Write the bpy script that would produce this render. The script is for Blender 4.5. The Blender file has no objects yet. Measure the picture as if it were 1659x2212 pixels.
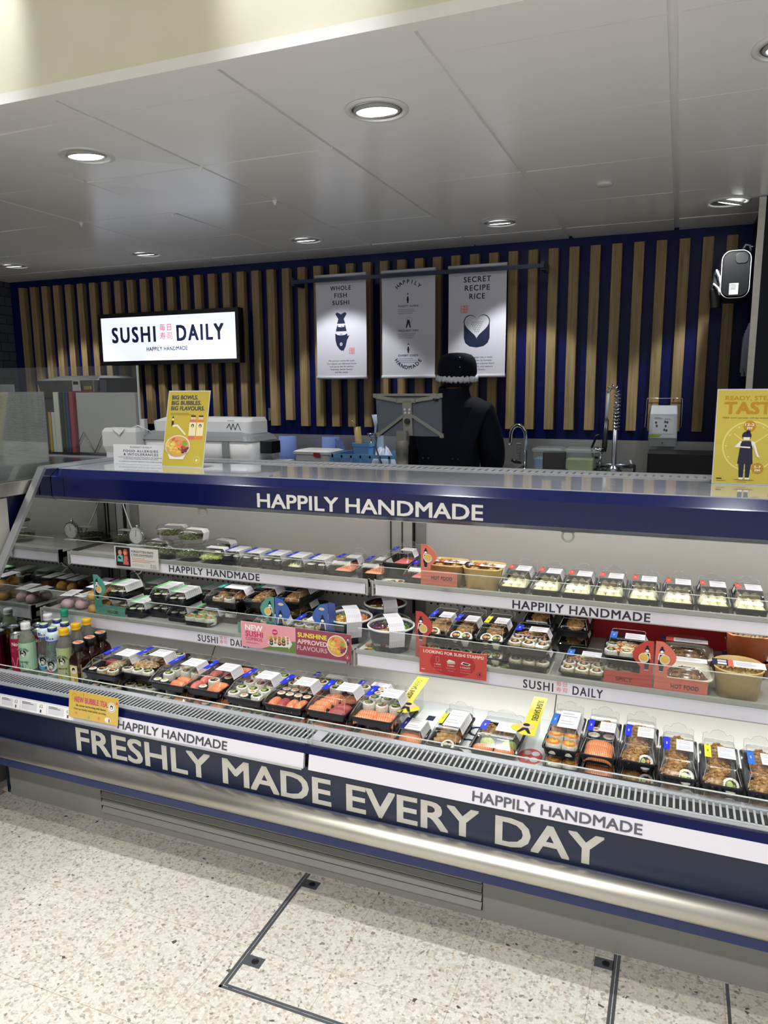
import bpy, bmesh, math, random
from mathutils import Vector, Matrix
random.seed(11)
PI = math.pi
S = bpy.context.scene
C = S.collection

# ------------------------------------------------------------------ camera, world, lights, exposure
YAW, PITCH, ROLL, FPX = 0.37922, 0.167088, -0.0066985, 1585.5
fw = Vector((-math.sin(YAW) * math.cos(PITCH), math.cos(YAW) * math.cos(PITCH), -math.sin(PITCH)))
r0 = Vector((math.cos(YAW), math.sin(YAW), 0)); u0 = r0.cross(fw)
rt = math.cos(ROLL) * r0 + math.sin(ROLL) * u0; up = rt.cross(fw)
cam = bpy.data.cameras.new('camera'); camo = bpy.data.objects.new('camera', cam); C.objects.link(camo)
camo.matrix_world = Matrix(((rt.x, up.x, -fw.x, 0), (rt.y, up.y, -fw.y, 0), (rt.z, up.z, -fw.z, 1.55), (0, 0, 0, 1)))
cam.sensor_fit = 'VERTICAL'; cam.sensor_height = 36; cam.lens = 36 * FPX / 2212; cam.clip_start = 0.05
S.camera = camo
S.view_settings.view_transform = 'Standard'; S.view_settings.look = 'None'
S.view_settings.gamma = 1; S.view_settings.exposure = 0.0; S.view_settings.use_curve_mapping = False
S.cycles.max_bounces = 8; S.cycles.transparent_max_bounces = 24; S.cycles.glossy_bounces = 4
S.cycles.diffuse_bounces = 4; S.cycles.transmission_bounces = 4; S.cycles.caustics_reflective = False
S.cycles.sample_clamp_indirect = 4.0
W = bpy.data.worlds.new('store_air'); S.world = W; W.use_nodes = True
W.node_tree.nodes['Background'].inputs[0].default_value = (0.95, 0.97, 1.0, 1)
W.node_tree.nodes['Background'].inputs[1].default_value = 0.44

def aim(o, d):
    o.rotation_euler = Vector(d).to_track_quat('-Z', 'Y').to_euler()
def spot(name, loc, d, w, ang, blend, col=(1, 1, 1), size=0.03):
    l = bpy.data.lights.new(name, 'SPOT'); l.energy = w; l.spot_size = math.radians(ang); l.spot_blend = blend
    l.color = col; l.shadow_soft_size = size
    o = bpy.data.objects.new(name, l); C.objects.link(o); o.location = loc; aim(o, d); return o
def area(name, loc, d, w, sx, sy, col=(1, 1, 1), spread=180):
    l = bpy.data.lights.new(name, 'AREA'); l.shape = 'RECTANGLE'; l.size = sx; l.size_y = sy; l.energy = w; l.color = col
    l.spread = math.radians(spread)
    o = bpy.data.objects.new(name, l); C.objects.link(o); o.location = loc
    o.rotation_euler = Vector(d).to_track_quat('-Z', 'Y').to_euler(); return o
FRONT_X = [-4.58, -3.38, -2.18, -0.968, 0.2335, 1.43]
# store downlights in front of the counter: one row washes the fascia, two rows light the aisle
for i, x in enumerate(FRONT_X):
    spot('aisle_spot_and_fill', (x, 1.16, 3.36), (0, 0.06, -1), 66, 74, 0.25, (0.97, 0.985, 1.0), 0.035)
    spot('fascia_spot', (x, 1.50, 3.36), (0, 0.75, -1), 48, 44, 0.5, (0.97, 0.985, 1.0), 0.03)
    spot('aisle_spot_and_fill', (x, 0.48, 3.36), (0, 0.10, -1), 34, 100, 0.3, (1.0, 0.95, 0.82), 0.035)
    spot('aisle_spot_and_fill', (x, -1.4, 3.36), (0, 0.0, -1), 95, 120, 0.5, (1.0, 0.98, 0.94), 0.05)
    spot('aisle_spot_and_fill', (x, -3.2, 3.36), (0, 0.0, -1), 110, 120, 0.5, (1.0, 0.98, 0.94), 0.05)  # unseen row behind the camera, added so floor bounce lifts the ceiling
LIGHTS_FRONT = [(-3.38, 2.39), (-2.18, 2.39), (-0.968, 2.39), (0.2335, 2.39)]
LIGHTS_BACK = [(-4.54, 4.17), (-3.36, 4.17), (-2.165, 4.18), (-0.968, 4.185), (0.17, 4.18)]
for x, y in LIGHTS_FRONT:
    spot('counter_spot', (x, y + 0.01, 2.40), (-0.05, 0.32, -1), 20, 95, 0.6, (0.95, 0.97, 1.0), 0.04)
for x, y in LIGHTS_BACK:
    spot('kitchen_spot', (x, y, 2.40), (0.05, 0.17, -1), 30, 84, 0.2, (0.96, 0.98, 1.0), 0.04)
# case lighting: strips under the canopy and, on the right module, under the lower shelf
area('case_strip', (-1.62, 2.31, 1.112), (0, 0.55, -1), 1.1, 1.3, 0.02, (1, 0.98, 0.93))
area('case_strip', (-0.10, 2.31, 1.112), (0, 0.55, -1), 2.6, 1.65, 0.02, (1, 0.985, 0.95))
area('shelf_strip_and_fill', (-0.09, 2.16, 0.636), (0, 0.30, -1), 2.1, 1.65, 0.02, (1, 0.99, 0.96))
area('shelf_strip_and_fill', (-1.64, 2.31, 0.832), (0, 0.30, -1), 0.42, 1.25, 0.02, (1, 0.98, 0.95))  # weak strip added to lighten the dark left lower shelf
area('shelf_strip_and_fill', (-1.64, 2.16, 0.636), (0, 0.30, -1), 0.30, 1.25, 0.02, (1, 0.98, 0.95))  # weak strip added to lighten the left half of the well
area('shelf_strip_and_fill', (-0.09, 2.31, 0.832), (0, 0.30, -1), 0.7, 1.65, 0.02, (1, 0.97, 0.92))

# ------------------------------------------------------------------ helpers
def lin(c):
    return c / 12.92 if c <= 0.04045 else ((c + 0.055) / 1.055) ** 2.4
def H(h):
    h = h.lstrip('#'); return tuple(lin(int(h[i:i + 2], 16) / 255) for i in (0, 2, 4)) + (1.0,)
MATS = {}
def nt(m):
    m.use_nodes = True; return m.node_tree
def mat(name, col='#888888', rough=0.5, metal=0.0, spec=0.5, coat=0.0, emit=None, es=0.0):
    if name in MATS: return MATS[name]
    m = bpy.data.materials.new(name); t = nt(m); b = t.nodes['Principled BSDF']
    b.inputs['Base Color'].default_value = H(col) if isinstance(col, str) else col
    b.inputs['Roughness'].default_value = rough; b.inputs['Metallic'].default_value = metal
    b.inputs['Specular IOR Level'].default_value = spec; b.inputs['Coat Weight'].default_value = coat
    if emit:
        b.inputs['Emission Color'].default_value = H(emit); b.inputs['Emission Strength'].default_value = es
    MATS[name] = m; return m
def node(t, ty, **kw):
    n = t.nodes.new(ty)
    for k, v in kw.items():
        if k.startswith('i_'): n.inputs[k[2:].replace('_', ' ')].default_value = v
        else: setattr(n, k, v)
    return n
def ramp(t, src, stops):
    r = t.nodes.new('ShaderNodeValToRGB'); e = r.color_ramp.elements
    while len(e) < len(stops): e.new(0.5)
    for k, (p, c) in enumerate(stops): e[k].position = p; e[k].color = H(c) if isinstance(c, str) else c
    t.links.new(src, r.inputs[0]); return r.outputs[0]
def coords(t, scale=(1, 1, 1), kind='Object'):
    tc = t.nodes.new('ShaderNodeTexCoord'); mp = t.nodes.new('ShaderNodeMapping'); mp.inputs['Scale'].default_value = scale
    t.links.new(tc.outputs[kind], mp.inputs[0]); return mp.outputs[0]
def noise_mat(name, stops, scale=10, vscale=(1, 1, 1), rough=0.5, metal=0.0, detail=4, bump=0.0, spec=0.5, kind='Object', dist=0.0, rrange=None):
    if name in MATS: return MATS[name]
    m = mat(name, '#ffffff', rough, metal, spec); t = m.node_tree; b = t.nodes['Principled BSDF']
    n = node(t, 'ShaderNodeTexNoise', i_Scale=scale, i_Detail=detail, i_Distortion=dist)
    t.links.new(coords(t, vscale, kind), n.inputs['Vector'])
    t.links.new(ramp(t, n.outputs[0], stops), b.inputs['Base Color'])
    if bump:
        bp = node(t, 'ShaderNodeBump', i_Strength=bump, i_Distance=0.004); t.links.new(n.outputs[0], bp.inputs['Height'])
        t.links.new(bp.outputs[0], b.inputs['Normal'])
    if rrange:
        mr = node(t, 'ShaderNodeMapRange'); mr.inputs['To Min'].default_value = rrange[0]; mr.inputs['To Max'].default_value = rrange[1]
        t.links.new(n.outputs[0], mr.inputs[0]); t.links.new(mr.outputs[0], b.inputs['Roughness'])
    return m
def clear(name, tint=(0.97, 0.98, 0.97), refl=1.0, rough=0.06, ior=1.45, frost=0.0):
    if name in MATS: return MATS[name]
    m = bpy.data.materials.new(name); t = nt(m); t.nodes.remove(t.nodes['Principled BSDF']); out = t.nodes['Material Output']
    tr = node(t, 'ShaderNodeBsdfTransparent'); tr.inputs[0].default_value = tint + (1,)
    gl = node(t, 'ShaderNodeBsdfGlossy'); gl.inputs['Roughness'].default_value = rough
    lw = node(t, 'ShaderNodeLayerWeight'); lw.inputs[0].default_value = 0.5
    pw = node(t, 'ShaderNodeMath', operation='POWER'); pw.inputs[1].default_value = 5.0; t.links.new(lw.outputs['Facing'], pw.inputs[0])
    f0 = ((ior - 1) / (ior + 1)) ** 2 * refl
    mu = node(t, 'ShaderNodeMath', operation='MULTIPLY_ADD'); mu.inputs[1].default_value = min(refl, 1.0) * (1 - f0); mu.inputs[2].default_value = f0; mu.use_clamp = True
    t.links.new(pw.outputs[0], mu.inputs[0])
    mx = node(t, 'ShaderNodeMixShader'); t.links.new(mu.outputs[0], mx.inputs[0])
    base = tr.outputs[0]
    if frost:
        df = node(t, 'ShaderNodeBsdfDiffuse'); df.inputs[0].default_value = (0.8, 0.84, 0.82, 1)
        m2 = node(t, 'ShaderNodeMixShader'); m2.inputs[0].default_value = frost
        t.links.new(base, m2.inputs[1]); t.links.new(df.outputs[0], m2.inputs[2]); base = m2.outputs[0]
    t.links.new(base, mx.inputs[1]); t.links.new(gl.outputs[0], mx.inputs[2]); t.links.new(mx.outputs[0], out.inputs[0])
    MATS[name] = m; return m
def print_mat(name, rough=0.55, spec=0.3, emit=0.0):
    if name in MATS: return MATS[name]
    m = mat(name, '#ffffff', rough, 0, spec); t = m.node_tree; b = t.nodes['Principled BSDF']
    a = node(t, 'ShaderNodeVertexColor', layer_name='Col'); t.links.new(a.outputs[0], b.inputs['Base Color'])
    if emit:
        t.links.new(a.outputs[0], b.inputs['Emission Color']); b.inputs['Emission Strength'].default_value = emit
    return m
PRINT = print_mat('printed_paper'); PRINTG = print_mat('printed_gloss', 0.28, 0.5)

class MB:
    """collects faces of one mesh; each face has a material slot"""
    def __init__(s): s.v = []; s.f = []; s.m = []; s.sm = []
    def add(s, vs, fs, m=0, smooth=False):
        o = len(s.v); s.v += [tuple(p) for p in vs]
        for f in fs: s.f.append([o + i for i in f]); s.m.append(m); s.sm.append(smooth)
        return s
    def box(s, x0, x1, y0, y1, z0, z1, m=0):
        return s.add([(x0, y0, z0), (x1, y0, z0), (x1, y1, z0), (x0, y1, z0), (x0, y0, z1), (x1, y0, z1), (x1, y1, z1), (x0, y1, z1)],
                     [(0, 3, 2, 1), (4, 5, 6, 7), (0, 1, 5, 4), (1, 2, 6, 5), (2, 3, 7, 6), (3, 0, 4, 7)], m)
    def loft(s, loops, m=0, cap0=True, cap1=True, smooth=False, close=False):
        n = len(loops[0]); vs = [p for l in loops for p in l]; fs = []
        k = len(loops)
        for i in range(k if close else k - 1):
            a = i * n; b = ((i + 1) % k) * n
            for j in range(n): fs.append((a + j, a + (j + 1) % n, b + (j + 1) % n, b + j))
        s.add(vs, fs, m, smooth)
        o = len(s.v) - len(vs)
        if cap0 and not close: s.f.append([o + j for j in range(n)][::-1]); s.m.append(m); s.sm.append(False)
        if cap1 and not close: s.f.append([o + (k - 1) * n + j for j in range(n)]); s.m.append(m); s.sm.append(False)
        return s
    def lathe(s, prof, n=24, c=(0, 0, 0), m=0, smooth=True, cap0=True, cap1=True, sy=1.0):
        loops = [[(c[0] + r * math.cos(2 * PI * j / n), c[1] + sy * r * math.sin(2 * PI * j / n), c[2] + z) for j in range(n)] for r, z in prof]
        return s.loft(loops, m, cap0, cap1, smooth)
    def tube(s, path, r, n=8, m=0, smooth=True, close=False):
        P = [Vector(p) for p in path]; loops = []; k = len(P)
        R = r if isinstance(r, (list, tuple)) else [r] * k
        prev = None
        for i, p in enumerate(P):
            if close: d = P[(i + 1) % k] - P[i - 1]
            else: d = P[min(i + 1, k - 1)] - P[max(i - 1, 0)]
            d.normalize()
            if prev is None:
                a = Vector((0, 0, 1)) if abs(d.z) < 0.9 else Vector((1, 0, 0)); u = d.cross(a).normalized()
            else: u = (prev - d * prev.dot(d)).normalized()
            prev = u; w = d.cross(u)
            loops.append([tuple(p + (u * math.cos(2 * PI * j / n) + w * math.sin(2 * PI * j / n)) * R[i]) for j in range(n)])
        return s.loft(loops, m, True, True, smooth, close)
    def prism(s, poly, fn, t, m=0):
        """poly of (u,v), fn(u,v,w)->xyz, extruded from w=0 to w=t"""
        n = len(poly)
        return s.loft([[fn(u, v, 0) for u, v in poly], [fn(u, v, t) for u, v in poly]], m)
    def mesh(s, name, mats):
        me = bpy.data.meshes.new(name); me.from_pydata(s.v, [], s.f); me.update()
        for x in mats: me.materials.append(x)
        me.polygons.foreach_set('material_index', s.m); me.polygons.foreach_set('use_smooth', s.sm)
        bm = bmesh.new(); bm.from_mesh(me); bmesh.ops.recalc_face_normals(bm, faces=bm.faces); bm.to_mesh(me); bm.free()
        return me
    def build(s, name, mats, parent=None, loc=None, world=True):
        return obj(name, s.mesh(name, mats if isinstance(mats, list) else [mats]), parent, loc, world)
def obj(name, me, parent=None, loc=None, world=True, rot=None):
    o = bpy.data.objects.new(name, me); C.objects.link(o)
    if parent:
        o.parent = parent
        if world and loc is None:
            p = Vector((0, 0, 0)); q = parent
            while q: p += q.location; q = q.parent
            o.location = -p
    if loc is not None: o.location = loc
    if rot: o.rotation_euler = rot
    return o
def tag(o, label=None, cat=None, group=None, kind=None):
    if label: o['label'] = label
    if cat: o['category'] = cat
    if group: o['group'] = group
    if kind: o['kind'] = kind
    return o
def thing(name, label, cat, loc=(0, 0, 0), rz=0, group=None):
    o = bpy.data.objects.new(name, None); C.objects.link(o); o.location = loc; o.rotation_euler = (0, 0, rz)
    o.empty_display_size = 0.02
    return tag(o, label, cat, group)
def struct(name, mb, m):
    return tag(mb.build(name, m), kind='structure')
def bevel(o, w=0.003, seg=2):
    b = o.modifiers.new('bevel', 'BEVEL'); b.width = w; b.segments = seg; b.limit_method = 'ANGLE'; return o
def rr(x0, x1, y0, y1, r, z, n=3):
    out = []
    for cx, cy, a0 in ((x1 - r, y1 - r, 0), (x0 + r, y1 - r, PI / 2), (x0 + r, y0 + r, PI), (x1 - r, y0 + r, 1.5 * PI)):
        for k in range(n + 1):
            a = a0 + k / n * PI / 2; out.append((cx + r * math.cos(a), cy + r * math.sin(a), z))
    return out
TX = {}
def tmesh(body, sp=1.0, bold=0.0, shear=0.0):
    k = (body, sp, bold, shear)
    if k in TX: return TX[k]
    cu = bpy.data.curves.new('t', 'FONT'); cu.body = body; cu.space_character = sp; cu.offset = bold; cu.shear = shear
    cu.resolution_u = 3; o = bpy.data.objects.new('t', cu); me = bpy.data.meshes.new_from_object(o)
    vs = [(v.co.x, v.co.y) for v in me.vertices]; fs = [tuple(p.vertices) for p in me.polygons]
    bpy.data.objects.remove(o); bpy.data.curves.remove(cu); bpy.data.meshes.remove(me)
    x0 = min((p[0] for p in vs), default=0); x1 = max((p[0] for p in vs), default=1)
    TX[k] = ([((x - x0), y) for x, y in vs], fs, max(x1 - x0, 1e-6)); return TX[k]
class Art:
    """flat coloured print: polygons in a (u,v) frame stacked in thin ink layers along the normal"""
    EPS = 0.00022
    def __init__(s, O=(0, 0, 0), U=(1, 0, 0), V=(0, 0, 1)):
        s.O = Vector(O); s.U = Vector(U); s.V = Vector(V); s.N = s.U.cross(s.V).normalized(); s.k = 0; s.v = []; s.f = []; s.c = []; s.fn = None
    def at(s, u, v):
        if s.fn: return s.fn(u, v, s.k * s.EPS)
        return tuple(s.O + s.U * u + s.V * v + s.N * (s.k * s.EPS))
    def poly(s, pts, col, k=None):
        if k is not None: s.k = k
        o = len(s.v); s.v += [s.at(u, v) for u, v in pts]; s.f.append(list(range(o, o + len(pts)))); s.c.append(H(col)); return s
    def rect(s, x0, y0, x1, y1, col, k=None): return s.poly([(x0, y0), (x1, y0), (x1, y1), (x0, y1)], col, k)
    def grid(s, x0, y0, x1, y1, col, n=12, k=None):
        for i in range(n):
            a = x0 + (x1 - x0) * i / n; b = x0 + (x1 - x0) * (i + 1) / n; s.rect(a, y0, b, y1, col, k)
        return s
    def ell(s, cx, cy, rx, ry, col, k=None, n=20, a0=0, a1=2 * PI):
        return s.poly([(cx + rx * math.cos(a0 + (a1 - a0) * i / n), cy + ry * math.sin(a0 + (a1 - a0) * i / n)) for i in range(n if a1 - a0 > 6.28 else n + 1)], col, k)
    def ring(s, cx, cy, r, w, col, k=None, n=28, sy=1.0, a0=0, a1=2 * PI):
        for i in range(n):
            a = a0 + (a1 - a0) * i / n; b = a0 + (a1 - a0) * (i + 1) / n
            s.poly([(cx + q * math.cos(t), cy + sy * q * math.sin(t)) for q, t in ((r, a), (r, b), (r - w, b), (r - w, a))], col, k)
        return s
    def line(s, p, q, w, col, k=None):
        dx, dy = q[0] - p[0], q[1] - p[1]; l = math.hypot(dx, dy) or 1; nx, ny = -dy / l * w / 2, dx / l * w / 2
        return s.poly([(p[0] + nx, p[1] + ny), (p[0] - nx, p[1] - ny), (q[0] - nx, q[1] - ny), (q[0] + nx, q[1] + ny)], col, k)
    def pline(s, pts, w, col, k=None):
        for a, b in zip(pts, pts[1:]): s.line(a, b, w, col, k)
        return s
    def text(s, body, x, y, h, col, k=None, al='c', w=None, sp=1.05, bold=0.012, shear=0.0, rot=0.0):
        if k is not None: s.k = k
        vs, fs, wd = tmesh(body, sp, 0.0, shear); sc = h / 0.69; sx = sc if w is None else w / wd
        off = {'c': -wd * sx / 2, 'l': 0, 'r': -wd * sx}[al]; o = len(s.v); ca, sa = math.cos(rot), math.sin(rot)
        for a, b in vs:
            p, q = a * sx + off, b * sc; s.v.append(s.at(x + p * ca - q * sa, y + p * sa + q * ca))
        col = H(col); n0 = len(s.v) - o
        for f in fs: s.f.append([o + i for i in f]); s.c.append(col)
        if bold:
            e = bold * sc * 1.4
            for j, (dx, dy) in enumerate(((e, e * .7), (-e, -e * .7), (-e, e * .7), (e, -e * .7))):
                q0 = len(s.v); s.k += 0.16
                for a, b in vs:
                    p, q = a * sx + off + dx, b * sc + dy; s.v.append(s.at(x + p * ca - q * sa, y + p * sa + q * ca))
                for f in fs: s.f.append([q0 + i for i in f]); s.c.append(col)
            s.k -= 0.64
        return s
    def arc(s, body, cx, cy, r, h, a0, a1, col, k=None, out=True, bold=0.02):
        n = len(body)
        for i, ch in enumerate(body):
            if ch == ' ': continue
            a = a0 + (a1 - a0) * (i + 0.5) / n
            s.text(ch, cx + r * math.cos(a), cy + r * math.sin(a), h, col, k, 'c', bold=bold, rot=a - PI / 2 if out else a + PI / 2)
        return s
    def lines(s, x, y, w, h, n, col, k=None, seed=1):
        rd = random.Random(seed)
        for i in range(n):
            yy = y - i * h * 2; ww = w * (0.7 + 0.3 * rd.random()); s.rect(x, yy - h, x + ww, yy, col, k)
        return s
    def mesh(s, name, m):
        me = bpy.data.meshes.new(name); me.from_pydata(s.v, [], s.f); me.update(); me.materials.append(m)
        ca = me.color_attributes.new(name='Col', type='FLOAT_COLOR', domain='CORNER')
        buf = []
        for f, c in zip(s.f, s.c): buf += list(c) * len(f)
        ca.data.foreach_set('color', buf); return me
    def build(s, name, parent=None, m=None, **kw): return obj(name, s.mesh(name, m or PRINT), parent, **kw)
NAVY = '#1c2540'; RED = '#d8434a'
def kanji(a, x, y, h, col, k):
    for i, ch in enumerate('毎日寿司'):
        a.text(ch, x + (-0.56 if i % 2 == 0 else 0.56) * h, y + (h * 0.62 if i < 2 else -h * 0.52), h * 0.70, col, k, bold=0.0)
def chef(a, x, y, h, k=2, skin='#f3ece2', cloth='#1b2138', shirt='#f3ece2'):
    """small printed cook: hair bun, face, apron, legs (a plain printed figure)"""
    a.ell(x, y + h * 0.93, h * 0.045, h * 0.05, cloth, k, 10); a.ell(x, y + h * 0.82, h * 0.085, h * 0.085, cloth, k, 14)
    a.ell(x, y + h * 0.77, h * 0.06, h * 0.05, skin, k + 1, 12)
    a.poly([(x - h * 0.1, y + h * 0.70), (x + h * 0.1, y + h * 0.70), (x + h * 0.13, y + h * 0.45), (x - h * 0.13, y + h * 0.45)], shirt, k)
    a.poly([(x - h * 0.07, y + h * 0.66), (x + h * 0.07, y + h * 0.66), (x + h * 0.12, y + h * 0.28), (x - h * 0.12, y + h * 0.28)], cloth, k + 1)
    a.poly([(x - h * 0.09, y + h * 0.3), (x + h * 0.09, y + h * 0.3), (x + h * 0.06, y + h * 0.02), (x - h * 0.06, y + h * 0.02)], cloth, k + 1)
    a.rect(x - h * 0.07, y, x + h * 0.07, y + h * 0.03, skin, k + 1)

# ------------------------------------------------------------------ materials
STEEL = noise_mat('brushed_steel', [(0.3, '#b3b3b2'), (0.7, '#bebdbb')], 30, (1, 1, 14), 0.34, 0.85, rrange=(0.30, 0.38))
STEELD = noise_mat('worn_steel', [(0.3, '#bfbbb2'), (0.62, '#cbc7be'), (0.8, '#b5b0a4')], 3, (1, 9, 9), 0.36, 0.9, rrange=(0.3, 0.48))
CHROME = mat('chrome', '#c9ccd0', 0.08, 1.0)
ALU = mat('satin_aluminium', '#c3c6cc', 0.35, 0.85)
GREYP = mat('grey_powder_coat', '#94938e', 0.42)
GREYL = mat('light_grey_metal', '#b7b5b0', 0.38)
GREYS = mat('shelf_grey_metal', '#a3a29e', 0.22)
WHITEM = mat('white_metal', '#d8d8d6', 0.35)
WPLAST = mat('white_plastic', '#e4e5e6', 0.35)
GPLAST = mat('grey_plastic', '#8c9194', 0.4)
BLK = mat('black_plastic', '#0b0c10', 0.3)
BLKM = mat('black_matte', '#08080a', 0.6)
NAVYM = mat('navy_panel', '#1a2440', 0.35)
BLUEM = mat('blue_gloss', '#020d45', 0.2, 0, 0.45)
CLEAR = clear('clear_lid', (0.98, 0.985, 0.98), 1.7, 0.09)
LID_HIGHLIGHT = clear('lid_edge_highlight', (0.9, 0.92, 0.91), 2.0, 0.1, 1.45, 0.28)  # whitish colour stands in for highlights along the clear lids
ACRYL = clear('clear_acrylic', (0.965, 0.98, 0.975), 1.0, 0.03, 1.49)
GLASS = clear('screen_glass', (0.95, 0.97, 0.96), 0.8, 0.02, 1.52)
EDGE = mat('acrylic_edge_highlight', '#c9d2ce', 0.25)  # pale colour painted for the bright highlight on clear pane rims
FROST = clear('frosted_plastic', (0.9, 0.93, 0.93), 0.7, 0.3, 1.45, 0.16)

def terrazzo():
    m = mat('terrazzo', '#cfcabf', 0.33, 0, 0.45); t = m.node_tree; b = t.nodes['Principled BSDF']; v = coords(t)
    n = node(t, 'ShaderNodeTexNoise', i_Scale=3.0, i_Detail=5.0); t.links.new(v, n.inputs['Vector'])
    cur = ramp(t, n.outputs[0], [(0.3, '#c6c2b9'), (0.7, '#d2cfc7')])
    for sc, lo, pal in ((140.0, 0.05, [(0.0, '#d5d2cb'), (0.40, '#c9c5bc'), (0.52, '#dad8d2'), (0.66, '#b9b4aa'), (0.76, '#cdc5b8'), (0.85, '#aaa297'), (0.92, '#c2b09c'), (0.97, '#8f877b')]),
                        (84.0, 0.10, [(0.0, None), (0.80, '#b5b0a7'), (0.87, '#d9d6cf'), (0.93, '#a69d92'), (0.965, '#bdab9a'), (0.985, '#8d8478'), (0.996, '#5b534a')])):
        vd = node(t, 'ShaderNodeTexNoise', i_Scale=sc * 0.7, i_Detail=1.0); t.links.new(v, vd.inputs['Vector'])
        wv = node(t, 'ShaderNodeMix', data_type='VECTOR'); wv.inputs[0].default_value = 0.006; t.links.new(v, wv.inputs[4]); t.links.new(vd.outputs['Color'], wv.inputs[5])
        v1 = node(t, 'ShaderNodeTexVoronoi', i_Scale=sc); v2 = node(t, 'ShaderNodeTexVoronoi', i_Scale=sc, feature='DISTANCE_TO_EDGE')
        t.links.new(wv.outputs[1], v1.inputs['Vector']); t.links.new(wv.outputs[1], v2.inputs['Vector'])
        sx = node(t, 'ShaderNodeSeparateColor'); t.links.new(v1.outputs['Color'], sx.inputs[0])
        none = pal[0][1] is None
        chips = ramp(t, sx.outputs[0], [(p, c or '#d5d2cb') for p, c in pal]); chips.node.color_ramp.interpolation = 'CONSTANT'
        mk = ramp(t, v2.outputs['Distance'], [(lo, '#000000'), (lo + 0.05, '#ffffff')])
        if none:
            th = node(t, 'ShaderNodeMath', operation='GREATER_THAN'); th.inputs[1].default_value = pal[1][0]; t.links.new(sx.outputs[0], th.inputs[0])
            mm = node(t, 'ShaderNodeMath', operation='MULTIPLY'); t.links.new(th.outputs[0], mm.inputs[0]); t.links.new(mk, mm.inputs[1]); mk = mm.outputs[0]
        mx = node(t, 'ShaderNodeMix', data_type='RGBA'); t.links.new(mk, mx.inputs[0]); t.links.new(cur, mx.inputs[6]); t.links.new(chips, mx.inputs[7]); cur = mx.outputs[2]
    mp = node(t, 'ShaderNodeMapping'); mp.inputs['Location'].default_value = (0.456 + 0.0015, -1.565 + 0.0015, 0); t.links.new(v, mp.inputs[0])
    br = node(t, 'ShaderNodeTexBrick', offset=0.0, squash=1.0); br.inputs['Scale'].default_value = 1.0
    br.inputs['Brick Width'].default_value = 0.325; br.inputs['Row Height'].default_value = 0.325; br.inputs['Mortar Size'].default_value = 0.0011
    br.inputs['Color1'].default_value = br.inputs['Color2'].default_value = (1, 1, 1, 1); br.inputs['Mortar'].default_value = (0.70, 0.66, 0.55, 1)
    t.links.new(mp.outputs[0], br.inputs['Vector'])
    m2 = node(t, 'ShaderNodeMix', data_type='RGBA', blend_type='MULTIPLY'); m2.inputs[0].default_value = 1
    t.links.new(cur, m2.inputs[6]); t.links.new(br.outputs['Color'], m2.inputs[7]); t.links.new(m2.outputs[2], b.inputs['Base Color'])
    return m
def tiles(name, c1, c2, mort, w, h, rough, axes):
    m = mat(name, c1, rough, 0, 0.6); t = m.node_tree; b = t.nodes['Principled BSDF']
    tc = t.nodes.new('ShaderNodeTexCoord'); sp = node(t, 'ShaderNodeSeparateXYZ'); cb = node(t, 'ShaderNodeCombineXYZ')
    t.links.new(tc.outputs['Object'], sp.inputs[0]); t.links.new(sp.outputs[axes[0]], cb.inputs[0]); t.links.new(sp.outputs[axes[1]], cb.inputs[1])
    br = node(t, 'ShaderNodeTexBrick'); br.inputs['Scale'].default_value = 1.0
    br.inputs['Brick Width'].default_value = w; br.inputs['Row Height'].default_value = h; br.inputs['Mortar Size'].default_value = 0.003
    br.inputs['Color1'].default_value = H(c1); br.inputs['Color2'].default_value = H(c2); br.inputs['Mortar'].default_value = H(mort)
    t.links.new(cb.outputs[0], br.inputs['Vector']); t.links.new(br.outputs['Color'], b.inputs['Base Color'])
    n = node(t, 'ShaderNodeTexNoise', i_Scale=9.0); bp = node(t, 'ShaderNodeBump', i_Strength=0.35, i_Distance=0.02)
    t.links.new(tc.outputs['Object'], n.inputs['Vector']); t.links.new(n.outputs[0], bp.inputs['Height']); t.links.new(bp.outputs[0], b.inputs['Normal'])
    return m
CEIL = mat('ceiling_tile', '#f0f0ee', 0.25, 0, 0.55)
CREAM = noise_mat('cream_paint', [(0.3, '#dfdcc6'), (0.7, '#e6e3cf')], 3.0, rough=0.7)
BLUEW = noise_mat('blue_wall_paint', [(0.3, '#040f4a'), (0.7, '#051252')], 3.0, rough=0.35, spec=0.25)
OAK = noise_mat('oak_slat', [(0.25, '#7d6844'), (0.5, '#9a835b'), (0.75, '#ab946b')], 9, (9, 9, 0.35), 0.5, detail=6, dist=0.6, spec=0.3)

# ------------------------------------------------------------------ setting
struct('floor', MB().box(-6.2, 3.2, -4.5, 5.2, -0.08, 0.0), terrazzo())
WY, SY, CZ = 4.79, 4.747, 2.445
struct('wall_back', MB().box(-5.4, 3.2, WY, WY + 0.1, 0, CZ + 0.1), BLUEW)
struct('wall_left', MB().box(-5.40, -5.28, 1.9, WY, 0, CZ + 0.1), tiles('dark_metro_tile', '#495055', '#596065', '#2a2f33', 0.15, 0.075, 0.12, (1, 2)))
rp = MB().box(0.335, 3.2, 4.13, WY, 0, CZ + 0.05)
struct('wall_right', rp, mat('navy_wall', '#060c1e', 0.45, 0, 0.3))
ct = MB().box(0.306, 0.336, 4.118, 4.135, 0, CZ - 0.004).box(0.326, 0.3348, 4.13, 4.15, 0, CZ - 0.004)
tag(ct.build('trim_1', STEELD), 'stainless steel corner guard on the wall end beside the backpack', 'trim', kind='structure')
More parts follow.
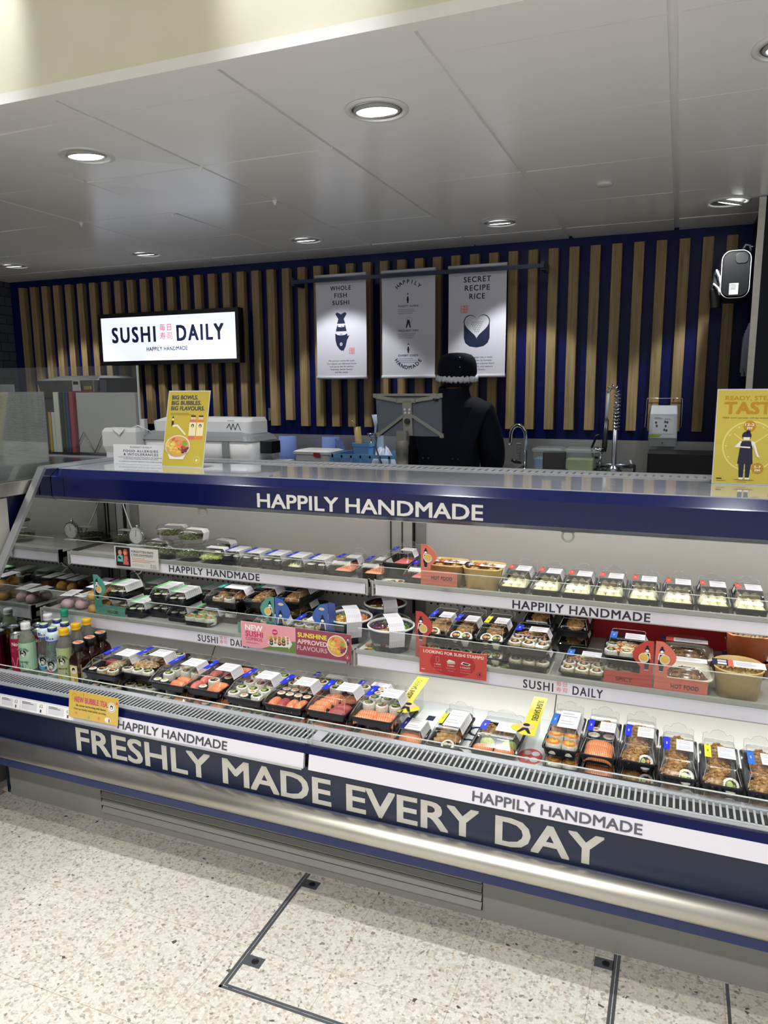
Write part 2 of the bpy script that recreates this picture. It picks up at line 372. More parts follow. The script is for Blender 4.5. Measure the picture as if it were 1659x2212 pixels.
# suspended ceiling: tiles in a metal grid
cb = MB()
gx = [-0.0665 + 0.6 * k for k in range(-9, 6)]; gy = [2.087 + 0.6 * k for k in range(0, 5)]
rd = random.Random(4)
def tile(x0, x1, y0, y1, t=True):
    a = [rd.uniform(0, 0.004) for _ in range(4)] if t else [0] * 4
    if t and rd.random() < 0.16: a[rd.randrange(4)] = -0.006
    z = CZ
    cb.add([(x0, y0, z + a[0]), (x1, y0, z + a[1]), (x1, y1, z + a[2]), (x0, y1, z + a[3]), (x0, y0, z + 0.02), (x1, y0, z + 0.02), (x1, y1, z + 0.02), (x0, y1, z + 0.02)],
           [(0, 1, 2, 3), (0, 4, 5, 1), (1, 5, 6, 2), (2, 6, 7, 3), (3, 7, 4, 0)])
for i in range(len(gx) - 1):
    gw = 0.013 if gx[i] > -0.9 else 0.006; gw2 = 0.013 if gx[i + 1] > -0.9 else 0.006
    tile(gx[i] + gw, gx[i + 1] - gw2, 1.93, gy[0] - 0.004, False)
    for j in range(4): tile(gx[i] + gw, gx[i + 1] - gw2, gy[j] + 0.004, gy[j + 1] - 0.004)
    tile(gx[i] + gw, gx[i + 1] - gw2, gy[4] + 0.004, WY + 0.02, False)
cb.box(-5.5, 3.2, 1.89, WY + 0.05, CZ + 0.013, CZ + 0.05)
cb.box(-5.5, 3.2, 1.885, 1.93, CZ - 0.001, CZ + 0.03)
struct('ceiling', cb, CEIL)
struct('wall_front', MB().box(-6.2, 3.2, 1.885, 1.97, CZ + 0.03, 3.42), CREAM)
sc_ = MB().box(-6.2, 3.2, -4.5, 1.9, 3.4, 3.5)
tag(sc_.build('ceiling_aisle', mat('aisle_ceiling', '#d8d6cf', 0.7)), kind='structure')
# oak slats
for i in range(44):
    x = -5.145 + 0.12436 * i; o = MB().box(x, x + 0.058, SY, WY + 0.002, 1.283 if i != 20 else 1.325, 2.388).build('trim_%d' % (i + 2), OAK)
    bevel(o, 0.0015, 1); tag(o, kind='structure')
# floor access panels: metal frame strips with lifting eyes
fp = MB()
for x in (-1.032, -0.073, 0.203): fp.box(x - 0.009, x - 0.002, 0.4, 1.905, -0.003, 0.0012).box(x + 0.002, x + 0.009, 0.4, 1.905, -0.003, 0.0012)
fr = MB()
def strip(x0, x1, y0, y1): fr.box(x0, x1, y0, y1, -0.003, 0.0012)
strip(-1.041, -1.033, 1.412, 1.905); strip(-1.031, -1.023, 1.422, 1.905)
strip(-1.041, -0.073, 1.412, 1.419); strip(-1.023, -0.073, 1.421, 1.428)
strip(-0.082, -0.074, 1.30, 1.905); strip(-0.072, -0.064, 1.30, 1.905)
strip(0.198, 0.206, 1.30, 1.905)
for x, y in ((-1.023, 1.52), (-1.023, 1.86), (-0.13, 1.86)): strip(x, x + 0.05, y - 0.018, y + 0.018)
FST = mat('floor_strip_metal', '#6c7076', 0.4, 0.6)
tag(fr.build('trim_60', [FST]), 'grey metal frame strips of the floor access panel', 'floor frame', kind='structure')
for k, (x, y) in enumerate(((-0.995, 1.52), (-0.995, 1.86), (-0.10, 1.86))):
    e = MB().lathe([(0.010, 0.0), (0.010, 0.003), (0.007, 0.003), (0.006, 0.0018)], 14, (x, y, 0)).build('trim_%d' % (61 + k), BLKM); tag(e, kind='structure')

# ------------------------------------------------------------------ refrigerated display case
XL, XM, XR = -2.33, -0.955, 1.25
case = thing('refrigerated_display_case', 'long low open refrigerated case with navy front and sushi shelves', 'display case', (-0.6, 2.3, 0))
def px(prof, x0, x1, mb=None, m=0, smooth=False):
    mb = mb or MB(); return mb.loft([[(x0, y, z) for y, z in prof], [(x1, y, z) for y, z in prof]], m, smooth=smooth)
k = px([(1.91, 0.0), (2.3, 0.0), (2.3, 0.25), (1.91, 0.25)], XL, XR).build('kick_plate', GREYP, case)
kk = k
for i in range(4):
    z = 0.140 - i * 0.029
    px([(1.9085, z), (1.898, z - 0.0155), (1.898, z - 0.0185), (1.9085, z - 0.003)], -1.872, -0.458).build('vent_louvre', GREYP, kk)
MB().box(-1.880, -0.456, 1.9085, 1.9098, 0.028, 0.141).build('vent_shade_plate', BLKM, kk)  # black sheet stands in for the shade between the louvres
px([(1.91, 0.250), (1.91, 0.235), (1.76, 0.235), (1.724, 0.256), (1.720, 0.284), (1.78, 0.335), (1.91, 0.335)], XL, XR).build('underside_band', mat('underside_navy', '#1d2b5c', 0.5), case)
px([(1.739 + 0.033 * math.cos(a), 0.312 + 0.031 * math.sin(a)) for a in [2 * PI * i / 20 for i in range(20)]], XL - 0.05, XR, smooth=True).build('bumper_rail', STEELD, case)
fpn = px([(1.772, 0.335), (1.80, 0.335), (1.80, 0.455), (1.772, 0.455)], XL, XR).build('front_panel', NAVYM, case)
a = Art((0, 1.7712, 0)); a.text('FRESHLY MADE EVERY DAY', -0.9725, 0.3475, 0.0805, '#cfcdc6', 1, 'c', 1.715, 1.0, 0.018)
a.build('lettering', fpn, PRINT)
# inclined price strip above the front panel
TR = [(1.760, 0.4545), (1.768, 0.4985), (1.778, 0.4985), (1.772, 0.4545)]
ps = px(TR, XL, -0.962).build('ticket_rail', mat('ticket_strip_white', '#dddbe6', 0.3), case)
ps2 = px(TR, -0.945, XR).build('ticket_rail', mat('ticket_strip_white', '#dddbe6', 0.3), case)
px([(1.757, 0.451), (1.757, 0.456), (1.765, 0.456), (1.765, 0.451)], XL, -0.965).build('lower_lip', ALU, ps)
v = Vector((0, 0.008, 0.044)).normalized()
a = Art((0, 1.7593, 0.4545), (1, 0, 0), v)
a.text('HAPPILY HANDMADE', -1.433, 0.0085, 0.0265, '#4a4a52', 1, 'c', 0.418, 1.0, 0.012)
a.build('ticket_print', ps, PRINT)
a = Art((0, 1.7593, 0.4545), (1, 0, 0), v)
a.text('HAPPILY HANDMADE', -0.2395, 0.0085, 0.0265, '#5d5d68', 1, 'c', 0.428, 1.0, 0.015)
a.build('ticket_print', ps2, PRINT)
a = Art((0, 1.7593, 0.4545), (1, 0, 0), v)
x = XL + 0.005
for wv in (0.05, 0.115, 0.095, 0.12, 0.12):
    a.rect(x, 0.003, x + wv - 0.002, 0.041, '#f3f3f6', 1); a.rect(x + 0.006, 0.009, x + wv * 0.62, 0.036, '#d9d9e2', 2)
    a.lines(x + 0.007, 0.035, wv * 0.45, 0.0022, 2, '#60606a', 3); a.text('£2', x + wv * 0.78, 0.025, 0.010, '#333338', 3, bold=0.0)
    a.rect(x + wv * 0.74, 0.008, x + wv * 0.80, 0.018, '#55555c', 3); x += wv
a.build('price_tickets', ps, PRINT)
px([(1.770, 0.498), (1.7775, 0.524), (1.79, 0.527), (1.79, 0.498)], XL, XR).build('blue_front_band', BLUEM, case)
# air-return grille: real bars with gaps over a black liner put in for the shade below
gm = MB(); gm.box(XL, XR, 1.780, 1.802, 0.518, 0.527).box(XL, XR, 1.866, 1.892, 0.518, 0.527)
x = XL
while x < XR:
    if not (-0.975 < x < -0.94): gm.box(x, x + 0.0052, 1.80, 1.868, 0.5245, 0.527)
    else: gm.box(x, x + 0.0152, 1.80, 1.868, 0.518, 0.527)
    x += 0.0152
g = gm.build('air_grille', mat('grille_grey', '#bcbfc8', 0.4), case)
MB().box(XL, XR, 1.786, 1.885, 0.44, 0.47).box(XL, XR, 1.869, 1.884, 0.44, 0.517).build('duct_black_liner', BLKM, g)
DECK = 0.49
px([(1.885, 0.525), (1.892, 0.525), (1.90, DECK), (2.27, DECK), (2.27, DECK - 0.02), (1.885, DECK - 0.02)], XL, XR).build('well_deck', mat('well_deck_white', '#cfd2d2', 0.35), case)
wb = px([(2.262, DECK), (2.40, 0.665), (2.60, 0.665), (2.60, 0.40), (2.262, 0.40)], XL, XR).build('well_back_panel', mat('well_back_white', '#c9c7c1', 0.42), case)
for xx in (-1.64, -0.32, 0.35): px([(2.2612, DECK + 0.002), (2.3985, 0.664), (2.399, 0.664), (2.262, DECK + 0.002)], xx, xx + 0.0025).build('panel_seam', BLKM, wb)
bp_ = MB().box(XL, XR, 2.60, 2.66, 0.60, 1.16).build('back_panel', GREYL, case)
hm = MB(); x = XL + 0.02
while x < 0.45:
    if not (-0.99 < x < -0.85): hm.lathe([(0.0045, 0), (0.0045, 0.001)], 8, (0, 0, 0)); n8 = 16; vs = hm.v[-n8:]; hm.v[-n8:] = [(x + p[0], 2.5995 - p[2], 0.733 + p[1]) for p in vs]
    x += 0.0262
hm.build('perforation_row', BLKM, bp_)
for x0, x1, dk in ((-1.0, -0.955, 0), (-0.955, -0.915, 0), (-0.905, -0.865, 1), (-2.33, -2.29, 0), (-2.26, -2.215, 1)):
    MB().box(x0, x1, 2.585 if not dk else 2.592, 2.60, 0.62, 1.155).build('upright_post', GREYS if not dk else mat('upright_dark', '#7d7d7a', 0.4), bp_)
for x in (-1.003, -0.9565, -0.911, -2.29): MB().box(x, x + 0.003, 2.580, 2.60, 0.62, 1.155).build('upright_seam', BLKM, bp_)
MB().box(XL, XR, 2.66, 2.80, 0.0, 1.20).build('rear_body', GREYP, case)
# canopy
cp = MB()
px([(2.275, 1.2385), (2.234, 1.2115), (2.230, 1.2085), (2.2315, 1.130), (2.30, 1.130), (2.30, 1.2385)], XL, XR, cp, 0)
px([(2.2315, 1.130), (2.246, 1.1155), (2.262, 1.1155), (2.30, 1.13)], XL, XR, cp, 1)
can = cp.build('canopy_fascia', [BLUEM, mat('canopy_lower_edge', '#6c7078', 0.15, 0.8)], case)
a = Art((0, 2.2303, 0)); a.text('HAPPILY HANDMADE', -0.9635, 1.1365, 0.0485, '#d9d8d4', 1, 'c', 0.818, 1.0, 0.017); a.build('lettering', can, PRINT)
MB().box(XL, -0.985, 2.250, 2.262, 1.1125, 1.1155).box(-0.955, XR, 2.250, 2.262, 1.1125, 1.1155).build('lamp_diffuser_edge', mat('diffuser_edge', '#e8e8e8', 0.3), can)
MB().box(-2.268, -2.266, 2.2285, 2.24, 1.13, 1.21).build('end_joint', BLKM, can)
tp = px([(2.272, 1.236), (2.272, 1.240), (2.645, 1.240), (2.645, 1.225), (2.30, 1.225), (2.30, 1.236)], XL, XR).build('canopy_top', mat('canopy_top_gloss', '#a9acb4', 0.07, 0, 0.9, coat=0.8), case)
MB().box(XL, XR, 2.27, 2.66, 1.150, 1.20).build('canopy_inner_panel', WHITEM, tp)
gm = MB(); gm.box(XL, XR, 2.648, 2.68, 1.225, 1.243).box(XL, XR, 2.745, 2.80, 1.225, 1.243)
x = XL
while x < XR:
    gm.box(x, x + 0.018, 2.68, 2.746, 1.232, 1.243); x += 0.027
g = gm.build('rear_grille', mat('rear_grille_grey', '#9b9da0', 0.4), case)
MB().box(XL, XR, 2.66, 2.76, 1.20, 1.215).build('duct_black_liner', BLKM, g)
for x in (-1.625, -0.293):
    h = MB().tube([(x + 0.017 * math.sin(t), 2.255, 1.100 - 0.017 * math.cos(t)) for t in [i * 2 * PI / 20 for i in range(20)]], 0.0032, 8, 0, True, True)
    h.box(x - 0.02, x + 0.02, 2.250, 2.258, 1.111, 1.117).build('hanging_ring', clear('grey_clear_plastic', (0.62, 0.66, 0.64), 1.0, 0.1, 1.45, 0.25), can)
# mirrored end panel at the left with a bright edge trim
pe = [(2.20, 1.245), (1.955, 0.872), (1.80, 0.635), (1.785, 0.53), (1.80, 0.40), (1.92, 0.20), (1.92, 0.0), (2.80, 0.0), (2.80, 1.245)]
ep = MB(); ep.prism(pe, lambda u, v, w: (XL - 0.018 - w, u, v), 0.012, 0)
e = ep.build('end_panel', NAVYM, case)
MB().prism(pe, lambda u, v, w: (XL - 0.002 - w, u, v), 0.014, 0).build('mirror_lining', mat('mirror_lining', '#b9bcbb', 0.03, 1.0), e)
tr = MB()
pts = [(2.80, 1.247), (2.205, 1.247), (1.955, 0.872), (1.80, 0.637), (1.785, 0.53)]
for (y0, z0), (y1, z1) in zip(pts, pts[1:]):
    d = Vector((0, y1 - y0, z1 - z0)).normalized(); nn = Vector((0, -d.z, d.y)) * 0.006
    q = []
    for (yy, zz) in ((y0, z0), (y1, z1)):
        q.append([(XL - 0.032, yy - nn.y, zz - nn.z), (XL + 0.002, yy - nn.y, zz - nn.z), (XL + 0.002, yy + nn.y, zz + nn.z), (XL - 0.032, yy + nn.y, zz + nn.z)])
    tr.loft(q)
tr.build('edge_trim', ALU, e)
# shelves, their white ticket strips and clear risers
STRIP = mat('ticket_strip_white', '#dddbe6', 0.3)
def shelf(x0, x1, yf, zt, dk, texts, rise, sy0, sy1):
    s = MB(); s.box(x0, x1, yf + 0.004, 2.595, dk - 0.016, dk).box(x0, x1, yf, yf + 0.012, sy1 + 0.004, zt).box(x0, x1, yf, yf + 0.010, sy0 - 0.003, sy0)
    s.box(x0, x0 + 0.006, yf - 0.004, yf + 0.02, sy0 - 0.004, zt).box(x1 - 0.006, x1, yf - 0.004, yf + 0.02, sy0 - 0.004, zt)
    o = s.build('shelf', GREYS, case)
    MB().box(x0 + 0.012, x1 - 0.012, yf + 0.001, yf + 0.008, sy0, sy1 + 0.003).build('ticket_strip', STRIP, o)
    a = Art((0, yf + 0.001, 0))
    for body, cx, w, hh, z in texts:
        if body == 'SD':
            sc = w / 0.228
            a.text('SUSHI', cx - 0.066 * sc, z, hh, '#3a3a42', 1, 'c', 0.086 * sc, 1.2, 0.012); a.text('DAILY', cx + 0.073 * sc, z, hh, '#3a3a42', 1, 'c', 0.082 * sc, 1.2, 0.012)
            kanji(a, cx + 0.0015, z + hh * 0.42, hh * 0.62, '#e0606a', 1)
        else: a.text(body, cx, z, hh, '#36363e', 1, 'c', w, 1.1, 0.016)
    if texts: a.build('ticket_print', o, PRINT)
    r = MB(); r.box(x0 + 0.018, x1 - 0.018, yf - 0.0045, yf - 0.0020, sy1 - 0.002, zt + rise - 0.0015)
    r.box(x0 + 0.018, x1 - 0.018, yf - 0.0047, yf - 0.0018, zt + rise - 0.0015, zt + rise, 1)
    r.build('clear_riser', [ACRYL, EDGE], o)
    MB().box(x0 + 0.02, x1 - 0.02, 2.30, 2.59, dk - 0.03, dk - 0.017).build('shelf_bracket', GREYP, o)
SH1, SH2 = 0.885, 0.690
shelf(XL + 0.022, XM - 0.009, 2.266, 0.897, SH1, [('HAPPILY HANDMADE', -1.6005, 0.404, 0.026, 0.853)], 0.052, 0.847, 0.880)
shelf(XM + 0.006, XR, 2.266, 0.897, SH1, [('HAPPILY HANDMADE', -0.2525, 0.416, 0.027, 0.850)], 0.052, 0.847, 0.880)
shelf(XL + 0.022, XM - 0.009, 2.105, 0.703, SH2, [('SD', -1.458, 0.224, 0.024, 0.656)], 0.078, 0.650, 0.687)
shelf(XM + 0.006, XR, 2.105, 0.703, SH2, [('SD', -0.277, 0.236, 0.026, 0.655)], 0.078, 0.650, 0.687)
# clear front guards of the well
for x0, x1 in ((XL + 0.01, XM - 0.006), (XM + 0.010, XR)):
    r = MB().box(x0, x1, 1.7735, 1.7765, 0.522, 0.6035); r.box(x0, x1, 1.7732, 1.7768, 0.6035, 0.6055, 1)
    o = r.build('front_guard', [ACRYL, EDGE], case)
    if x0 > -1.5:
        MB().tube([(x0 - 0.004, 1.775, 0.528), (x0 - 0.006, 1.775, 0.59), (x0 - 0.002, 1.775, 0.605), (x0 + 0.006, 1.775, 0.603), (x0 + 0.012, 1.775, 0.585), (x0 + 0.008, 1.775, 0.528)], 0.0028, 8).build('guard_end_loop', clear('loop_clear', (0.93, 0.96, 0.95), 1.6, 0.05, 1.49, 0.12), o)
# printed liner on the well deck
a = Art((0, 0, DECK + 0.0006), (1, 0, 0), (0, 1, 0))
a.rect(-0.74, 1.91, -0.305, 2.255, '#d5dadb', 0)
for cx, cy in ((-0.60, 2.19), (-0.525, 2.10), (-0.535, 2.01), (-0.56, 1.94)): a.ring(cx, cy, 0.034, 0.011, NAVY, 1)
a.rect(-0.705, 2.12, -0.68, 2.155, NAVY, 1); a.rect(-0.56, 1.925, -0.53, 1.945, NAVY, 1)
a.ell(-0.345, 2.0, 0.035, 0.05, '#c8545a', 1); a.ell(-0.332, 1.985, 0.012, 0.014, '#d5dadb', 2); a.ell(-0.332, 2.022, 0.012, 0.014, '#d5dadb', 2)
a.build('deck_liner', case, PRINT)

# ------------------------------------------------------------------ food materials
def stripes(name, c1, c2, scale, dist, rough=0.3, thr=(0.72, 0.9)):
    m = mat(name, c1, rough, 0, 0.5, coat=0.25); t = m.node_tree; b = t.nodes['Principled BSDF']
    w = node(t, 'ShaderNodeTexWave', i_Scale=scale, i_Distortion=dist, i_Detail=1.0); w.inputs['Detail Scale'].default_value = 0.6
    t.links.new(coords(t, (1, 0.75, 0.4)), w.inputs['Vector']); t.links.new(ramp(t, w.outputs[0], [(0.0, c1), (thr[0], c1), (thr[1], c2)]), b.inputs['Base Color'])
    b.inputs['Subsurface Weight'].default_value = 0.0
    return m
SALMON = stripes('salmon_flesh', '#e8773a', '#f6bd93', 62, 2.5)
SALMOND = stripes('salmon_sashimi', '#ea7d48', '#f5b58e', 45, 3.0)
TUNA = noise_mat('tuna_flesh', [(0.3, '#a3383f'), (0.7, '#b9505a')], 60, (1, 4, 1), 0.35)
PINKT = noise_mat('pink_fish', [(0.3, '#dd6a60'), (0.7, '#ea8478')], 60, (1, 4, 1), 0.35)
PRAWN = noise_mat('prawn_flesh', [(0.35, '#f0a070'), (0.5, '#e8783f'), (0.7, '#f7d9c4')], 60, (1, 3, 1), 0.4)
RICE = noise_mat('rice', [(0.3, '#d9d6c9'), (0.7, '#f3f1e8')], 260, rough=0.5, bump=0.6)
NORI = noise_mat('nori', [(0.3, '#0d100d'), (0.7, '#1b201b')], 200, rough=0.6)
AVO = noise_mat('avocado', [(0.3, '#8fa93f'), (0.7, '#c9d17a')], 90, rough=0.4)
ONION = noise_mat('crispy_onion', [(0.25, '#80572f'), (0.5, '#b38850'), (0.75, '#dfbf90')], 70, rough=0.6)
ONIOND = noise_mat('crispy_onion_dark', [(0.25, '#5e3c1c'), (0.5, '#946a3a'), (0.75, '#c39a62')], 70, rough=0.6)
PASTRY = noise_mat('dumpling_dough', [(0.3, '#dfd3a4'), (0.7, '#f0e8c6')], 45, rough=0.35)
MOCHI = noise_mat('mango_mochi', [(0.3, '#c98f3a'), (0.7, '#dcab58')], 50, rough=0.6)
MOCHIP = noise_mat('pink_mochi', [(0.3, '#c49aa4'), (0.7, '#dab6bd')], 50, rough=0.6)
WAKAME = noise_mat('seaweed_salad', [(0.3, '#2b331c'), (0.5, '#4a5430'), (0.75, '#7c8452')], 120, rough=0.4)
EDAM = noise_mat('edamame_bean', [(0.3, '#9aa653'), (0.7, '#c7cf86')], 60, rough=0.4)
KRAFT = noise_mat('kraft_board', [(0.3, '#c3a468'), (0.7, '#d0b27a')], 60, rough=0.45, spec=0.4)
TRAY = mat('black_tray_plastic', '#10111a', 0.25)
BOWLN = mat('navy_card', '#191e2f', 0.4)
NOODLE = noise_mat('brown_noodles', [(0.25, '#2c1608'), (0.5, '#5d3113'), (0.75, '#8c4e22')], 70, rough=0.35)
ORANGEM = noise_mat('shredded_carrot', [(0.3, '#c4601f'), (0.7, '#e08c45')], 60, rough=0.4)
REDC = noise_mat('red_cabbage', [(0.3, '#4a1530'), (0.7, '#7c2f52')], 60, rough=0.4)
GREENL = noise_mat('green_leaf', [(0.3, '#3c6a24'), (0.7, '#7ba148')], 60, rough=0.45)
MANGO = noise_mat('mango_cube', [(0.3, '#d9a52c'), (0.7, '#eec75a')], 60, rough=0.35)
GREYF = noise_mat('sesame_mix', [(0.3, '#8d7c58'), (0.5, '#c2b189'), (0.7, '#ded3b4')], 110, rough=0.55)

FOOD = {}
def food(key, fn):
    if key not in FOOD: FOOD[key] = fn()
    return FOOD[key]
def blob(rx, ry, rz, m, n=14, amp=0.08, seed=1, name='blob', freq=9, flat=True):
    rd = random.Random(seed); ph = [rd.uniform(0, 6.28) for _ in range(6)]; mb = MB(); loops = []
    for i in range(1, n):
        t = PI * i / n; row = []
        for j in range(2 * n):
            p = 2 * PI * j / (2 * n)
            d = 1 + amp * (math.sin(freq * p + ph[0] + 3 * t) * math.sin(freq * 0.7 * t + ph[1]) + 0.6 * math.sin(freq * 1.9 * p + ph[2]) * math.sin(freq * t * 1.3 + ph[3]))
            z = math.cos(t) * rz * d
            row.append((math.sin(t) * math.cos(p) * rx * d, math.sin(t) * math.sin(p) * ry * d, max(z, -rz * 0.55 if flat else -9) + (rz * 0.55 if flat else 0)))
        loops.append(row)
    mb.loft(loops, 0, True, True, True); return mb.mesh(name, [m])
def flakes(w, d, h, n, ms, seed, size=(0.004, 0.010), name='crispy_topping', base=0.0):
    """a heaped mound of small curled flakes"""
    rd = random.Random(seed); mb = MB()
    for _ in range(n):
        a = rd.uniform(0, 2 * PI); q = rd.random() ** 0.5
        x = math.cos(a) * q * w / 2; y = math.sin(a) * q * d / 2; z = base + h * (1 - q * q) * rd.uniform(0.55, 1.0)
        l = rd.uniform(*size); wd = l * rd.uniform(0.3, 0.6); th = l * 0.2
        R = Matrix.Rotation(rd.uniform(0, 6.28), 3, 'Z') @ Matrix.Rotation(rd.uniform(-0.9, 0.9), 3, 'X') @ Matrix.Rotation(rd.uniform(-0.7, 0.7), 3, 'Y')
        P = [(-l, -wd, 0), (0, -wd * 1.2, l * 0.25), (l, -wd, 0), (l, wd, 0), (0, wd * 1.2, l * 0.25), (-l, wd, 0)]
        P = [Vector(p) * 0.5 for p in P]
        vs = [tuple(R @ p + Vector((x, y, z))) for p in P] + [tuple(R @ (p + Vector((0, 0, th))) + Vector((x, y, z))) for p in P]
        mb.add(vs, [(0, 1, 4, 5), (1, 2, 3, 4), (6, 11, 10, 7), (7, 10, 9, 8), (0, 6, 7, 1), (1, 7, 8, 2), (2, 8, 9, 3), (3, 9, 10, 4), (4, 10, 11, 5), (5, 11, 6, 0)], rd.randrange(len(ms)))
    # solid heart of the mound
    n2 = 12; loops = []
    for i in range(1, 6):
        t = PI / 2 * i / 5; loops.append([(math.sin(t) * math.cos(2 * PI * j / n2) * w * 0.46, math.sin(t) * math.sin(2 * PI * j / n2) * d * 0.46, base + math.cos(t) * h * 0.8) for j in range(n2)])
    mb.loft(loops, 0, True, True, True)
    return mb.mesh(name, ms)
def slab(l, w, th, h, m, name, droop=0.010, wav=0.0):
    """a fish slice draped over its rice: bent in both directions"""
    mb = MB(); nx, ny = 10, 6; top = []; bot = []
    for i in range(nx + 1):
        for j in range(ny + 1):
            u = i / nx * 2 - 1; v = j / ny * 2 - 1
            k = (1 - 0.18 * u * u * (1 if abs(u) < 0.95 else 1.2)); x = u * l / 2; y = v * w / 2 * k
            z = h - droop * (u ** 4) - droop * 1.1 * (v ** 4) + wav * math.sin(u * 9 + v * 2)
            top.append((x, y, z + th * (1 - 0.35 * v * v))); bot.append((x, y, z))
    fs = []
    for i in range(nx):
        for j in range(ny):
            q = i * (ny + 1) + j; fs.append((q, q + 1, q + ny + 2, q + ny + 1))
    o = len(top); mb.add(top + bot, fs + [tuple(o + i for i in f[::-1]) for f in fs], 0, True)
    edge = [j for j in range(ny + 1)] + [i * (ny + 1) + ny for i in range(1, nx + 1)] + [nx * (ny + 1) + j for j in range(ny - 1, -1, -1)] + [i * (ny + 1) for i in range(nx - 1, 0, -1)]
    for a, b in zip(edge, edge[1:] + edge[:1]): mb.f.append([a, b, o + b, o + a]); mb.m.append(0); mb.sm.append(True)
    return mb.mesh(name, [m])
def roll(r, h, outer, core, fill, name, seed=1):
    """cut roll standing on end: skin, rice face, coloured filling"""
    rd = random.Random(seed); mb = MB()
    mb.lathe([(r * 0.96, 0), (r, h * 0.15), (r, h * 0.85), (r * 0.95, h)], 18, (0, 0, 0), 0, True, True, False)
    mb.lathe([(r * 0.95, h), (r * 0.80, h + 0.0012), (0.0005, h + 0.0014)], 18, (0, 0, 0), 1, True, False, True)
    for k, (fm, fr, fx, fy) in enumerate(fill):
        mb.lathe([(r * fr, h + 0.0008), (r * fr * 0.95, h + 0.0026 + 0.0004 * k), (r * fr * 0.5, h + 0.0036 + 0.0004 * k), (0.0003, h + 0.0038)], 10, (r * fx, r * fy, 0), 2 + k, True, False, True)
    return mb.mesh(name, [outer, core] + [f[0] for f in fill])
def gyoza():
    mb = MB(); loops = []
    for i in range(17):
        u = i / 16 * 2 - 1; x = u * 0.033; a = math.sqrt(max(0.02, 1 - u * u)); pl = 1 + 0.24 * math.sin(i * 2.1)
        bend = 0.010 * u * u
        loops.append([(x, bend + y * a, z * a) for y, z in ((-0.016, 0), (-0.017, 0.006), (-0.011 * pl, 0.014), (-0.003, 0.021 * pl), (0.003, 0.0215 * pl), (0.010, 0.013), (0.014, 0.006), (0.013, 0))])
    mb.loft(loops, 0, True, True, True); return mb.mesh('gyoza_dumpling', [PASTRY])
def foodpiece(kind, parent, x, y, z, rz=0.0, tilt=0.0):
    """a piece of food as a part of its pack (the rice under a slice is a sub-part)"""
    R = (tilt, 0, rz); L = (x, y, z)
    def put(name, me): return obj(name, me, parent, L, False, R)
    if kind in ('salmon', 'tuna', 'pink', 'prawn', 'salmonbig'):
        m = {'salmon': SALMON, 'tuna': TUNA, 'pink': PINKT, 'prawn': PRAWN, 'salmonbig': SALMON}[kind]
        if kind == 'salmonbig':
            return put('salmon_slice', food(kind, lambda: slab(0.074, 0.062, 0.012, 0.018, SALMON, 'salmon_slice', 0.012)))
        o = put(kind + '_nigiri' if kind != 'pink' else 'tuna_nigiri', food(kind, lambda: slab(0.058, 0.031, 0.007, 0.019, m, kind + '_slice')))
        obj('rice_block', food('riceblock', lambda: blob(0.025, 0.013, 0.0135, RICE, 10, 0.04, 3, 'rice_block')), o, (0, 0, 0), False); return o
    if kind in ('sashimi', 'sashimituna', 'sashimipink'):
        m = {'sashimi': SALMOND, 'sashimituna': TUNA, 'sashimipink': PINKT}[kind]
        return put('sashimi_slice', food(kind, lambda: slab(0.066, 0.034, 0.009, 0.012, m, 'sashimi_slice', 0.010, 0.001)))
    if kind == 'maki': return put('maki_roll', food(kind, lambda: roll(0.0145, 0.024, NORI, RICE, [(SALMON, 0.42, 0, 0)], 'maki_roll')))
    if kind == 'cucmaki': return put('maki_roll', food(kind, lambda: roll(0.0145, 0.024, NORI, RICE, [(AVO, 0.42, 0, 0)], 'maki_roll')))
    if kind == 'ura': return put('inside_out_roll', food(kind, lambda: roll(0.0205, 0.026, RICE, RICE, [(NORI, 0.66, 0, 0), (AVO, 0.40, -0.2, 0.05), (SALMON, 0.26, 0.32, 0.1)], 'inside_out_roll')))
    if kind == 'uragreen': return put('inside_out_roll', food(kind, lambda: roll(0.0205, 0.026, RICE, RICE, [(NORI, 0.66, 0, 0), (AVO, 0.5, -0.1, 0.05), (GREENL, 0.25, 0.32, -0.1)], 'inside_out_roll')))
    if kind == 'urasesame': return put('sesame_roll', food(kind, lambda: roll(0.0205, 0.026, GREYF, RICE, [(NORI, 0.66, 0, 0), (PRAWN, 0.42, -0.1, 0.0), (AVO, 0.25, 0.35, 0)], 'sesame_roll')))
    if kind == 'summer': return put('rice_paper_roll', food(kind, lambda: roll(0.023, 0.026, RICE, GREENL, [(ORANGEM, 0.5, -0.2, 0.1), (RICE, 0.3, 0.4, 0.2), (AVO, 0.3, 0.1, -0.5)], 'rice_paper_roll')))
    if kind == 'onigiri': return put('dark_roll', food(kind, lambda: roll(0.017, 0.028, NORI, RICE, [(GREYF, 0.35, 0, 0)], 'dark_roll')))
    if kind == 'gyoza': return put('gyoza_dumpling', food(kind, gyoza))
    if kind == 'mochi': return put('mochi_ball', food(kind, lambda: blob(0.026, 0.026, 0.022, MOCHI, 14, 0.01, 5, 'mochi_ball')))
    if kind == 'mochip': return put('mochi_ball', food(kind, lambda: blob(0.026, 0.026, 0.022, MOCHIP, 14, 0.01, 6, 'mochi_ball')))
    if kind == 'brownie': return put('brownie', food(kind, lambda: MB().box(-0.02, 0.02, -0.02, 0.02, 0, 0.03).mesh('brownie', [NOODLE])))
    if kind == 'crunch': return put('crispy_topping', food(kind, lambda: flakes(0.058, 0.15, 0.020, 330, [ONION, ONIOND], 3, base=0.018)))
    if kind == 'crunchs': return put('crispy_topping', food(kind, lambda: flakes(0.056, 0.056, 0.026, 170, [ONION, ONIOND], 9, base=0.012)))
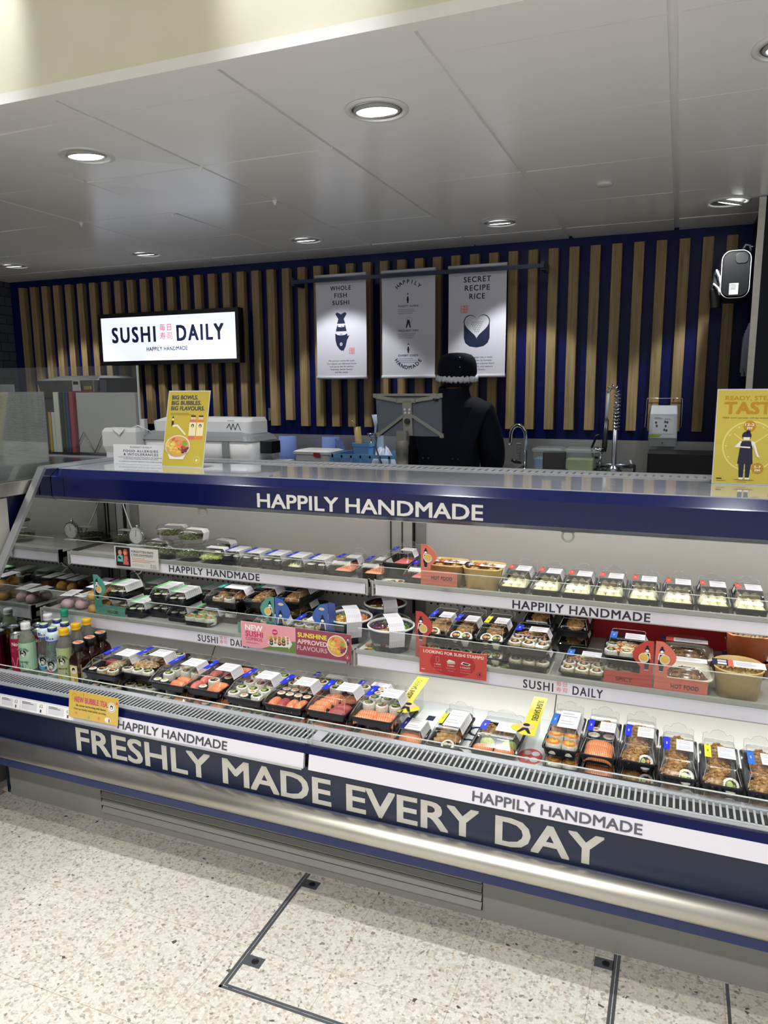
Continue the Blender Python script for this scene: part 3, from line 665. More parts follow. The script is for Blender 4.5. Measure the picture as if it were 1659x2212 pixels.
    if kind == 'crunchw': return put('crispy_topping', food(kind, lambda: flakes(0.10, 0.07, 0.016, 240, [ONION, GREYF], 5, base=0.020)))
    if kind == 'sesametop': return put('sesame_topping', food(kind, lambda: flakes(0.05, 0.12, 0.014, 240, [GREYF, ONION], 8, (0.003, 0.007), 'sesame_topping', 0.02)))
    if kind == 'mayotop': return put('spicy_mayo_topping', food(kind, lambda: flakes(0.10, 0.035, 0.012, 110, [ORANGEM, PASTRY], 12, (0.005, 0.011), 'spicy_mayo_topping', 0.022)))
    if kind == 'avotop': return put('avocado_slices', food(kind, lambda: slab(0.042, 0.030, 0.006, 0.018, AVO, 'avocado_slices')))
    if kind == 'katsu': return put('breaded_cutlet', food(kind, lambda: slab(0.075, 0.022, 0.010, 0.012, ONION, 'breaded_cutlet', 0.004)))
    if kind == 'squash':
        o = put('squash_roll', food(kind, lambda: roll(0.0215, 0.030, RICE, ORANGEM, [(MANGO, 0.6, 0, 0), (ONION, 0.3, 0.1, 0.1)], 'squash_roll'))); return o
    if kind == 'wakame': return put('seaweed_salad', food(kind, lambda: flakes(0.106, 0.106, 0.012, 420, [WAKAME], 21, (0.005, 0.012), 'seaweed_salad', 0.022)))
    if kind == 'edamame': return put('edamame_beans', food(kind, lambda: flakes(0.104, 0.104, 0.010, 260, [EDAM], 22, (0.008, 0.011), 'edamame_beans', 0.020)))
    if kind == 'noodles': return put('fried_noodles', food(kind, lambda: flakes(0.11, 0.11, 0.022, 420, [NOODLE, ONIOND], 25, (0.008, 0.022), 'fried_noodles', 0.012)))
    raise KeyError(kind)

# ------------------------------------------------------------------ packs
TEXTS = {}
def tray_mesh(w, d, h, m=None):
    k = ('tray', w, d, h, m)
    if k not in TEXTS:
        mb = MB(); a, b = w / 2, d / 2
        L = [rr(-a * .84, a * .84, -b * .90, b * .90, .008, 0), rr(-a * .93, a * .93, -b * .96, b * .96, .009, h - .004), rr(-a, a, -b, b, .010, h - .004), rr(-a, a, -b, b, .010, h),
             rr(-a * .92, a * .92, -b * .955, b * .955, .009, h), rr(-a * .84, a * .84, -b * .90, b * .90, .008, .004 + max(0, h - .03))]
        mb.loft(L); TEXTS[k] = mb.mesh('tray', [m or TRAY])
    return TEXTS[k]
def lid_dims(w, d): return (-w * .37, w * .37, -d * .33, d * .38)
def lid_mesh(w, d, h0, lh, tab):
    k = ('lid', w, d, h0, lh, tab)
    if k not in TEXTS:
        mb = MB(); a, b = w / 2, d / 2; x0, x1, y0, y1 = lid_dims(w, d)
        L = [rr(-a * .985, a * .985, -b * .99, b * .99, .010, h0 + .0006), rr(-a * .985, a * .985, -b * .99, b * .99, .010, h0 + .003), rr(-a * .90, a * .90, -b * .95, b * .955, .009, h0 + .004),
             rr(-a * .87, a * .87, -b * .91, b * .93, .010, h0 + lh * .35), rr(x0 - .002, x1 + .002, y0 - .002, y1 + .002, .010, h0 + lh - .002), rr(x0, x1, y0, y1, .009, h0 + lh)]
        mb.loft(L, 0, False, True)
        for sx in (-1, 1):   # moulded corner ribs of the front slope
            for q in (0.55, 0.66):
                mb.tube([(sx * a * q, -b * .93, h0 + lh * .30), (sx * a * q * .93, -b * .80, h0 + lh * .62), (sx * a * q * .90, y0 + .004, h0 + lh * .92)], .0011, 6)
        if tab:
            p = [(-a * .80, 0), (-a * .80, .020), (-a * .62, .024), (-a * .45, .020), (-a * .3, .030), (0, .034), (a * .3, .030), (a * .45, .020), (a * .62, .024), (a * .80, .020), (a * .80, 0)]
            mb.prism(p, lambda u, v, t: (u, b * .94 - t + v * .25, h0 + .012 + v), .0010)
            mb.tube([(u, b * .94 + v * .25, h0 + .012 + v) for u, v in p], .0007, 5, 1)
        mb.tube([(u, v, h0 + lh) for u, v, _ in rr(x0, x1, y0, y1, .009, 0)], .0007, 5, 1, True, True)
        for sx in (-1, 1):
            mb.tube([(sx * a * .90, -b * .94, h0 + .004), (sx * a * .865, -b * .90, h0 + lh * .35), (sx * (x1 - .002), y0 + .003, h0 + lh)], .0008, 5, 1)
        TEXTS[k] = mb.mesh('lid', [CLEAR, LID_HIGHLIGHT])
    return TEXTS[k]
def label_mesh(w, d, h0, lh, style, seed):
    """printed sleeve over the lid: flat on top, folded down the right side"""
    k = ('label', w, d, h0, lh, style, seed % 3)
    if k not in TEXTS:
        x0, x1, y0, y1 = lid_dims(w, d); a = w / 2
        fold = [(x0, h0 + lh + .0008), (x1, h0 + lh + .0008), (a * .885 + .001, h0 + lh * .34), (a * .93, h0 + .006), (a * 1.02, h0 + .001), (a * 1.03, h0 - .02)]
        def fn(u, v, n):
            s = u
            for (xa, za), (xb, zb) in zip(fold, fold[1:]):
                l = math.hypot(xb - xa, zb - za)
                if s <= l or (xb, zb) == fold[-1]:
                    t = s / l; nx, nz = -(zb - za) / l, (xb - xa) / l
                    return (xa + (xb - xa) * t + nx * n, v, za + (zb - za) * t + nz * n)
                s -= l
        A = Art(); A.fn = fn; top = x1 - x0; l1 = math.hypot(fold[2][0] - fold[1][0], fold[2][1] - fold[1][1]); l2 = math.hypot(fold[3][0] - fold[2][0], fold[3][1] - fold[2][1])
        segs = [0, top, top + l1, top + l1 + l2]
        def band(u0, u1, v0, v1, col, kk):
            cuts = sorted([u0, u1] + [q for q in segs if u0 < q < u1])
            for p, q in zip(cuts, cuts[1:]): A.rect(p + 1e-6, v0, q - 1e-6, v1, col, kk)
        lx0 = {'blue': .42, 'wide': .24, 'mini': .20, 'red': .36, 'green': .20, 'teal': .22}.get(style, .42) * top
        va, vb = {'mini': (-.30, .42), 'green': (-.32, .44), 'wide': (-.16, .34), 'red': (-.05, .26)}.get(style, (-.09, .19)); va *= d; vb *= d
        end = top + l1 + (l2 * .8 if style not in ('mini', 'green') else l2)
        band(lx0, end, va, vb, '#eceaf0' if style not in ('mini', 'green') else '#dfdfe2', 0)
        rd = random.Random(seed)
        n = 5
        for i in range(n):
            v = vb - (vb - va) * (0.16 + 0.15 * i); ww = (top - lx0) * (0.55 + 0.25 * rd.random())
            if i in (0, 1, 3, 4): A.rect(lx0 + .005, v - (vb - va) * .035, lx0 + .005 + ww, v, '#a3a1ac', 1)
        for i in range(7):
            v = vb - (vb - va) * (0.10 + 0.12 * i); band(top + .003, top + l1 - .002, v - (vb - va) * .04, v, '#c2c1ca', 1)
        TEXTS[k] = A.mesh('label', PRINT)
    return TEXTS[k]
def tag_mesh(w, d, h0, lh, col, style):
    k = ('tag', w, d, h0, lh, col, style)
    if k not in TEXTS:
        x0, x1, y0, y1 = lid_dims(w, d); A = Art((0, 0, h0 + lh + .0009), (1, 0, 0), (0, 1, 0))
        wd = .016 if w < .13 else .020
        va, vb = {'mini': (-.30, .42), 'green': (-.32, .44), 'red': (.02, .26)}.get(style, (-.12, .21)); va *= d; vb *= d
        xa = x0 - .002; A.rect(xa, va, xa + wd, vb, col, 0)
        fg = '#d9dcf5' if col not in ('#e8e03a',) else '#5b5a20'
        m = (va + vb) / 2
        for q in range(3): A.rect(xa + wd * .40, m - .006 + q * .005, xa + wd * .62, m - .003 + q * .005, fg, 1)
        A.poly([(xa + wd * .2, vb - .004), (xa + wd * .6, vb - .001), (xa + wd * .75, vb - .006), (xa + wd * .45, vb - .005)], '#1c2038', 1)
        if style == 'red':   # navy flap folded over the left edge
            A.fn = lambda u, v, n: (x0 - .001 - n - u * .35, v, h0 + lh + .0009 - u); A.rect(0, va - .01, lh * .8, vb, '#20284a', 0); A.rect(.004, va, lh * .6, vb - .02, '#d9d9e2', 1)
        TEXTS[k] = A.mesh('tag', PRINT)
    return TEXTS[k]
BLUE = '#2236d8'; LBLUE = '#2f73d6'; YEL = '#e8e03a'; GRN = '#6fcf7a'; TEAL = '#2f9c90'; CORAL = '#e8604f'
PKN = {}
def pack(label, x, y, z, w, d, foods, style='blue', tagc=BLUE, tab=False, th=.026, lh=.030, rz=0.0, group=None, cat='sushi pack', name='sushi_pack', tray=None):
    """clear-lidded tray; x,y is the front left corner of its rim, z the surface it stands on"""
    cx, cy = x + w / 2 * math.cos(rz) - d / 2 * math.sin(rz), y + w / 2 * math.sin(rz) + d / 2 * math.cos(rz)
    t = thing(name, label, cat, (cx, cy, z), rz, group)
    seed = int(abs(cx * 971 + cy * 577 + z * 331)) + 1; rd = random.Random(seed)
    obj('tray', tray_mesh(w, d, th, tray), t, (0, 0, 0), False)
    for f in foods:
        kd, fx, fy = f[0], f[1], f[2]; rz2 = f[3] if len(f) > 3 else 0.0
        foodpiece(kd, t, fx, fy, .0055 + max(0, th - .03), rz2 + rd.uniform(-.08, .08), f[4] if len(f) > 4 else 0.0)
    obj('lid', lid_mesh(w, d, th, lh, tab), t, (0, 0, 0), False)
    if style: tag(obj('label', label_mesh(w, d, th, lh, style, seed), t, (0, 0, 0), False), 'white printed label')
    if tagc: obj('tag', tag_mesh(w, d, th, lh, tagc, style), t, (0, 0, 0), False)
    return t
def grid(kinds, cols, rows, dx, dy, x0=0.0, y0=0.0, rz=0.0):
    out = []
    for r in range(rows):
        for c in range(cols):
            kd = kinds[(r * cols + c) % len(kinds)]
            if kd: out.append((kd, x0 + (c - (cols - 1) / 2) * dx, y0 + (r - (rows - 1) / 2) * dy, rz))
    return out
F_ROW = lambda kd, n, y, dx, rz=PI / 2: [(kd, (i - (n - 1) / 2) * dx, y, rz) for i in range(n)]
PW, PD = .145, .235
MIX1 = F_ROW('maki', 1, -.085, 0) + [('maki', -.045, -.09), ('urasesame', -.005, -.085), ('urasesame', .040, -.085), ('sesametop', .01, -.03), ('tuna', -.035, .0, 0), ('tuna', .03, .02, 0)] + F_ROW('uragreen', 3, .085, .043)
MIX2 = [('crunchw', -.01, -.035), ('ura', -.045, -.088), ('uragreen', 0, -.088), ('uragreen', .044, -.088), ('crunchw', 0, .04), ('salmon', .03, .03, 0)] + F_ROW('uragreen', 3, .09, .043)
MIX3 = [('cucmaki', -.05, -.092), ('cucmaki', -.02, -.094), ('salmon', .03, -.085, 0), ('salmon', .03, -.052, 0)] + F_ROW('uragreen', 3, -.04, .043)[:1] + F_ROW('ura', 3, .0, .043) + F_ROW('uragreen', 2, .045, .043) + [('sesametop', -.03, .07)]
MIX4 = [('pink', -.045, -.075, PI / 2), ('maki', -.008, -.092), ('salmon', .035, -.085, 0), ('salmon', .035, -.052, 0), ('pink', -.045, -.02, PI / 2), ('pink', -.045, .035, PI / 2), ('ura', .0, -.04), ('maki', .03, .0), ('tuna', .0, .05, PI / 2), ('salmon', .045, .09, 0), ('tuna', -.03, .092, 0)]
MIX5 = F_ROW('uragreen', 3, -.088, .045)[:1] + [('maki', -.003, -.094), ('uragreen', .04, -.086), ('maki', .008, -.062)] + F_ROW('uragreen', 3, -.042, .043) + F_ROW('ura', 3, .004, .043) + F_ROW('uragreen', 3, .048, .043) + F_ROW('uragreen', 3, .092, .043)
MIX6 = [('salmon', -.042, -.08, PI / 2), ('tuna', -.010, -.08, PI / 2), ('prawn', .022, -.08, PI / 2), ('prawn', .050, -.075, PI / 2)] + F_ROW('maki', 4, -.03, .031) + F_ROW('maki', 4, .005, .031) + F_ROW('urasesame', 3, .05, .043) + F_ROW('urasesame', 3, .092, .043)
MIX7 = [('salmon', -.040, -.085, 0.25), ('salmon', -.038, -.052, 0.25), ('sashimi', -.035, -.018, 0.3), ('sashimi', -.03, .015, 0.3), ('tuna', .032, -.088, 0.15), ('tuna', .034, -.055, 0.15), ('uragreen', -.045, .06), ('sashimi', .03, .02, .3)] + F_ROW('ura', 3, .095, .043)
MIX8 = [('sashimi', -.03, -.088, 0.2), ('sashimi', .032, -.088, 0.2), ('sashimi', -.03, -.060, 0.2), ('sashimi', .032, -.060, 0.2), ('uragreen', -.045, -.015), ('ura', .0, -.018), ('uragreen', .043, -.012)] + F_ROW('uragreen', 3, .03, .043) + F_ROW('maki', 4, .068, .031) + F_ROW('maki', 4, .098, .031)
WELL = [(-1.905, 1.885, MIX1, 'platter of dark maki and sesame rolls with tuna, beside the amber drink bottles'),
        (-1.787, 1.925, MIX2, 'platter topped with crispy onions and avocado rolls, second from the amber bottles'),
        (-1.622, 1.890, MIX3, 'platter with cucumber maki and two salmon nigiri in front'),
        (-1.478, 1.893, MIX4, 'platter with red tuna nigiri left and salmon right'),
        (-1.315, 1.880, MIX5, 'platter full of green avocado rolls without nigiri'),
        (-1.169, 1.876, MIX6, 'platter with salmon, tuna and prawn nigiri before rows of maki'),
        (-1.022, 1.884, MIX7, 'platter with thick salmon slices and dark red tuna nigiri, by the clear guard end'),
        (-.874, 1.888, MIX8, 'platter of salmon sashimi and rolls next to the yellow divider')]
for i, (x, y, fd, lb) in enumerate(WELL):
    w = .150 if i in (0, 1, 2) else .142
    pack('lower tray under the ' + lb.split(',')[0], x + .004, y + .004, DECK, w, PD, fd[:6], 'blue', BLUE, th=.026, lh=.034, group='large platters stacked in the well', cat='sushi platter', name='sushi_platter')
    pack('upper large ' + lb.split(', second')[0].split(', by the')[0], x, y, DECK + .0605, w, PD, fd, 'blue', BLUE, th=.026, lh=.034, group='large platters stacked in the well', cat='sushi platter', name='sushi_platter')
pack('sesame roll platter lying behind the others under the pink posters', -1.165, 2.145, DECK + .002, .150, .11, F_ROW('urasesame', 3, -.02, .043) + F_ROW('uragreen', 3, .025, .043), 'blue', BLUE, th=.026, lh=.034, cat='sushi platter', name='sushi_platter')
pack('maki and salmon platter standing behind the sashimi platter', -.985, 2.13, DECK + .002, .145, .12, [('sashimi', -.03, -.04, .2), ('sashimi', .03, -.04, .2)] + F_ROW('uragreen', 3, .0, .043) + F_ROW('maki', 3, .035, .031), 'blue', BLUE, th=.026, lh=.034, cat='sushi platter', name='sushi_platter')
# right half of the well: narrow clear packs
RW, RD = .097, .225
CR = lambda front: [(front, .020, -.075, 0, 0.85), ('crunchs', -.014, -.078), ('crunch', -.002, .0), ('crunchs', 0, .085)]
pack('small salmon pack with a navy tag, front right of the yellow divider', -.738, 1.918, DECK, .088, .105, [('salmonbig', 0, -.018, 0), ('tuna', .0, .03, 0)], 'mini', '#27307e', th=.022, lh=.030)
pack('katsu roll pack with a yellow tag beside the small salmon pack', -.640, 1.918, DECK, RW, .225, [('ura', .018, -.088, 0, .5), ('katsu', .0, -.052, 0.2), ('katsu', .0, -.025, 0.2), ('katsu', .005, .0, 0.2), ('crunchs', .01, .075), ('katsu', .0, .04, .2)], 'wide', YEL, True)
pn = pack('wide salmon and avocado pack marked NEW between the two yellow dividers', -.516, 1.936, DECK, .143, .195, [('salmon', -.033, -.066, 0.1), ('salmon', .030, -.066, 0.1), ('avotop', -.03, -.02, .2), ('avotop', .035, -.02, .2), ('crunchs', -.035, .045), ('crunchs', .03, .05)], 'blue', '#2a40c8', True)
A = Art((0, 0, .0572), (1, 0, 0), (0, 1, 0)); A.text('NEW', -.028, -.052, .0085, '#f2f2f2', 0, 'c', .026, 1.1, .02); A.build('lettering', pn, PRINT, loc=(0, 0, 0), world=False)
RIGHT = [(-.300, 1.912, [('squash', -.020, -.085), ('squash', .024, -.085), ('squash', -.020, -.035), ('squash', .024, -.035), ('squash', -.020, .015), ('squash', .024, .015), ('crunchs', 0, .07)], 'wide', LBLUE, 'squash roll pack with light blue tag, beside the right yellow divider'),
         (-.199, 1.910, [('salmonbig', 0, -.078, 0), ('salmonbig', .0, -.045, 0), ('onigiri', -.02, -.0), ('onigiri', .02, .0), ('maki', -.02, .045), ('crunchs', .01, .08)], 'blue', BLUE, 'striped salmon nigiri pack in the right half of the well'),
         (-.098, 1.914, CR('ura'), 'blue', BLUE, 'crispy onion roll pack right of the striped salmon pack'),
         (.002, 1.872, CR('uragreen'), 'blue', BLUE, 'crispy roll pack with blue tag left of the yellow tagged one'),
         (.103, 1.866, CR('uragreen'), 'blue', YEL, 'crispy onion roll pack with a yellow tag at the right'),
         (.205, 1.866, CR('uragreen'), 'blue', LBLUE, 'crispy roll pack with light blue tag at the right edge')]
for x, y, fd, st, tc, lb in RIGHT:
    pack('lower tray under the ' + lb, x + .003, y + .004, DECK, RW, RD, fd[:4], 'blue', None, False, group='narrow packs stacked in the well')
    pack('upper ' + lb, x, y, DECK + .0565, RW, RD, fd, st, tc, True, group='narrow packs stacked in the well')
# upper shelf
for i, x in enumerate((-.518, -.415, -.316, -.218, -.117, -.017, .082, .181)):
    g_ = [('gyoza', dx, dy, PI / 2 + .2 * (dx > 0) - .2 * (dx < 0)) for dy in (-.070, .0, .065) for dx in (-.026, .0, .026)]
    o = pack('%s gyoza pack from the kraft bowls along the upper shelf' % ('first second third fourth fifth sixth seventh eighth'.split()[i]), x, 2.292 - (i % 3) * .003, SH1, .096, .225, g_, 'red', CORAL, True, th=.027, lh=.032, group='gyoza packs on the upper shelf', cat='dumpling pack', name='gyoza_pack')
for i, x in enumerate((-1.612, -1.520, -1.427, -1.334, -1.240)):
    fd = [('onigiri', -.022, -.03), ('onigiri', .022, -.03), ('onigiri', -.022, .02), ('onigiri', .022, .02)] if i != 3 else [('gyoza', 0, -.03, 0), ('gyoza', 0, .01, 0)]
    pack('%s from the edamame bowl on the upper shelf' % ('first small dark roll pack', 'second small dark roll pack', 'third small dark roll pack', 'small pale filled pack, fourth', 'fifth small dark roll pack')[i], x, 2.318 - i * .004, SH1, .090, .125, fd, 'mini', '#2b3cc0', False, th=.022, lh=.030, group='small dark roll packs on the upper shelf')
for i, (x, kd, lb) in enumerate(((-1.148, 'sashimi', 'salmon sashimi pack next to the small dark packs'), (-1.032, 'sashimi', 'salmon sashimi pack left of the shelf joint'), (-.948, 'sashimipink', 'pink sashimi pack across the shelf joint'), (-.856, 'sashimipink', 'pink sashimi pack behind the hot food card'))):
    z = SH1; y = 2.305 + (.045 if i == 2 else 0)
    pack(lb + ' on the upper shelf', x, y, z, .104, .185 if i != 2 else .17, [(kd, .005, -.055, .3), (kd, .008, -.028, .3), (kd, .01, .0, .3), (kd, .01, .03, .3)], 'blue', BLUE, True, th=.024 if i != 2 else .058, lh=.031, group='sashimi packs on the upper shelf')
# lower shelf, left module
def mini(lb, x, y, z, fd, st='green', tc=GRN, w=.088, d=.13): return pack(lb, x, y, z, w, d, fd, st, tc, False, th=.024, lh=.031, group='veggie roll packs on the lower shelf')
V4 = [('cucmaki', -.022, -.035), ('onigiri', .018, -.035), ('cucmaki', -.022, .0), ('cucmaki', .018, .0), ('onigiri', 0, .035)]
T2 = SH2 + .0555
mini('lower green tagged pack behind the left veggie card', -2.028, 2.165, SH2, V4); mini('upper green tagged pack beside the left veggie card', -2.034, 2.165, T2, V4)
mini('low green tagged pack between the stacked veggie packs', -1.935, 2.150, SH2, V4)
mini('lower green tagged pack under the middle veggie stack', -1.850, 2.185, SH2, V4); mini('upper green tagged pack in the middle veggie stack', -1.848, 2.19, T2, V4)
mini('lower green tagged pack of the third veggie stack', -1.752, 2.165, SH2, V4); mini('upper green tagged pack of the third veggie stack', -1.754, 2.165, T2, V4)
mini('green tagged pack at the back left near the loose cables', -2.07, 2.40, SH2, V4)
mini('green tagged pack at the back behind the middle veggie stack', -1.955, 2.37, SH2, V4); mini('green tagged pack at the back, third from the cables', -1.80, 2.40, SH2, V4)
mini('green tagged pack with a loose label right of the third stack', -1.665, 2.335, SH2, V4)
pack('open faced rice paper roll pack on the lower shelf', -1.665, 2.150, SH2, .125, .16, F_ROW('summer', 3, -.05, .042) + F_ROW('summer', 2, .0, .042), 'blue', GRN, False, th=.018, lh=.034)
WID = [('urasesame', -.03, -.06), ('ura', .02, -.06), ('crunchs', -.03, -.02), ('crunchs', .03, .0), ('crunchs', -.02, .05), ('crunchs', .03, .06)]
pack('lower noodle topped pack under the teal tagged one', -1.618, 2.215, SH2, .150, .20, WID[:3], 'teal', TEAL); pack('upper crispy topped pack with teal tag left of the teal veggie card', -1.620, 2.215, T2 + .001, .150, .20, WID, 'teal', TEAL)
pack('lower crispy topped pack behind the blue card', -1.475, 2.26, SH2, .105, .23, WID[2:4], 'teal', TEAL); pack('upper crispy topped pack with teal tag behind the blue card', -1.475, 2.255, T2 + .001, .105, .23, [('crunch', 0, -.03), ('crunchs', 0, .07)], 'teal', TEAL)
pack('lower tray under the long dark noodle pack', -1.362, 2.302, SH2, .11, .24, [('crunch', 0, -.02)], 'teal', None); pack('long dark noodle pack with teal tag at the back of the lower shelf', -1.365, 2.30, T2 + .001, .11, .24, [('crunch', 0, -.02), ('crunchs', 0, -.07)], 'teal', TEAL)
pack('salmon roll pack right of the first blue card', -1.372, 2.128, SH2, .130, .165, F_ROW('salmon', 3, -.05, .036) + F_ROW('urasesame', 3, .01, .042), 'blue', BLUE)
pack('prawn roll pack behind the second blue card', -1.233, 2.125, SH2, .125, .20, F_ROW('prawn', 3, -.065, .036) + F_ROW('urasesame', 3, .0, .042) + F_ROW('uragreen', 3, .06, .042), 'blue', BLUE)
# lower shelf, right module: packs on a second tier
CT = SH2 + .0565
for x, y, tc, top, lb in ((-.742, 2.150, BLUE, 'katsu', 'cutlet topped roll pack next to the red spicy card'), (-.652, 2.140, BLUE, 'crunch', 'crispy roll pack second from the red spicy card'), (-.556, 2.150, YEL, 'crunch', 'crispy roll pack with yellow tag on the lower shelf')):
    fd = [('urasesame', -.012, -.075, 0, .5), ('ura', .02, -.078, 0, .5), ('crunch', 0, .0)] if top == 'crunch' else [('urasesame', 0, -.075, 0, .5), ('katsu', 0, -.035, .2), ('katsu', 0, -.01, .2), ('katsu', 0, .02, .2), ('katsu', 0, .05, .2), ('crunchs', 0, .085)]
    pack('lower tray under the ' + lb, x, y + .002, SH2, .095, .215, fd[:2], 'blue', None, group='roll packs right of the red card'); pack('upper ' + lb, x, y, CT, .095, .215, fd, 'blue', tc, True, group='roll packs right of the red card')
WR = F_ROW('urasesame', 3, -.055, .042) + F_ROW('urasesame', 3, -.01, .042) + [('mayotop', 0, .03)]
pack('lower tray under the wide sesame roll pack', -.449, 2.132, SH2, .130, .17, WR[:3], 'blue', None); pack('upper wide sesame roll pack with white label on the lower shelf', -.452, 2.130, CT, .130, .17, WR, 'blue', BLUE)
pack('lower tray behind the wide sesame roll pack', -.455, 2.37, SH2, .10, .2, [('crunch', 0, 0)], 'blue', None); pack('yellow tagged crispy pack at the back of the lower shelf', -.45, 2.365, CT, .10, .2, [('crunch', 0, 0)], 'wide', YEL)
pack('lower tray at the back before the red backing card', -.33, 2.345, SH2, .10, .2, [('crunch', 0, 0)], 'blue', None); pack('upper crispy roll pack at the back left of the red backing card', -.328, 2.34, CT, .10, .2, [('crunch', 0, -.02), ('crunchs', 0, .06)], 'wide', BLUE)
pack('low spicy roll pack between the wide sesame pack and the spicy card', -.290, 2.118, SH2 + .001, .132, .165, WR, 'blue', LBLUE)
pack('lower tray under the pale spicy roll pack', -.168, 2.155, SH2, .132, .19, WR[:2], 'blue', None)
pack('upper pale spicy roll pack behind the spicy card', -.170, 2.152, CT, .132, .19, F_ROW('ura', 3, -.055, .042) + [('mayotop', 0, -.05), ('mayotop', 0, .0)] + F_ROW('ura', 3, .0, .042), 'blue', LBLUE)

# ------------------------------------------------------------------ round salad bowls, kraft bowls, poke bowls, mochi boxes
def salad_bowl(lb, x, y, z, kd, lab=1, r=.060, h=.046):
    t = thing('salad_bowl', lb, 'salad bowl', (x, y, z), random.uniform(-.3, .3), 'clear round salad bowls on the upper shelf')
    k = ('sb', r, h)
    if k not in TEXTS:
        TEXTS[k] = MB().lathe([(0.0005, 0), (r * .72, 0), (r * .80, .004), (r * .97, h - .004), (r * 1.02, h - .003), (r * 1.02, h)], 28, cap0=True, cap1=False).mesh('bowl', [CLEAR])
        TEXTS[k + (1,)] = MB().lathe([(r * 1.03, h - .001), (r * 1.03, h + .003), (r * .95, h + .006), (r * .93, h + .011), (r * .5, h + .0125), (.0005, h + .013)], 28, cap0=False, cap1=True).mesh('lid', [CLEAR])
        A = Art((0, 0, 0)); fold = [(-r * .35, h + .0136), (r * .9, h + .0125), (r * 1.05, h + .001), (r * .95, h - .03)]
        for (xa, za), (xb, zb) in zip(fold, fold[1:]):
            A.fn = lambda u, v, n, xa=xa, za=za, xb=xb, zb=zb: (xa + (xb - xa) * u + .0006, v, za + (zb - za) * u + n + .0006)
            A.rect(0, -.020, 1, .020, '#e4e2e6', 0)
            if xa < 0:
                for q in range(4): A.rect(.1, -.013 + q * .008, .7, -.011 + q * .008, '#aeacb4', 1)
        TEXTS[k + (2,)] = A.mesh('label', PRINT)
    obj('bowl', TEXTS[k], t, (0, 0, 0), False); foodpiece(kd, t, 0, 0, .001); obj('lid', TEXTS[k + (1,)], t, (0, 0, 0), False)
    if lab: obj('label', TEXTS[k + (2,)], t, (0, 0, 0), False)
    return t
B2 = SH1 + .0605
salad_bowl('clear bowl with a label behind the anniversary card', -1.955, 2.400, SH1, 'wakame')
salad_bowl('empty looking clear bowl under the left stacked seaweed bowl', -1.875, 2.355, SH1, 'wakame', 0)
salad_bowl('left stacked seaweed salad bowl on the upper shelf', -1.905, 2.425, B2, 'wakame')
salad_bowl('seaweed salad bowl under the right stacked one', -1.765, 2.345, SH1, 'wakame', 0)
salad_bowl('right stacked seaweed salad bowl next to the edamame', -1.770, 2.385, B2, 'wakame')
salad_bowl('pale green edamame bowl beside the small dark packs', -1.655, 2.352, SH1, 'edamame')
salad_bowl('clear bowl at the back behind the edamame bowl', -1.705, 2.490, SH1, 'wakame')
salad_bowl('seaweed bowl standing alone by the mirrored end', -2.235, 2.52, SH1, 'wakame')
def kraft_bowl(lb, x, y, z, w, d, h, kd, m=None, r=.03, grp=None):
    t = thing('kraft_bowl', lb, 'food bowl', (x, y, z), 0, grp); a, b = w / 2, d / 2; mb = MB()
    L = [rr(-a * .82, a * .82, -b * .80, b * .80, r * .8, 0, 5), rr(-a * .97, a * .97, -b * .97, b * .97, r, h - .006, 5), rr(-a, a, -b, b, r, h - .004, 5), rr(-a, a, -b, b, r, h, 5), rr(-a * .95, a * .95, -b * .95, b * .95, r * .95, h, 5), rr(-a * .90, a * .90, -b * .90, b * .90, r * .9, h - .03, 5)]
    mb.loft(L, 0, True, True, True); mb.build('bowl', m or KRAFT, t, (0, 0, 0), False)
    for k in range(3): foodpiece('gyoza' if kd == 'gyoza' else 'crunchs', t, (k - 1) * w * .22, (k % 2) * .012 - .006, h - .032, .2 * k)
    MB().loft([rr(-a * .97, a * .97, -b * .97, b * .97, r, h + .0006, 5), rr(-a * .93, a * .93, -b * .93, b * .93, r * .9, h - .006, 5)], 0, False, True).build('lid_film', CLEAR, t, (0, 0, 0), False)
    A = Art(); fold = [(-a * .93, h - .03), (-a * 1.03, h + .0015), (a * 1.03, h + .0015), (a * .93, h - .03)]; bw = d * .17
    for i, ((xa, za), (xb, zb)) in enumerate(zip(fold, fold[1:])):
        A.fn = lambda u, v, n, xa=xa, za=za, xb=xb, zb=zb, i=i: (xa + (xb - xa) * u + (-n if i == 0 else n if i == 2 else 0), v, za + (zb - za) * u + (n if i == 1 else 0))
        if i == 1:
            A.rect(0, -bw, .30, bw, '#1d2444', 0); A.rect(.30, -bw, .40, bw, '#e0644f', 0); A.rect(.40, -bw, 1, bw, '#e9e7ec', 0)
            A.lines(.45, bw * .5, .4, bw * .16, 4, '#a9a7b0', 1)
            A.rect(.10, -bw * .7, .27, -bw * .1, '#d5d5de', 1); A.rect(.10, bw * .1, .27, bw * .7, '#b9bac8', 1)
        else: A.rect(0, -bw, 1, bw, '#1d2444' if i == 0 else '#e4e2e8', 0)
    A.build('label', t, PRINT, loc=(0, 0, 0), world=False); return t
kraft_bowl('kraft board hot food bowl half behind the upper hot food card', -.705, 2.372, SH1, .125, .125, .075, 'crunch')
kraft_bowl('kraft board hot food bowl next to the gyoza packs', -.577, 2.362, SH1, .132, .125, .075, 'crunch')
kraft_bowl('kraft bowl of dumplings with navy label strip at the right of the lower shelf', .197, 2.190, SH2, .132, .150, .088, 'gyoza', r=.062)
kraft_bowl('brown kraft bowl behind the dumpling bowl', .232, 2.36, SH2 + .0568, .13, .14, .080, 'gyoza', noise_mat('brown_board', [(0.3, '#a8562f'), (0.7, '#b9663b')], 40), r=.06)
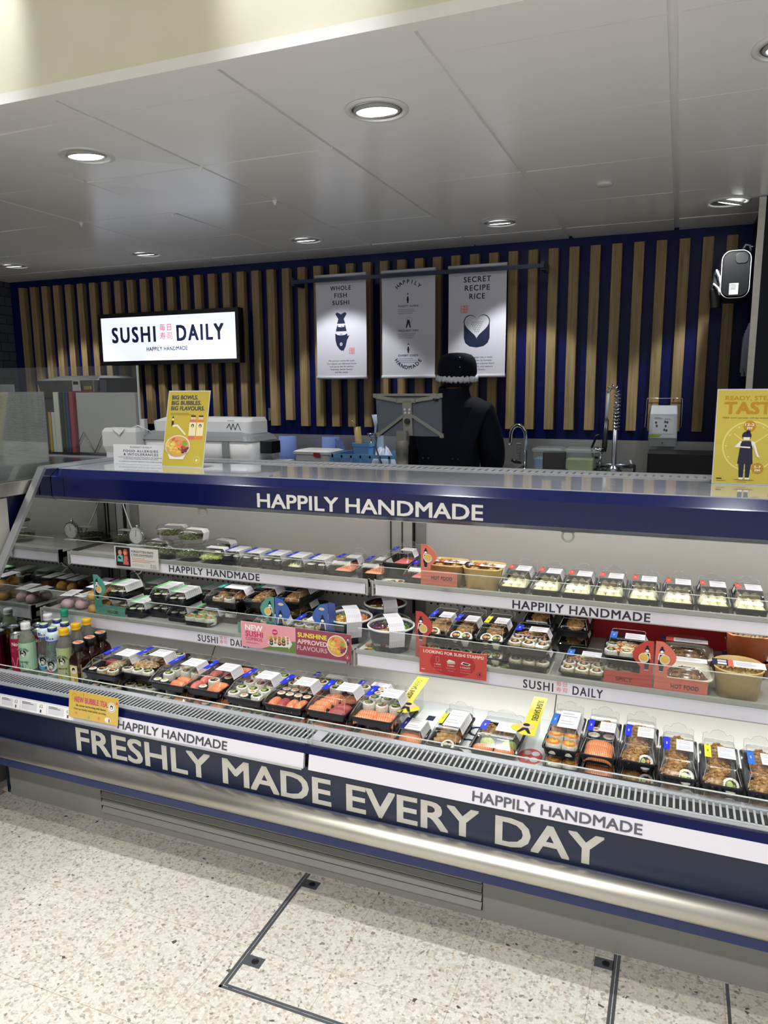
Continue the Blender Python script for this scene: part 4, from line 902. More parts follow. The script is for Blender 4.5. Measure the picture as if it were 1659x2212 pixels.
kraft_bowl('shallow brown bowl under the brown kraft bowl', .232, 2.36, SH2, .13, .14, .055, 'gyoza', noise_mat('brown_board', [(0.3, '#a8562f'), (0.7, '#b9663b')], 40), r=.06)
def box_meal(lb, x, y, z):
    t = thing('meal_box', lb, 'hot food box', (x, y, z)); w, d, h = .15, .15, .05; a, b = w / 2, d / 2
    IV = mat('ivory_card', '#ddd6c2', 0.45)
    L = [rr(-a * .8, a * .8, -b * .8, b * .8, .03, 0, 5), rr(-a * .93, a * .93, -b * .93, b * .93, .035, h - .005, 5), rr(-a, a, -b, b, .035, h - .004, 5), rr(-a, a, -b, b, .035, h, 5), rr(-a * .9, a * .9, -b * .9, b * .9, .032, h, 5), rr(-a * .8, a * .8, -b * .8, b * .8, .03, h - .03, 5)]
    MB().loft(L, 0, True, True, True).build('base', IV, t, (0, 0, 0), False)
    foodpiece('noodles', t, 0, 0, h - .034)
    MB().loft([rr(-a * .97, a * .97, -b * .97, b * .97, .034, h + .0006, 5), rr(-a * .90, a * .90, -b * .90, b * .90, .033, h + .010, 5), rr(-a * .80, a * .80, -b * .80, b * .80, .03, h + .030, 5), rr(-a * .74, a * .74, -b * .74, b * .74, .028, h + .032, 5)], 0, False, True, True).build('lid', CLEAR, t, (0, 0, 0), False)
    A = Art((0, 0, h + .0328), (1, 0, 0), (0, 1, 0)); A.rect(-.062, -.018, -.040, .018, '#e0574a', 0); A.rect(-.040, -.018, .058, .018, '#e9e7ec', 0); A.rect(-.075, -.018, -.062, .018, '#1d2444', 0); A.lines(-.034, .012, .08, .003, 4, '#a9a7b0', 1)
    A.build('label', t, PRINT, loc=(0, 0, 0), world=False); return t
box_meal('ivory noodle box with red tagged label behind the lower hot food card', .058, 2.195, SH2)
bk = box_meal('ivory meal box standing behind the noodle box by the red backing', .066, 2.368, SH2)
def poke(lb, x, y, z, tops, r=.078, h=.082):
    t = thing('poke_bowl', lb, 'poke bowl', (x, y, z), 0, 'navy poke bowls on the lower shelf')
    MB().lathe([(.0005, .004), (r * .74, .004), (r * .74, 0), (r * .77, 0), (r * .98, h - .006), (r * .92, h - .004), (r * .90, h - .02), (.0005, h - .022)], 36, cap0=True, cap1=True).build('bowl', BOWLN, t, (0, 0, 0), False)
    MB().lathe([(r * .985, h - .006), (r * 1.02, h - .005), (r * 1.03, h - .001), (r * 1.0, h + .002), (r * .955, h), (r * .95, h - .006)], 36, cap0=False, cap1=False).build('white_rim', mat('white_rim', '#e9e7e4', 0.3), t, (0, 0, 0), False)
    for i, (m, a0) in enumerate(tops):
        me = flakes(r * .95, r * .95, .020, 90, [m], 40 + i, (.006, .014), 'topping', 0.0)
        obj('topping', me, t, (r * .42 * math.cos(a0), r * .42 * math.sin(a0), h - .020), False)
    MB().lathe([(r * .97, h + .001), (r * .93, h + .008), (r * .88, h + .012), (r * .80, h + .022), (r * .45, h + .032), (.0005, h + .033)], 36, cap0=False, cap1=True).build('dome_lid', CLEAR, t, (0, 0, 0), False)
    A = Art(); prof = [(-r * .15, h + .0345), (r * .40, h + .0335), (r * .80, h + .0245), (r * .90, h + .014), (r * 1.045, h + .003), (r * 1.0, h - .03), (r * .93, h - .055)]
    for i, ((xa, za), (xb, zb)) in enumerate(zip(prof, prof[1:])):
        A.fn = lambda u, v, n, xa=xa, za=za, xb=xb, zb=zb: (xa + (xb - xa) * u + n * .7, v, za + (zb - za) * u + n * .7)
        A.rect(0, -.026, 1, .026, '#d3d1d8', 0)
        for q in range(7): A.rect(.08, -.021 + q * .006, .92, -.0198 + q * .006, '#b3b1bb', 1)
    lab = A.build('label', t, PRINT, loc=(0, 0, 0), world=False); lab.rotation_euler = (0, 0, -.95)
    B = Art(); B.fn = lambda u, v, n: ((r * .86 + n + v * .11) * math.cos(u), (r * .86 + n + v * .11) * math.sin(u), v)
    for j, ch in enumerate('SUSHI DAILY'):
        if ch != ' ': B.text(ch, 0, 0, .008, '#c9c9d2', 1, 'c', bold=0.0)
    B = Art((0, -r * .883, h * .36)); B.text('SUSHI', -.021, 0, .0075, '#c9c9d2', 1, 'c', .022, 1.1, .005); B.text('DAILY', .021, 0, .0075, '#c9c9d2', 1, 'c', .022, 1.1, .005); kanji(B, 0, .003, .0042, '#c04a50', 1)
    B.build('lettering', t, PRINT, loc=(0, -.0045, 0), world=False); return t
poke('navy poke bowl with mango topping behind the sunshine poster', -1.020, 2.232, SH2, [(MANGO, 3.6), (GREENL, 2.2), (SALMON, .8), (ONION, 5.4)])
poke('navy poke bowl with red cabbage at the front beside the red card', -.852, 2.195, SH2, [(REDC, 3.3), (GREENL, 2.1), (GREENL, .6), (ONION, 5.0)])
poke('navy poke bowl with dark topping at the back', -.965, 2.43, SH2, [(NOODLE, 3.3), (ONION, 4.8), (REDC, .6), (NOODLE, 1.8)])
def mochi_box(lb, x, y, z, kd, lab='top', rz=0.0, n=2):
    t = thing('mochi_box', lb, 'dessert box', (x, y, z), rz, 'clear dessert boxes on the lower shelf'); w, d, h = .062, .125, .050
    k = 'mochibox'
    if k not in TEXTS:
        a, b = w / 2, d / 2
        TEXTS[k] = MB().loft([rr(-a * .92, a * .92, -b * .95, b * .95, .008, 0), rr(-a, a, -b, b, .01, h * .45), rr(-a * 1.04, a * 1.04, -b * 1.02, b * 1.02, .01, h * .47), rr(-a, a, -b, b, .01, h * .5), rr(-a * .92, a * .92, -b * .96, b * .96, .01, h), ]).mesh('box', [CLEAR])
        A = Art((0, 0, h + .0006), (1, 0, 0), (0, 1, 0)); A.rect(-a * .85, -b * .7, a * .85, b * .8, '#e6e5ea', 0); A.lines(-a * .6, b * .5, a, .003, 8, '#bdbcc6', 1); TEXTS[k + '1'] = A.mesh('label', PRINT)
    obj('box', TEXTS[k], t, (0, 0, 0), False)
    for i in range(n): foodpiece(kd, t, 0, -.03 + .058 * i, .002)
    obj('label', TEXTS[k + '1'], t, (0, 0, 0), False); return t
mochi_box('lower box of mango mochi beside the left veggie card', -2.085, 2.190, SH2, 'mochi'); mochi_box('upper box of mango mochi beside the left veggie card', -2.087, 2.192, SH2 + .0515, 'mochi')
mochi_box('pink mochi box leaning at the front of the lower shelf', -2.245, 2.205, SH2, 'mochip', rz=.25)
mochi_box('second pink mochi box beside the leaning one', -2.172, 2.215, SH2, 'mochip', rz=-.1)
for i, (x, y, kd) in enumerate(((-2.265, 2.40, 'mochi'), (-2.195, 2.41, 'mochi'), (-2.125, 2.40, 'brownie'))):
    mochi_box(('left rear dessert box near the mirrored end', 'middle rear dessert box', 'right rear dessert box with brownies')[i] + ' on the lower shelf', x, y, SH2, kd)
# red backing board behind the meal boxes
rb = MB(); pts = [(-.235, .69), (.36, .69), (.36, .79), (.24, .80), (.06, .815), (-.05, .825), (-.13, .845), (-.18, .868), (-.225, .868)]
rb.prism([(u, v + .002) for u, v in pts], lambda u, v, w: (u, 2.545 + w, v), .006)
tag(rb.build('backing_card', mat('red_card', '#a8141c', 0.45)), 'red curved backing card behind the meal boxes on the lower shelf', 'card')
# printed menu leaflets lying on the shelves
def leaflet(lb, x, y, z, w, d, rz, seed):
    A = Art((0, 0, 0), (1, 0, 0), (0, 1, 0)); rd = random.Random(seed); A.rect(-w / 2, -d / 2, w / 2, d / 2, '#d6d8cf', 0)
    for _ in range(int(w * d * 2600)):
        px_, py_ = rd.uniform(-w / 2 + .02, w / 2 - .02), rd.uniform(-d / 2 + .012, d / 2 - .012); q = rd.uniform(.008, .018)
        A.ell(px_, py_, q, q * .9, rd.choice(['#e9e7e0', '#8fa35a', '#d98a5a', '#e7e2cf', '#6f8a3c']), 1, 10); A.ell(px_, py_, q * .6, q * .5, rd.choice(['#c9663f', '#7f9a46', '#e4b35a', '#394a24']), 2, 8)
    o = A.build('menu_leaflet', None, PRINT); o.location = (x, y, z); o.rotation_euler = (0, 0, rz); return tag(o, lb, 'leaflet', 'picture leaflets lining the shelves')
leaflet('long picture leaflet under the small dark packs', -1.30, 2.37, SH1 + .0006, .50, .16, 0, 1)
leaflet('picture leaflet at the back behind the small dark packs', -1.30, 2.53, SH1 + .0006, .46, .09, 0, 2)
leaflet('picture leaflet across the upper shelf joint', -.885, 2.315, SH1 + .0008, .12, .06, .1, 3)
leaflet('picture leaflet under the kraft bowls', -.62, 2.33, SH1 + .0006, .16, .10, 0, 4)
leaflet('picture leaflet under the poke bowls', -.88, 2.20, SH2 + .0006, .14, .16, 0, 5)
leaflet('picture leaflet at the front under the wide sesame packs', -.42, 2.19, SH2 + .0006, .20, .14, 0, 6)

# ------------------------------------------------------------------ category cards and posters on the shelves
def card(lb, x, y, z, col, word, side, h=.14, foot=.13, fcol='#20302c', bowl='#d8b25a', colside=None, name='category_card', word_col=None):
    """L-shaped card: tall arm with a round lobe and a printed cook, low foot with the word"""
    t = thing(name, lb, 'sign', (x, y, z)); aw = .034; fh = .050; s = 1 if side == 'r' else -1
    P = [(0, 0), (foot * s, 0), (foot * s, fh), (aw * s, fh), (aw * s, h * .48)]
    P += [(aw * s + s * .022 * math.sin(PI * i / 8), h * .48 + h * .46 * (i / 8)) for i in range(1, 8)] + [(aw * s * .9, h * .95), (aw * s * .55, h), (0, h)]
    MB().prism(P, lambda u, v, w: (u, w, v), .0015).build('card', mat('card_' + col, col, 0.45), t, (0, 0, 0), False)
    A = Art((0, -.0004, 0)); 
    A.text(word, s * foot * .58, .0205, .0118, word_col or fcol, 1, 'c', min(foot * .62, .0125 * len(word) * .72), 1.05, .012)
    chef(A, s * aw * .5, h * .42, h * .5, 2)
    A.ell(s * aw * .75, h * .66, .014, .015, '#d9cfbd', 4, 16); A.ell(s * aw * .75, h * .67, .0115, .011, bowl, 5, 14)
    A.build('printed_face', t, PRINT, loc=(0, 0, 0), world=False); return t
YC = 2.118
card('teal veggie card at the left of the lower shelf', -2.042, YC, SH2 + .001, '#4f9084', 'VEGGIE', 'r', .166, .142)
card('teal veggie card half behind the pink poster', -1.252, YC, SH2 + .001, '#4f9084', 'VEGGIE', 'l', .155, .15)
def bluecard(lb, x, s):
    t = thing('category_card', lb, 'sign', (x, YC, SH2 + .001)); h = .155
    P = [(0, 0), (.036 * s, 0), (.036 * s, h * .45)] + [(.036 * s + s * .022 * math.sin(PI * i / 8), h * .45 + h * .46 * (i / 8)) for i in range(1, 8)] + [(.030 * s, h * .95), (0, h)]
    MB().prism(P, lambda u, v, w: (u, w, v), .0015).build('card', mat('card_blue', '#3a5ba6', 0.45), t, (0, 0, 0), False)
    MB().prism([(0, 0), (.07, 0), (.05, h * .9), (.012, h * 1.0), (0, h)], lambda u, v, w: (-s * (w + .0005), .002 + u, v), .0015).build('side_fold', mat('card_blue', '#3a5ba6', 0.45), t, (0, 0, 0), False)
    A = Art((0, -.0004, 0)); chef(A, s * .020, h * .12, h * .62, 2); A.ell(s * .022, h * .86, .011, .005, '#cdbf9f', 2, 12); A.ell(s * .036, h * .44, .007, .007, '#c9a76a', 4, 12)
    A.build('printed_face', t, PRINT, loc=(0, 0, 0), world=False); return t
bluecard('blue card with a printed cook beside the teal veggie card', -1.248, 1)
bluecard('blue folded card with a printed cook left of the poke bowls', -1.048, -1)
card('red spicy card left of the cutlet packs', -.738, YC, SH2 + .001, '#b03a33', '', 'r', .162, .036)
card('red spicy card left of the salmon coloured hot food card', -.027, YC, SH2 + .001, '#b5392f', 'SPICY', 'l', .150, .132, '#3a1014')
card('salmon coloured hot food card on the lower shelf', -.022, YC, SH2 + .001, '#cf6a58', 'HOT FOOD', 'r', .152, .140, '#43304f')
card('salmon coloured hot food card on the upper shelf', -.776, 2.279, SH1 + .012, '#d0705c', 'HOT FOOD', 'r', .138, .126, '#43262a')
# pink and plum posters clipped on the front of the lower shelf
def poster(name, lb, x0, x1, z0, z1, y, draw, cat='poster', tilt=0.0):
    t = thing(name, lb, cat, ((x0 + x1) / 2, y, z0)); w = x1 - x0; h = z1 - z0
    t.rotation_euler = (tilt, 0, 0)
    MB().box(-w / 2, w / 2, -.0004, .0010, 0, h).build('sheet', mat('poster_paper', '#d8d4cf', 0.5), t, (0, 0, 0), False)
    A = Art((-w / 2, -.0005, 0)); draw(A, w, h); A.build('printed_face', t, PRINTG, loc=(0, 0, 0), world=False); return t
def bowlart(A, cx, cy, r, k, rim='#e9ded6', sy=1.0, deep=0.0):
    if deep: A.poly([(cx - r, cy), (cx - r * .55, cy - deep), (cx + r * .55, cy - deep), (cx + r, cy)], rim, k)
    A.ell(cx, cy, r, r * sy, rim, k, 26); A.ell(cx, cy, r * .92, r * .92 * sy, '#c9a35a', k + 1, 24)
    rd = random.Random(7)
    for cols, a0, a1 in ((['#e3c14f', '#edd06a'], 2.2, 4.2), (['#d9743f', '#e58f5a', '#cf6436'], .6, 2.4), (['#7fa63f', '#9fbd55'], -.1, .7), (['#c94f2a', '#6a2348', '#7d3358'], -1.0, 0), (['#e6c055', '#d8aa3c'], 4.2, 5.4)):
        for _ in range(16):
            a = rd.uniform(a0, a1); q = r * rd.uniform(.2, .82); A.ell(cx + q * math.cos(a), cy + q * math.sin(a) * sy, r * .13, r * .11 * sy, rd.choice(cols), k + 2 + rd.random() * .8, 8)
    for _ in range(12): 
        a = rd.uniform(0, 6.28); q = r * rd.uniform(0, .35); A.ell(cx + q * math.cos(a), cy + q * math.sin(a) * sy, r * .12, r * .1 * sy, rd.choice(['#e07a48', '#ea9663']), k + 3 + rd.random() * .8, 8)
def d_combo(A, w, h):
    A.rect(0, 0, w, h, '#e09aa2', 0); A.poly([(w * .36, 0), (w, 0), (w, h * .46), (w * .8, h * .38), (w * .6, h * .2)], '#5f7d3c', 1)
    A.text('NEW', w * .085, h * .68, h * .21, '#f4eff0', 2, 'l', w * .32, 1, .02); A.text('SUSHI', w * .085, h * .44, h * .20, '#c2255c', 2, 'l', w * .32, 1, .02); A.text('COMBOS.', w * .085, h * .28, h * .12, '#c2255c', 2, 'l', w * .32, 1, .01)
    A.lines(w * .1, h * .20, w * .25, h * .012, 2, '#b5637a', 2)
    A.ell(w * .63, h * .72, w * .05, w * .05, '#c2255c', 2); A.text('NEW', w * .63, h * .70, h * .05, '#f6eef2', 3, 'c')
    A.poly([(w * .50, h * .26), (w * .56, h * .14), (w * .90, h * .20), (w * .94, h * .34), (w * .86, h * .62), (w * .54, h * .52)], '#dddbd8', 2)
    rd = random.Random(3)
    for i in range(5):
        for j in range(3):
            cx, cy = w * (.56 + .075 * i), h * (.27 + .11 * j + .012 * i); A.ell(cx, cy, w * .036, h * .075, rd.choice(['#e9e4d8', '#22252a', '#dd7b45', '#e4905e']), 3, 12); A.ell(cx, cy + h * .02, w * .022, h * .04, rd.choice(['#dd7b45', '#c8643a', '#8aa04a']), 4, 10)
    A.ell(w * .88, h * .17, w * .012, w * .012, '#e8e6e0', 3, 10)
def d_sun(A, w, h):
    A.rect(0, 0, w, h, '#8e3a4c', 0)
    A.text('SUNSHINE', w * .04, h * .68, h * .165, '#f0d84a', 1, 'l', w * .53, 1, .022); A.text('APPROVED', w * .03, h * .43, h * .165, '#ecc9ce', 1, 'l', w * .54, 1, .018); A.text('FLAVOURS', w * .02, h * .19, h * .165, '#c9a5ae', 1, 'l', w * .55, 1, .015)
    bowlart(A, w * .75, h * .52, w * .18, 1); chef(A, w * .945, h * .56, h * .34, 6); A.ring(w * .93, h * .15, w * .032, .0008, '#d8b9c0', 1, 16); A.ell(w * .93, h * .14, w * .01, w * .014, '#ecd5da', 2, 8)
poster('shelf_poster', 'pink new sushi combos poster on the front of the lower shelf', -1.372, -1.158, .666, .757, 2.092, d_combo)
poster('shelf_poster', 'plum coloured sunshine approved flavours poster beside the pink one', -1.157, -.952, .664, .757, 2.092, d_sun)
def d_stamp(A, w, h):
    A.rect(0, 0, w, h, '#bf4038', 0); A.ell(w * .5, h * .5, w * .34, h * .5, '#a81c24', 1, 30)
    A.text('LOOKING FOR SUSHI STAMPS?', w * .51, h * .80, h * .115, '#eed3cd', 2, 'c', w * .90, 1, .016)
    A.rect(w * .25, h * .48, w * .30, h * .70, '#d87a70', 2); A.rect(w * .258, h * .5, w * .292, h * .68, '#8f1a20', 3)
    A.poly([(w * .41, h * .54), (w * .50, h * .50), (w * .54, h * .58), (w * .45, h * .64)], '#d9d2c0', 2); A.poly([(w * .42, h * .46), (w * .54, h * .49), (w * .54, h * .56), (w * .42, h * .54)], '#b5b0a2', 3)
    A.poly([(w * .62, h * .52), (w * .74, h * .48), (w * .77, h * .56), (w * .65, h * .62)], '#e0ddd6', 2); A.poly([(w * .645, h * .53), (w * .73, h * .50), (w * .75, h * .555), (w * .66, h * .59)], '#1a1a20', 3)
    for cx, tt, ls in ((.275, '1. SCAN', ('QR code to', 'open the app')), (.475, '2. EARN', ('found behind', 'the label')), (.69, '3. COLLECT', ('and redeem on', 'Click & Collect'))):
        A.text(tt, w * cx, h * .375, h * .05, '#f0dcd8', 2, 'c', None, 1, .012)
        for q, l in enumerate(ls): A.text(l, w * cx, h * (.28 - .10 * q), h * .045, '#d98f8c', 2, 'c', None, 1, 0)
    A.lines(w * .03, h * .16, w * .07, h * .03, 1, '#e9c9c4', 2); A.ring(w * .90, h * .2, h * .10, .001, '#6e1a1c', 2, 18); A.poly([(w * .885, h * .17), (w * .915, h * .17), (w * .905, h * .27), (w * .897, h * .27)], '#3a1416', 3)
poster('shelf_poster', 'red looking for sushi stamps poster on the lower shelf front', -.716, -.500, .664, .748, 2.092, d_stamp)
def d_forg(A, w, h):
    A.rect(0, 0, w, h, '#cfcdc9', 0); A.rect(w * .03, h * .03, w * .36, h * .97, '#17101a', 1)
    A.ell(w * .13, h * .70, w * .045, h * .13, '#c48a72', 3, 14); A.ell(w * .12, h * .77, w * .05, h * .09, '#181114', 2, 14)
    A.poly([(w * .06, h * .25), (w * .19, h * .25), (w * .19, h * .55), (w * .12, h * .60), (w * .06, h * .52)], '#63b5b0', 2); A.poly([(w * .075, h * .42), (w * .15, h * .36), (w * .15, h * .46), (w * .09, h * .52)], '#1b2226', 3)
    A.ell(w * .255, h * .72, w * .055, h * .18, '#a84f37', 2, 14); A.ell(w * .245, h * .70, w * .036, h * .10, '#d59076', 3, 12)
    A.poly([(w * .19, h * .12), (w * .32, h * .12), (w * .30, h * .55), (w * .22, h * .58)], '#c9645f', 2); A.poly([(w * .28, h * .30), (w * .34, h * .30), (w * .32, h * .45)], '#33307a', 3)
    A.text('FORGOTTEN ENDS', w * .39, h * .76, h * .105, '#2d2c30', 1, 'l', w * .50, 1, .012); A.text('3 YEAR ANNIVERSARY', w * .39, h * .62, h * .085, '#38373b', 1, 'l', w * .50, 1, .01); A.rect(w * .39, h * .58, w * .88, h * .592, '#38373b', 1)
    for q, ww in enumerate((.30, .52, .42)): A.rect(w * .40, h * (.47 - .08 * q), w * (.40 + ww), h * (.50 - .08 * q), '#cf7f7c', 1)
    A.lines(w * .39, h * .20, w * .3, h * .02, 3, '#b3b2b6', 1); A.ell(w * .83, h * .22, w * .012, h * .03, '#4a6a66', 1, 8); A.ring(w * .83, h * .11, w * .018, .0015, '#4a6a66', 1, 12); A.lines(w * .86, h * .22, w * .09, h * .035, 3, '#9a9aa0', 1)
poster('shelf_card', 'grey card with a photo of two people on the upper shelf front', -2.055, -1.842, .857, .939, 2.256, d_forg, 'card')
def d_bubble(A, w, h):
    A.rect(0, 0, w, h, '#d2b45a', 0); A.rect(0, h * .62, w, h, '#ccab4c', 1)
    A.text('NEW BUBBLE TEA.', w * .46, h * .60, h * .20, '#c4506c', 2, 'c', w * .68, 1.05, .02); A.text('Sip, savour and bursting with flavour.', w * .46, h * .45, h * .075, '#4d4526', 2, 'c', w * .62, 1, .01); A.text('Over our freshly made bubble tea today.', w * .44, h * .31, h * .075, '#6b6136', 2, 'c', w * .66, 1, .01)
    A.ring(w * .11, h * .80, h * .11, .0012, '#b98a2c', 2, 16); A.ell(w * .87, h * .62, h * .18, h * .18, '#ece8e0', 2, 22); A.ring(w * .87, h * .62, h * .15, .0012, '#2b2b30', 3, 18); A.ell(w * .87, h * .63, h * .07, h * .08, '#1c1c22', 3, 14); A.ell(w * .87, h * .61, h * .04, h * .05, '#efe6dc', 4, 12)
    A.ell(w * .80, h * .14, h * .14, h * .10, '#e8e2d0', 2, 16); A.ell(w * .83, h * .13, h * .03, h * .07, '#5a5a70', 3, 10)
    for cx, cy, c in ((.16, .18, '#d9785c'), (.42, .10, '#7fae9c'), (.62, .14, '#d9785c'), (.30, .9, '#cf8f3c'), (.97, .80, '#c94f4f')): A.ell(w * cx, h * cy, h * .045, h * .05, c, 2, 12)
poster('bubble_tea_card', 'yellow new bubble tea card on the front of the case', -1.838, -1.632, .476, .566, 1.7515, d_bubble, 'card', -.14)
def saver(lb, x, y0, y1, z, side):
    t = thing('divider', lb, 'divider', (x, y0, DECK))
    MB().box(-.0012, .0012, -.03, y1 - y0, 0, z - DECK - .001).build('acrylic_plate', ACRYL, t, (0, 0, 0), False)
    w = .040; l = y1 - y0; s = side; zz = z - DECK; MY = mat('yellow_card', '#d8cf3f', 0.45)
    P = [(-w / 2, 0), (w / 2, 0), (w / 2, l), (-w / 2, l)]
    if s > 0: P = [(-w / 2, 0), (w / 2, 0)] + [(w / 2 + .034 * math.sin(PI * i / 8), .005 + .055 * i / 8) for i in range(1, 8)] + [(w / 2, .065), (w / 2, l), (-w / 2, l)]
    else: P = [(-w / 2, 0), (w / 2, 0), (w / 2, l), (-w / 2, l), (-w / 2, .065)] + [(-w / 2 - .034 * math.sin(PI * i / 8), .06 - .055 * i / 8) for i in range(1, 8)]
    slope = .10
    MB().prism(P, lambda u, v, q: (u, v, zz + v * slope + q), .0012).build('yellow_card', MY, t, (0, 0, 0), False)
    A = Art(); A.fn = lambda u, v, n: (u, v, zz + v * slope + .0014 + n)
    A.text('SUSHI SAVERS', 0 + (.004 if s > 0 else -.004), l * .64, .0175, '#3b3920', 1, 'c', l * .54, 1, .010, rot=PI / 2 if s > 0 else -PI / 2)
    A.ell(s * .012, .044, .024, .012, '#d9b9a4', 1, 16); A.ell(s * .012, .052, .010, .008, '#1d1e2c', 2, 12); A.poly([(s * .012 - .008, .036), (s * .012 + .008, .036), (s * .012 + .020, .008), (s * .012 + .012, .008), (s * .012, .026), (s * .012 - .014, .008), (s * .012 - .021, .008)], '#1d1e2c', 2)
    A.build('printed_face', t, PRINT, loc=(0, 0, 0), world=False); return t
saver('yellow sushi savers divider at the end of the large platters', -.741, 1.975, 2.205, .574, 1)
saver('yellow sushi savers divider left of the squash roll packs', -.345, 1.945, 2.165, .582, -1)

# ------------------------------------------------------------------ drinks
def face(A, cx, cy, r, k, bg='#e6ead8', ring=True):
    A.ell(cx, cy, r, r, bg, k, 22)
    A.ell(cx, cy + r * .08, r * .52, r * .58, '#15161c', k + 1, 18); A.ell(cx + r * .04, cy - r * .10, r * .34, r * .42, '#ded9c9', k + 2, 16); A.poly([(cx - r * .32, cy + r * .28), (cx + r * .36, cy + r * .30), (cx + r * .1, cy + r * .02), (cx - r * .3, cy - r * .05)], '#15161c', k + 3)
    if ring: A.arc('JOLLY LOVES', cx, cy, r * .74, r * .24, 2.75, .35, '#22242c', k + 1)
def wrapfn(r, a0=0.0):
    return lambda u, v, n: ((r + n) * math.sin(u / r + a0), -(r + n) * math.cos(u / r + a0), v)
TEA = mat('brown_tea', '#2a0f06', 0.1, coat=0.6); ALOE = clear('aloe_drink', (0.62, 0.72, 0.42), 1.2, 0.05, 1.4, 0.2); WATER = clear('clear_bottle', (0.86, 0.92, 0.92), 1.5, 0.05, 1.45, 0.06); GTEA = clear('green_tea', (0.55, 0.45, 0.2), 1.2, 0.05, 1.4, 0.15)
def bottle(kind, lb, x, y, rz=0.35):
    t = thing('drink_bottle', lb, 'bottle', (x, y, DECK), rz, 'bottles at the left end of the well')
    if kind in ('aloe', 'white', 'green', 'yellow'):
        r = .0305; H_ = .205
        m = ALOE if kind in ('aloe', 'white', 'green') else GTEA
        MB().lathe([(.0005, .003), (r * .8, .0), (r, .006), (r, .135), (r * .9, .150), (r * .55, .172), (.0145, .180), (.0145, .184)], 28).build('body', m, t, (0, 0, 0), False)
        cap = {'aloe': '#dcdee0', 'white': '#dcdee0', 'green': '#149070', 'yellow': '#e2b21c'}[kind]
        MB().lathe([(.0165, .182), (.0172, .184), (.0172, .190), (.0166, .1905), (.0172, .192), (.0172, .204), (.0155, .206), (.0005, .206)], 24).build('cap', mat('cap_' + kind, cap, 0.4), t, (0, 0, 0), False)
        A = Art(); A.fn = wrapfn(r + .0006); bg = '#a9cfae' if kind != 'yellow' else '#a7b482'; n = 20; Wd = 2 * PI * r
        z0, z1 = (.03, .135) if kind != 'yellow' else (.008, .140)
        for i in range(n): A.rect(-Wd / 2 + Wd * i / n, z0, -Wd / 2 + Wd * (i + 1) / n, z1, bg, 0)
        face(A, 0.0, .095 if kind != 'yellow' else .090, .024, 1, '#b3d6b2' if kind != 'yellow' else '#b0bd8c')
        A.text('DRINK' if False else ('GREEN ICE TEA' if kind == 'yellow' else 'ALOE VERA'), 0, .060, .006, '#2b3a34', 2, 'c', .036, 1, .01)
        if kind != 'yellow':
            A.poly([(-.024, .032), (-.016, .058), (-.010, .036), (-.004, .06), (.0, .034)], '#3f9486', 2); A.poly([(.002, .032), (.012, .066), (.024, .032)], '#7d8a5a', 2)
        else: A.ell(-.012, .030, .010, .012, '#d99a22', 2, 12); A.poly([(-.004, .008), (.012, .048), (.028, .02), (.026, .008)], '#5d5136', 2)
        A.build('label', t, PRINT, loc=(0, 0, 0), world=False)
    elif kind in ('blue', 'pinkw'):
        r = .029
        MB().lathe([(.0005, .003), (r * .8, 0), (r, .006), (r, .06), (r * .95, .064), (r, .068), (r, .105), (r * .88, .13), (r * .74, .145), (r * .74, .150)], 28).build('body', WATER, t, (0, 0, 0), False)
        MB().lathe([(r * .80, .146), (r * .86, .148), (r * .86, .176), (r * .6, .184), (.0005, .184)], 24).build('collar', mat('pale_collar', '#c9dbe4', 0.4), t, (0, 0, 0), False)
        MB().lathe([(.0155, .183), (.0165, .185), (.0165, .196), (.0005, .1965)], 20).build('cap', mat('navy_cap', '#1a2a7a', 0.4), t, (0, 0, 0), False)
        MB().lathe([(.0145, .1966), (.0145, .199), (.0005, .1995)], 18).build('cap_top', mat('pale_green_cap', '#bfe0b0', 0.4), t, (0, 0, 0), False)
        A = Art(); A.fn = wrapfn(r * .86 + .0006); 
        for i in range(16): A.rect(-PI * r * .86 + 2 * PI * r * .86 * i / 16, .148, -PI * r * .86 + 2 * PI * r * .86 * (i + 1) / 16, .152, '#2a3fb0', 0)
        A.text('H2O', 0, .160, .009, '#2a3fb0' if kind == 'pinkw' else '#c04a40', 0, 'c', None, 1, .01) if False else None
        A.rect(-.014, .158, -.002, .170, '#2a3fb0', 0); A.rect(.001, .158, .014, .164, '#c0443c' if kind == 'blue' else '#2a3fb0', 0)
        A.fn = wrapfn(r + .0006); face(A, 0, .062, .024, 0, '#dfe6e6'); A.poly([(-.02, .036), (-.005, .05), (.008, .034), (-.004, .026)], '#3f9fd6' if kind == 'blue' else '#d6486a', 4)
        A.build('label', t, PRINT, loc=(0, 0, 0), world=False)
    else:
        w = .056; a = w / 2
        MB().loft([rr(-a * .92, a * .92, -a * .92, a * .92, .010, 0, 4), rr(-a, a, -a, a, .010, .004, 4), rr(-a, a, -a, a, .010, .098, 4), rr(-a * .9, a * .9, -a * .9, a * .9, .014, .112, 4), rr(-a * .62, a * .62, -a * .62, a * .62, .0165, .126, 4), rr(-a * .60, a * .60, -a * .60, a * .60, .0165, .134, 4)], 0, True, True, True).build('body', TEA, t, (0, 0, 0), False)
        MB().lathe([(.021, .131), (.0225, .133), (.0225, .158), (.021, .160), (.0005, .1602)], 26).build('cap', BLK, t, (0, 0, 0), False)
        A = Art((0, -a - .0008, 0)); A.rect(-.019, .012, .015, .082, '#cdbb6a', 0); face(A, -.002, .064, .0145, 1, '#e4dfc6', False); A.ell(.004, .03, .006, .009, '#c98a3a', 1, 10); A.ell(-.008, .025, .005, .006, '#dfd6a0', 1, 10)
